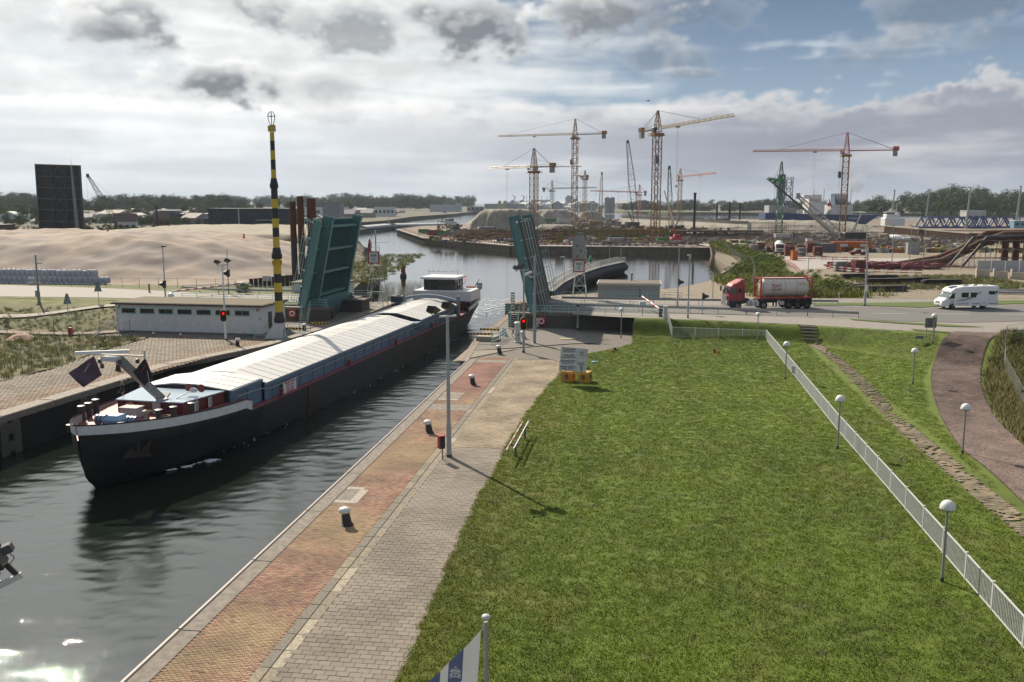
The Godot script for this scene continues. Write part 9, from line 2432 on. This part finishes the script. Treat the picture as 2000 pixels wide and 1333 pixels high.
func yard() -> void:
	sheet("yard_road", V2([66, -320, 70, -250, 71, -230, 63, -196, 82, -204, 110, -226, 110, -236, 82, -236, 74, -246, 76, -320]), 1.006, mt(0.33, 0.305, 0.275, 0.9, 0, "blotch", 4.0))
	mixer("white concrete mixer truck facing the camera on the yard road", V(76, 1, -256), 1.35)
	mixer("white concrete mixer truck seen from behind beyond the orange container", V(131, 1, -305), 2.3)
	var o := thing("parked_car", "dark red car parked in front of the orange container", "car", V(96.6, 1, -251), PI)
	var m := Mb.new(); loft(m, V2([-2.2, 0.35, 2.2, 0.35, 2.25, 0.95, 1.1, 1.05, 0.5, 1.55, -1.7, 1.6, -2.2, 1.0]), [-0.9, -0.8, 0.8, 0.9], [0.15, 0, 0, 0.15]); part("body", m, mt(0.13, 0.012, 0.018, 0.25), o)
	for z in [-0.9, 0.9]:
		m = Mb.new(); side_patch(m, [-1.8, 1.02, 0.9, 1.02, 0.45, 1.45, -1.6, 1.5], z, 0.06); part("side_window", m, glass(), o)
	m = Mb.new(); m.box(V(-0.5, 1.6, 0), V(2.2, 0.06, 1.4)); m.box(V(1.7, 1.02, 0), V(0.9, 0.05, 1.4)); part("roof", m, mt(0.4, 0.4, 0.42, 0.15), o)
	for x in [-1.35, 1.4]: for z in [-0.8, 0.8]: wheel(o, V(x, 0.34, z), 0.34, 0.22, mt(0.4, 0.4, 0.4, 0.4))
	var og := mt(0.46, 0.125, 0.03, 0.6); var gy := mt(0.12, 0.125, 0.13, 0.7); var wh := mt(0.55, 0.55, 0.53, 0.6)
	container("orange container with white name plates behind the dark red car", V(101.5, 1, -270), V(11, 2.9, 3), og)
	container("dark grey container left of the orange one", V(92.5, 1, -266), V(6, 2.6, 3), gy, 0.5)
	for x in [99.0, 105.0]:
		m = Mb.new(); m.box(Vector3.ZERO, V(2.3, 0.8, 0.05)); solo("name_plate", m, wh, "white name plate on the orange container, %s of two" % ("left" if x < 100 else "right"), "sign", V(x, 2.9, -268.4))
	for q in [["white tank cabin left of the grey container", 91, -276, 1.6, 3.6, wh], ["orange portable toilet at the corner of the yard road", 71.6, -228, 1.2, 2.4, og], ["small grey cabinet hut among the lamp posts", 113.5, -255, 3.2, 3.4, mt(0.3, 0.3, 0.29, 0.7)], ["long green skip behind the red formwork stacks", 88, -283, 10, 2.0, mt(0.03, 0.14, 0.05, 0.6)]]: container(q[0], V(q[1], 1, q[2]), V(q[3], q[4], 1.8), q[5], 0, "site_cabin")
	var rg := mt(0.17, 0.05, 0.048, 0.8, 0, "grain", 0.9); var cg := mt(0.23, 0.225, 0.215, 0.9, 0, "blotch", 1.4)
	for i in 14:
		var x: float = [72, 75, 78, 81, 84, 76, 80, 84, 87, 79, 82, 90, 69.5, 72.5][i]; var z: float = [-268, -272, -266, -270, -274, -247, -249, -247, -262, -258, -256, -272, -190, -188][i]
		m = Mb.new()
		for k in 5 + i % 3: m.box(V(R(-0.1, 0.1), 0.2 + k * 0.42, 0), V(2.3, 0.3, 1.8)); m.box(V(-0.9, 0.0 + k * 0.42, 0), V(0.2, 0.14, 1.8)); m.box(V(0.9, 0.0 + k * 0.42, 0), V(0.2, 0.14, 1.8))
		solo("panel_stack", m, rg if i % 3 else cg, "stack of %s panels, %s in the yard" % [["grey concrete", "dark red formwork", "weathered red shuttering"][i % 3], ["beside the mixer truck", "second behind the mixer truck", "third behind the mixer truck", "fourth behind the mixer truck", "last behind the mixer truck", "right of the mixer truck", "by the orange toilet", "nearest the striped fence", "before the green skip", "centre left", "centre right", "beside the green skip", "at the road corner", "before the red steel pile"][i]], "panel stack", V(x, 1.08, z), R(-0.2, 0.2))
	rebar_field("steel_heap", "heap of dark red scaffold frames behind the striped fence", V(83, 1, -200), V(22, 1.4, 9), 700, mt(0.17, 0.055, 0.06, 0.8))
	rebar_field("construction_clutter", "clutter of frames around the orange containers", V(108, 1, -292), V(46, 3, 26), 700, mt(0.18, 0.15, 0.13, 0.9))
	for i in 9:
		var q: Array = [[52, -146.5, 5], [57, -149, 4.5], [65.5, -171, 5], [69.5, -168, 6], [66, -160, 6], [70, -161, 5], [74, -163, 4], [60, -146, 9], [76, -158, 7]][i]
		m = Mb.new()
		for k in 5: m.box(V(R(-0.3, 0.3), 0.12 + k * 0.2, R(-0.1, 0.1)), V(q[2], 0.14, 1.6 - k * 0.1), Basis(Vector3.UP, R(-0.05, 0.05)))
		solo("steel_stack", m, mt(0.045, 0.035, 0.032, 0.8, 0, "grain", 1.0), "stack of dark rusty steel beams in the yard, %s" % ["nearest to the truck trailer", "second from the truck trailer", "behind the striped fence, left", "behind the striped fence, right", "long flat one in the middle", "flat one beside the middle", "short one on the right", "lowest long one by the fence", "right of all"][i], "steel stack", V(q[0], 1, q[1]), 0.1)
	m = Mb.new()
	for i in 12: m.tube(V(R(-3, 3), 0.15, i * 0.5), V(R(4, 9), 0.2, i * 0.5 + 1), 0.12, 0.12, 6)
	solo("pipe_pile", m, mt(0.17, 0.17, 0.175, 0.6), "loose pile of thin grey pipes on the grass behind the motorhome", "pipes", V(75, 1.1, -147))
	striped_fence("red and white plank fence along the yard road by the orange toilet", [V(72.5, 1, -227), V(80, 1, -224), V(88, 1, -221)])
	striped_fence("red and white plank fence before the red steel heap", [V(67.5, 1, -192), V(71, 1, -183), V(82, 1, -179)])
	striped_fence("red and white barrier chain beside the white mixer truck", [V(69.9, 1, -283), V(63.5, 1, -241), V(67.5, 1, -240), V(66.2, 1, -219), V(62.4, 1, -198), V(56, 1, -172), V(53, 1, -158)])
	wire_fence("leaning mesh fence through the reeds beside the pond", [V(67, 1, -286), V(56.4, 1, -225), V(53.2, 1, -198), V(42.1, 1, -155), V(39, 1, -146)], 2.2, 0)
	wire_fence("grey plank and wire fence behind the truck trailer", [V(44, 1.2, -137), V(58, 1.2, -139), V(76, 1.2, -141)], 1.3, 0)
	wire_fence("tall mesh enclosure in the yard right of the small hut", [V(88, 1, -192), V(100, 1, -194), V(101, 1, -206)], 3.0, 0)
	m = Mb.new(); m.beam(V(56.9, 0.2, -220.8), V(70.6, 0.2, -316), 0.5, 2.4); m.beam(V(42.1, 0.2, -180), V(56.8, 0.2, -220.8), 0.5, 2.4); solo("pond_wall", m, mt(0.24, 0.2, 0.15, 0.9, 0, "blotch", 2.0), "low stained concrete wall along the right shore of the pond", "wall")
	curved_lamp("curved street lamp rising from the reeds above the truck cab", V(55.2, 1, -167), 5.3, 1.2, 0)
	# rusty pipelines with their scaffold
	var ru := mt(0.085, 0.038, 0.02, 0.85, 0, "blotch", 2.0); var dk := mt(0.035, 0.03, 0.032, 0.6)
	for q in [[[V(86, 0.6, -205), V(98, 2.0, -205), V(107, 6.3, -205), V(112, 8.1, -205), V(135, 8.4, -205)], 0.95, ru, "thick rusty pipeline climbing to the right, nearer of two"], [[V(88, 0.8, -209), V(99, 2.6, -209), V(104, 4.6, -209), V(110, 8.3, -209), V(138, 9.0, -209)], 0.8, ru, "thick rusty pipeline climbing to the right, farther of two"], [[V(98.5, 0.7, -203), V(104, 7.7, -203), V(112.5, 8.0, -203)], 0.3, dk, "thin black pipe with a bend in front of the rusty pipelines, left"], [[V(101, 0.7, -202), V(106.5, 7.7, -202), V(115, 8.0, -202)], 0.32, dk, "thin black pipe with a bend in front of the rusty pipelines, right"]]:
		m = Mb.new(); m.pipe(q[0], q[1], 12)
		for p in q[0]: m.ball(p, Vector3.ONE * q[1] * 1.02, 10)
		solo("pipeline", m, q[2], q[3], "pipeline")
	for i in 4:
		m = Mb.new(); m.tube(Vector3.ZERO, V(0, 7.6, 0), 0.75, 0.75, 12); m.tube(V(0, 2, 0), V(0, 2.6, 0), 0.78, 0.78, 12); solo("pipe_support", m, mt(0.10, 0.04, 0.022, 0.85, 0, "streak", 2.0), "%s rusty support column under the pipelines" % ["first", "second", "third", "fourth"][i], "column", V(113.5 + i * 2.5, 0.8, -207))
	scaffold("tube scaffold round the rusty pipelines at the right edge", V(116, 1, -204), V(24, 7, 5), mt(0.15, 0.1, 0.09, 0.8))
	o = thing("concrete_wall", "cream concrete retaining wall elements at the right edge", "concrete wall")
	for i in 9:
		m = Mb.new(); m.box(V(91 + i * 2.6, 1.6 - 0.12 * (i % 3), -173 + i * 1.4 + (i % 2) * 0.3), V(2.5, 1.9, 0.25)); m.box(V(89.8 + i * 2.6, 1.7, -173 + i * 1.4), V(0.35, 2.4, 0.5)); part("wall_element", m, mt(0.50, 0.43, 0.34, 0.9, 0, "blotch", 2.0), o)
	m = Mb.new()
	for i in 10: m.box(V(100 + i * 3.0, 2.0, -190), V(2.9, 2.6, 0.15))
	solo("hoarding", m, mt(0.36, 0.365, 0.37, 0.7), "pale grey hoarding below the pipeline scaffold", "hoarding")
	# brown piling, truss bridge, masts
	sheet_wall("long rusty brown sheet pile wall before the blue truss bridge", [Vector2(188, -455), Vector2(176, -372), Vector2(173, -340), Vector2(196, -318)], 0.5, 4.0, mt(0.10, 0.05, 0.032, 0.85, 0, "streak", 2.0), 1.5)
	o = thing("truss_bridge", "blue steel truss bridge over the western lock", "bridge", V(240, 1.6, -528))
	var bl_ := mt(0.045, 0.065, 0.16, 0.55)
	for z in [0, -9]:
		for i in 9:
			m = Mb.new(); m.beam(V(i * 6.3, 0, z), V(i * 6.3 + 3.1, 5.6, z), 0.7, 0.8); m.beam(V(i * 6.3 + 3.1, 5.6, z), V(i * 6.3 + 6.2, 0, z), 0.7, 0.8); part("diagonal", m, bl_, o)
		m = Mb.new(); m.beam(V(3, 5.7, z), V(54, 5.7, z), 0.9, 0.7); m.beam(V(-2, -0.2, z), V(60, -0.2, z), 0.9, 0.9); part("chord", m, bl_, o)
	m = Mb.new(); m.box(V(29, -0.5, -4.5), V(62, 0.4, 8)); part("deck", m, mt(0.25, 0.25, 0.25, 0.8), o)
	hall("bridge control cabin with blue windows behind the truss bridge", V(293, 1, -575), V(12, 9.5, 9), mt(0.35, 0.36, 0.36, 0.6), mt(0.4, 0.41, 0.41, 0.6), 3)
	hall("small blue cabin at the right end of the truss bridge", V(286, 1.5, -510), V(7, 4, 4), mt(0.12, 0.25, 0.36, 0.6), wh, 2)
	for q in [[253, -603, 23, "left of the four tall lamp masts by the western lock"], [276, -603, 23.5, "second of the four tall lamp masts by the western lock"], [260, -517, 23, "third of the four tall lamp masts by the western lock"], [288.5, -517, 24, "rightmost of the four tall lamp masts by the western lock"]]:
		m = Mb.new(); m.tube(Vector3.ZERO, V(1.2, q[2], 0), 0.75, 0.4, 8); m.box(V(0.8, q[2], 0), V(1.4, 0.5, 0.8)); solo("light_mast", m, mt(0.27, 0.275, 0.28, 0.6), q[3], "light mast", V(q[0], 1, q[1]))
	for q in [[88.6, -225, "left"], [94, -222, "middle"], [101, -228, "right"], [118, -262, "far right"], [110, -240, "far left"]]:
		m = Mb.new(); m.tube(Vector3.ZERO, V(0, 9, 0), 0.12, 0.07, 8); m.box(V(-0.4, 8.8, 0), V(0.8, 0.2, 0.3)); solo("camera_mast", m, mt(0.27, 0.28, 0.28, 0.6), "thin grey camera mast in the yard, %s of the group" % q[2], "mast", V(q[0], 1, q[1]))

func plants() -> void:
	# grass blades on the lawn, then rough weeds, reeds and bushes
	var tuft := func(n: int, h: float, spread: float, w: float, sd: int) -> ArrayMesh:
		var m := Mb.new(); var r := RandomNumberGenerator.new(); r.seed = sd
		for i in n:
			var p := V(r.randf_range(-spread, spread), 0, r.randf_range(-spread, spread)); var a := r.randf() * TAU
			var d := V(cos(a), 0, sin(a)) * w
			m.tri(p - d, p + d, p + V(r.randf_range(-0.5, 0.5) * h, h * r.randf_range(0.5, 1.1), r.randf_range(-0.5, 0.5) * h))
		for i in m.n.size(): m.n[i] = (m.n[i] * 0.3 + Vector3.UP).normalized()
		return m.mesh()
	var lm := vmat(0.9, "", 1.0, 0.0, Color(0.35, 0.4, 0.12))
	var xs := []; var cs := []
	for i in 190000:
		var s: float = -4.0 + pow(R(0, 1), 1.6) * 88; var w: float = quay_grass(s) + pow(R(0, 1), 1.15) * 52
		var p := Q(s, w); var k := pk(p.x, p.z)
		if k.x < 8.6 and k.y > -1 or k.y > lookup([8, 14, 25, 35, 48, 60], [-1.5, -4, -5.2, -8.2, -13, -17], k.x): continue
		if p.x > lookup([-93, -77, -65, -50, -37], [45, 36, 31, 27, 24], p.z) and p.x < lookup([-93, -77, -65, -50, -37], [51.5, 42, 36.5, 33, 30.5], p.z) or p.x > lookup([-97, -77, -50, -31], [32.3, 28.8, 24.7, 22.4], p.z) and p.x < lookup([-97, -77, -50, -31], [33.2, 30.7, 26.7, 23.8], p.z) and R(0, 1) < 0.93: continue
		p.y = hr(p.x, p.z) + 0.02 + 0.05 * nz.get_noise_2d(p.x * 2, p.z * 2)
		xs.append(Transform3D(Basis(Vector3.UP, R(0, 6)) * R(0.7, 1.35), p)); cs.append(lawn_colour(p) * R(0.95, 1.3))
	scatter("grass", tuft.call(18, 0.05, 0.19, 0.012, 1), lm, xs, cs)
	var weed: ArrayMesh = tuft.call(26, 0.65, 0.4, 0.03, 2); var bush := crown_mesh(9, 700, 0.036)
	xs = []; cs = []; var bx := []; var bc := []
	var put := func(p: Vector3, sz: float, dry: float) -> void:
		xs.append(Transform3D(Basis(Vector3.UP, R(0, 6)) * (sz * R(0.6, 1.3)), p)); cs.append(Color(0.085, 0.105, 0.022).lerp(Color(0.19, 0.145, 0.075), clampf(dry + R(-0.3, 0.3), 0, 1)) * R(0.75, 1.25))
	for i in 5200: # left weed field and verge
		var p := V(R(-90, -42), 0, R(-118, -66)); p.y = hl(p.x, p.z)
		if p.x > lookup([-110, -101, -92, -82, -76, -62], [-43, -42, -43.4, -43, -44.6, -48.5], p.z) or pk(p.x, p.z).x > -46.5 and pk(p.x, p.z).y > -15: continue
		if absf(p.z - lookup([-75, -60, -50, -43], [-108.6, -105.2, -104.4, -111], p.x)) < 1.4 or absf(p.z - lookup([-85, -65, -53, -45], [-120.7, -113.2, -119.3, -117.6], p.x)) < 1.1: continue
		put.call(p, 0.75 if p.z > -106 else 0.55, 0.35 + nz.get_noise_2d(p.x * 3, p.z * 3))
	for i in 2600: # along the far side of the road and the yard
		var t := R(0, 1); var p := B(lerpf(40, 95, t), lerpf(17, 24, t) + R(-2, 7), 1.3); put.call(p, 0.8, 0.75)
	for i in 1500: put.call(V(R(62, 92), 1.0, R(-178, -148)), 0.8, 0.15)
	for i in 2600: # overgrown edge right of the clinker path
		var z := R(-92, -36); var p := V(lookup([-92, -77, -65, -58, -47, -36], [50.9, 41.4, 36, 33.4, 30.9, 29.6], z) + absf(rng.randfn(0, 2.6)), 0, z); p.y = hr(p.x, p.z); put.call(p, 0.9, 0.45)
	for i in 900: put.call(V(R(-72, -40), 1.3, R(-148, -141)), 0.7, 0.3)
	for i in 900: put.call(V(R(-44, -24), 1.0, R(-250, -160)), 1.2, 0.1)
	for i in 6500: # reeds and scrub on the pond shore
		var t := R(0, 1); var a := Vector2(lerpf(43, 57, minf(t * 3, 1)) if t < 0.33 else lerpf(57, 67, (t - 0.33) * 1.5), lerpf(-178, -305, t))
		if i % 5 == 0: a = Vector2(R(36, 50), R(-172, -136))
		var p := V(a.x + R(0.8, lerpf(11, 3, t)), 0.9, a.y)
		xs.append(Transform3D(Basis(Vector3.UP, R(0, 6)) * R(1.1, 2.5), p)); cs.append(Color(0.12, 0.135, 0.024).lerp(Color(0.20, 0.15, 0.07), clampf(nz.get_noise_2d(p.x * 2, p.z * 2) * 2 - 0.1 + R(-0.2, 0.2), 0, 1)) * R(0.8, 1.4))
		if i % 28 == 0:
			var h := R(1.4, 2.6); bx.append(Transform3D(Basis(Vector3.UP, R(0, 6)).scaled(V(h * 1.3, h, h * 1.3)), p)); bc.append(Color(R(1.5, 2.4), R(1.5, 2.0), R(0.6, 0.9)))
	for q in [[51, -84, 3.2], [49, -80, 2.4], [46, -76, 2.8], [43, -70, 2.2], [47, -72, 3.4], [40, -66, 2.0], [53, -88, 2.0], [38, -60, 1.8], [41, -58, 2.6], [36.5, -55, 1.6], [48.8, -86.3, 2.2], [44, -64, 3], [-45, -98, 1.2], [-58, -96, 2.0], [-66, -100, 2.2], [-71, -96, 2.4], [-54, -88, 1.8], [-50, -82, 1.4], [-40.5, -133.5, 2.4], [-63, -109, 2], [-69, -111, 2.2]]:
		for k in 3: bx.append(Transform3D(Basis(Vector3.UP, R(0, 6)) * (q[2] * R(0.5, 0.8)), V(q[0] + R(-1, 1), hr(q[0], q[1]) if q[0] > 0 else hl(q[0], q[1]), q[1] + R(-1, 1)))); bc.append(Color(R(0.9, 1.7), R(1.0, 1.5), 0.7))
	scatter("tall_weeds", weed, lm, xs, cs)
	scatter("scrub", bush, lm, bx, bc)
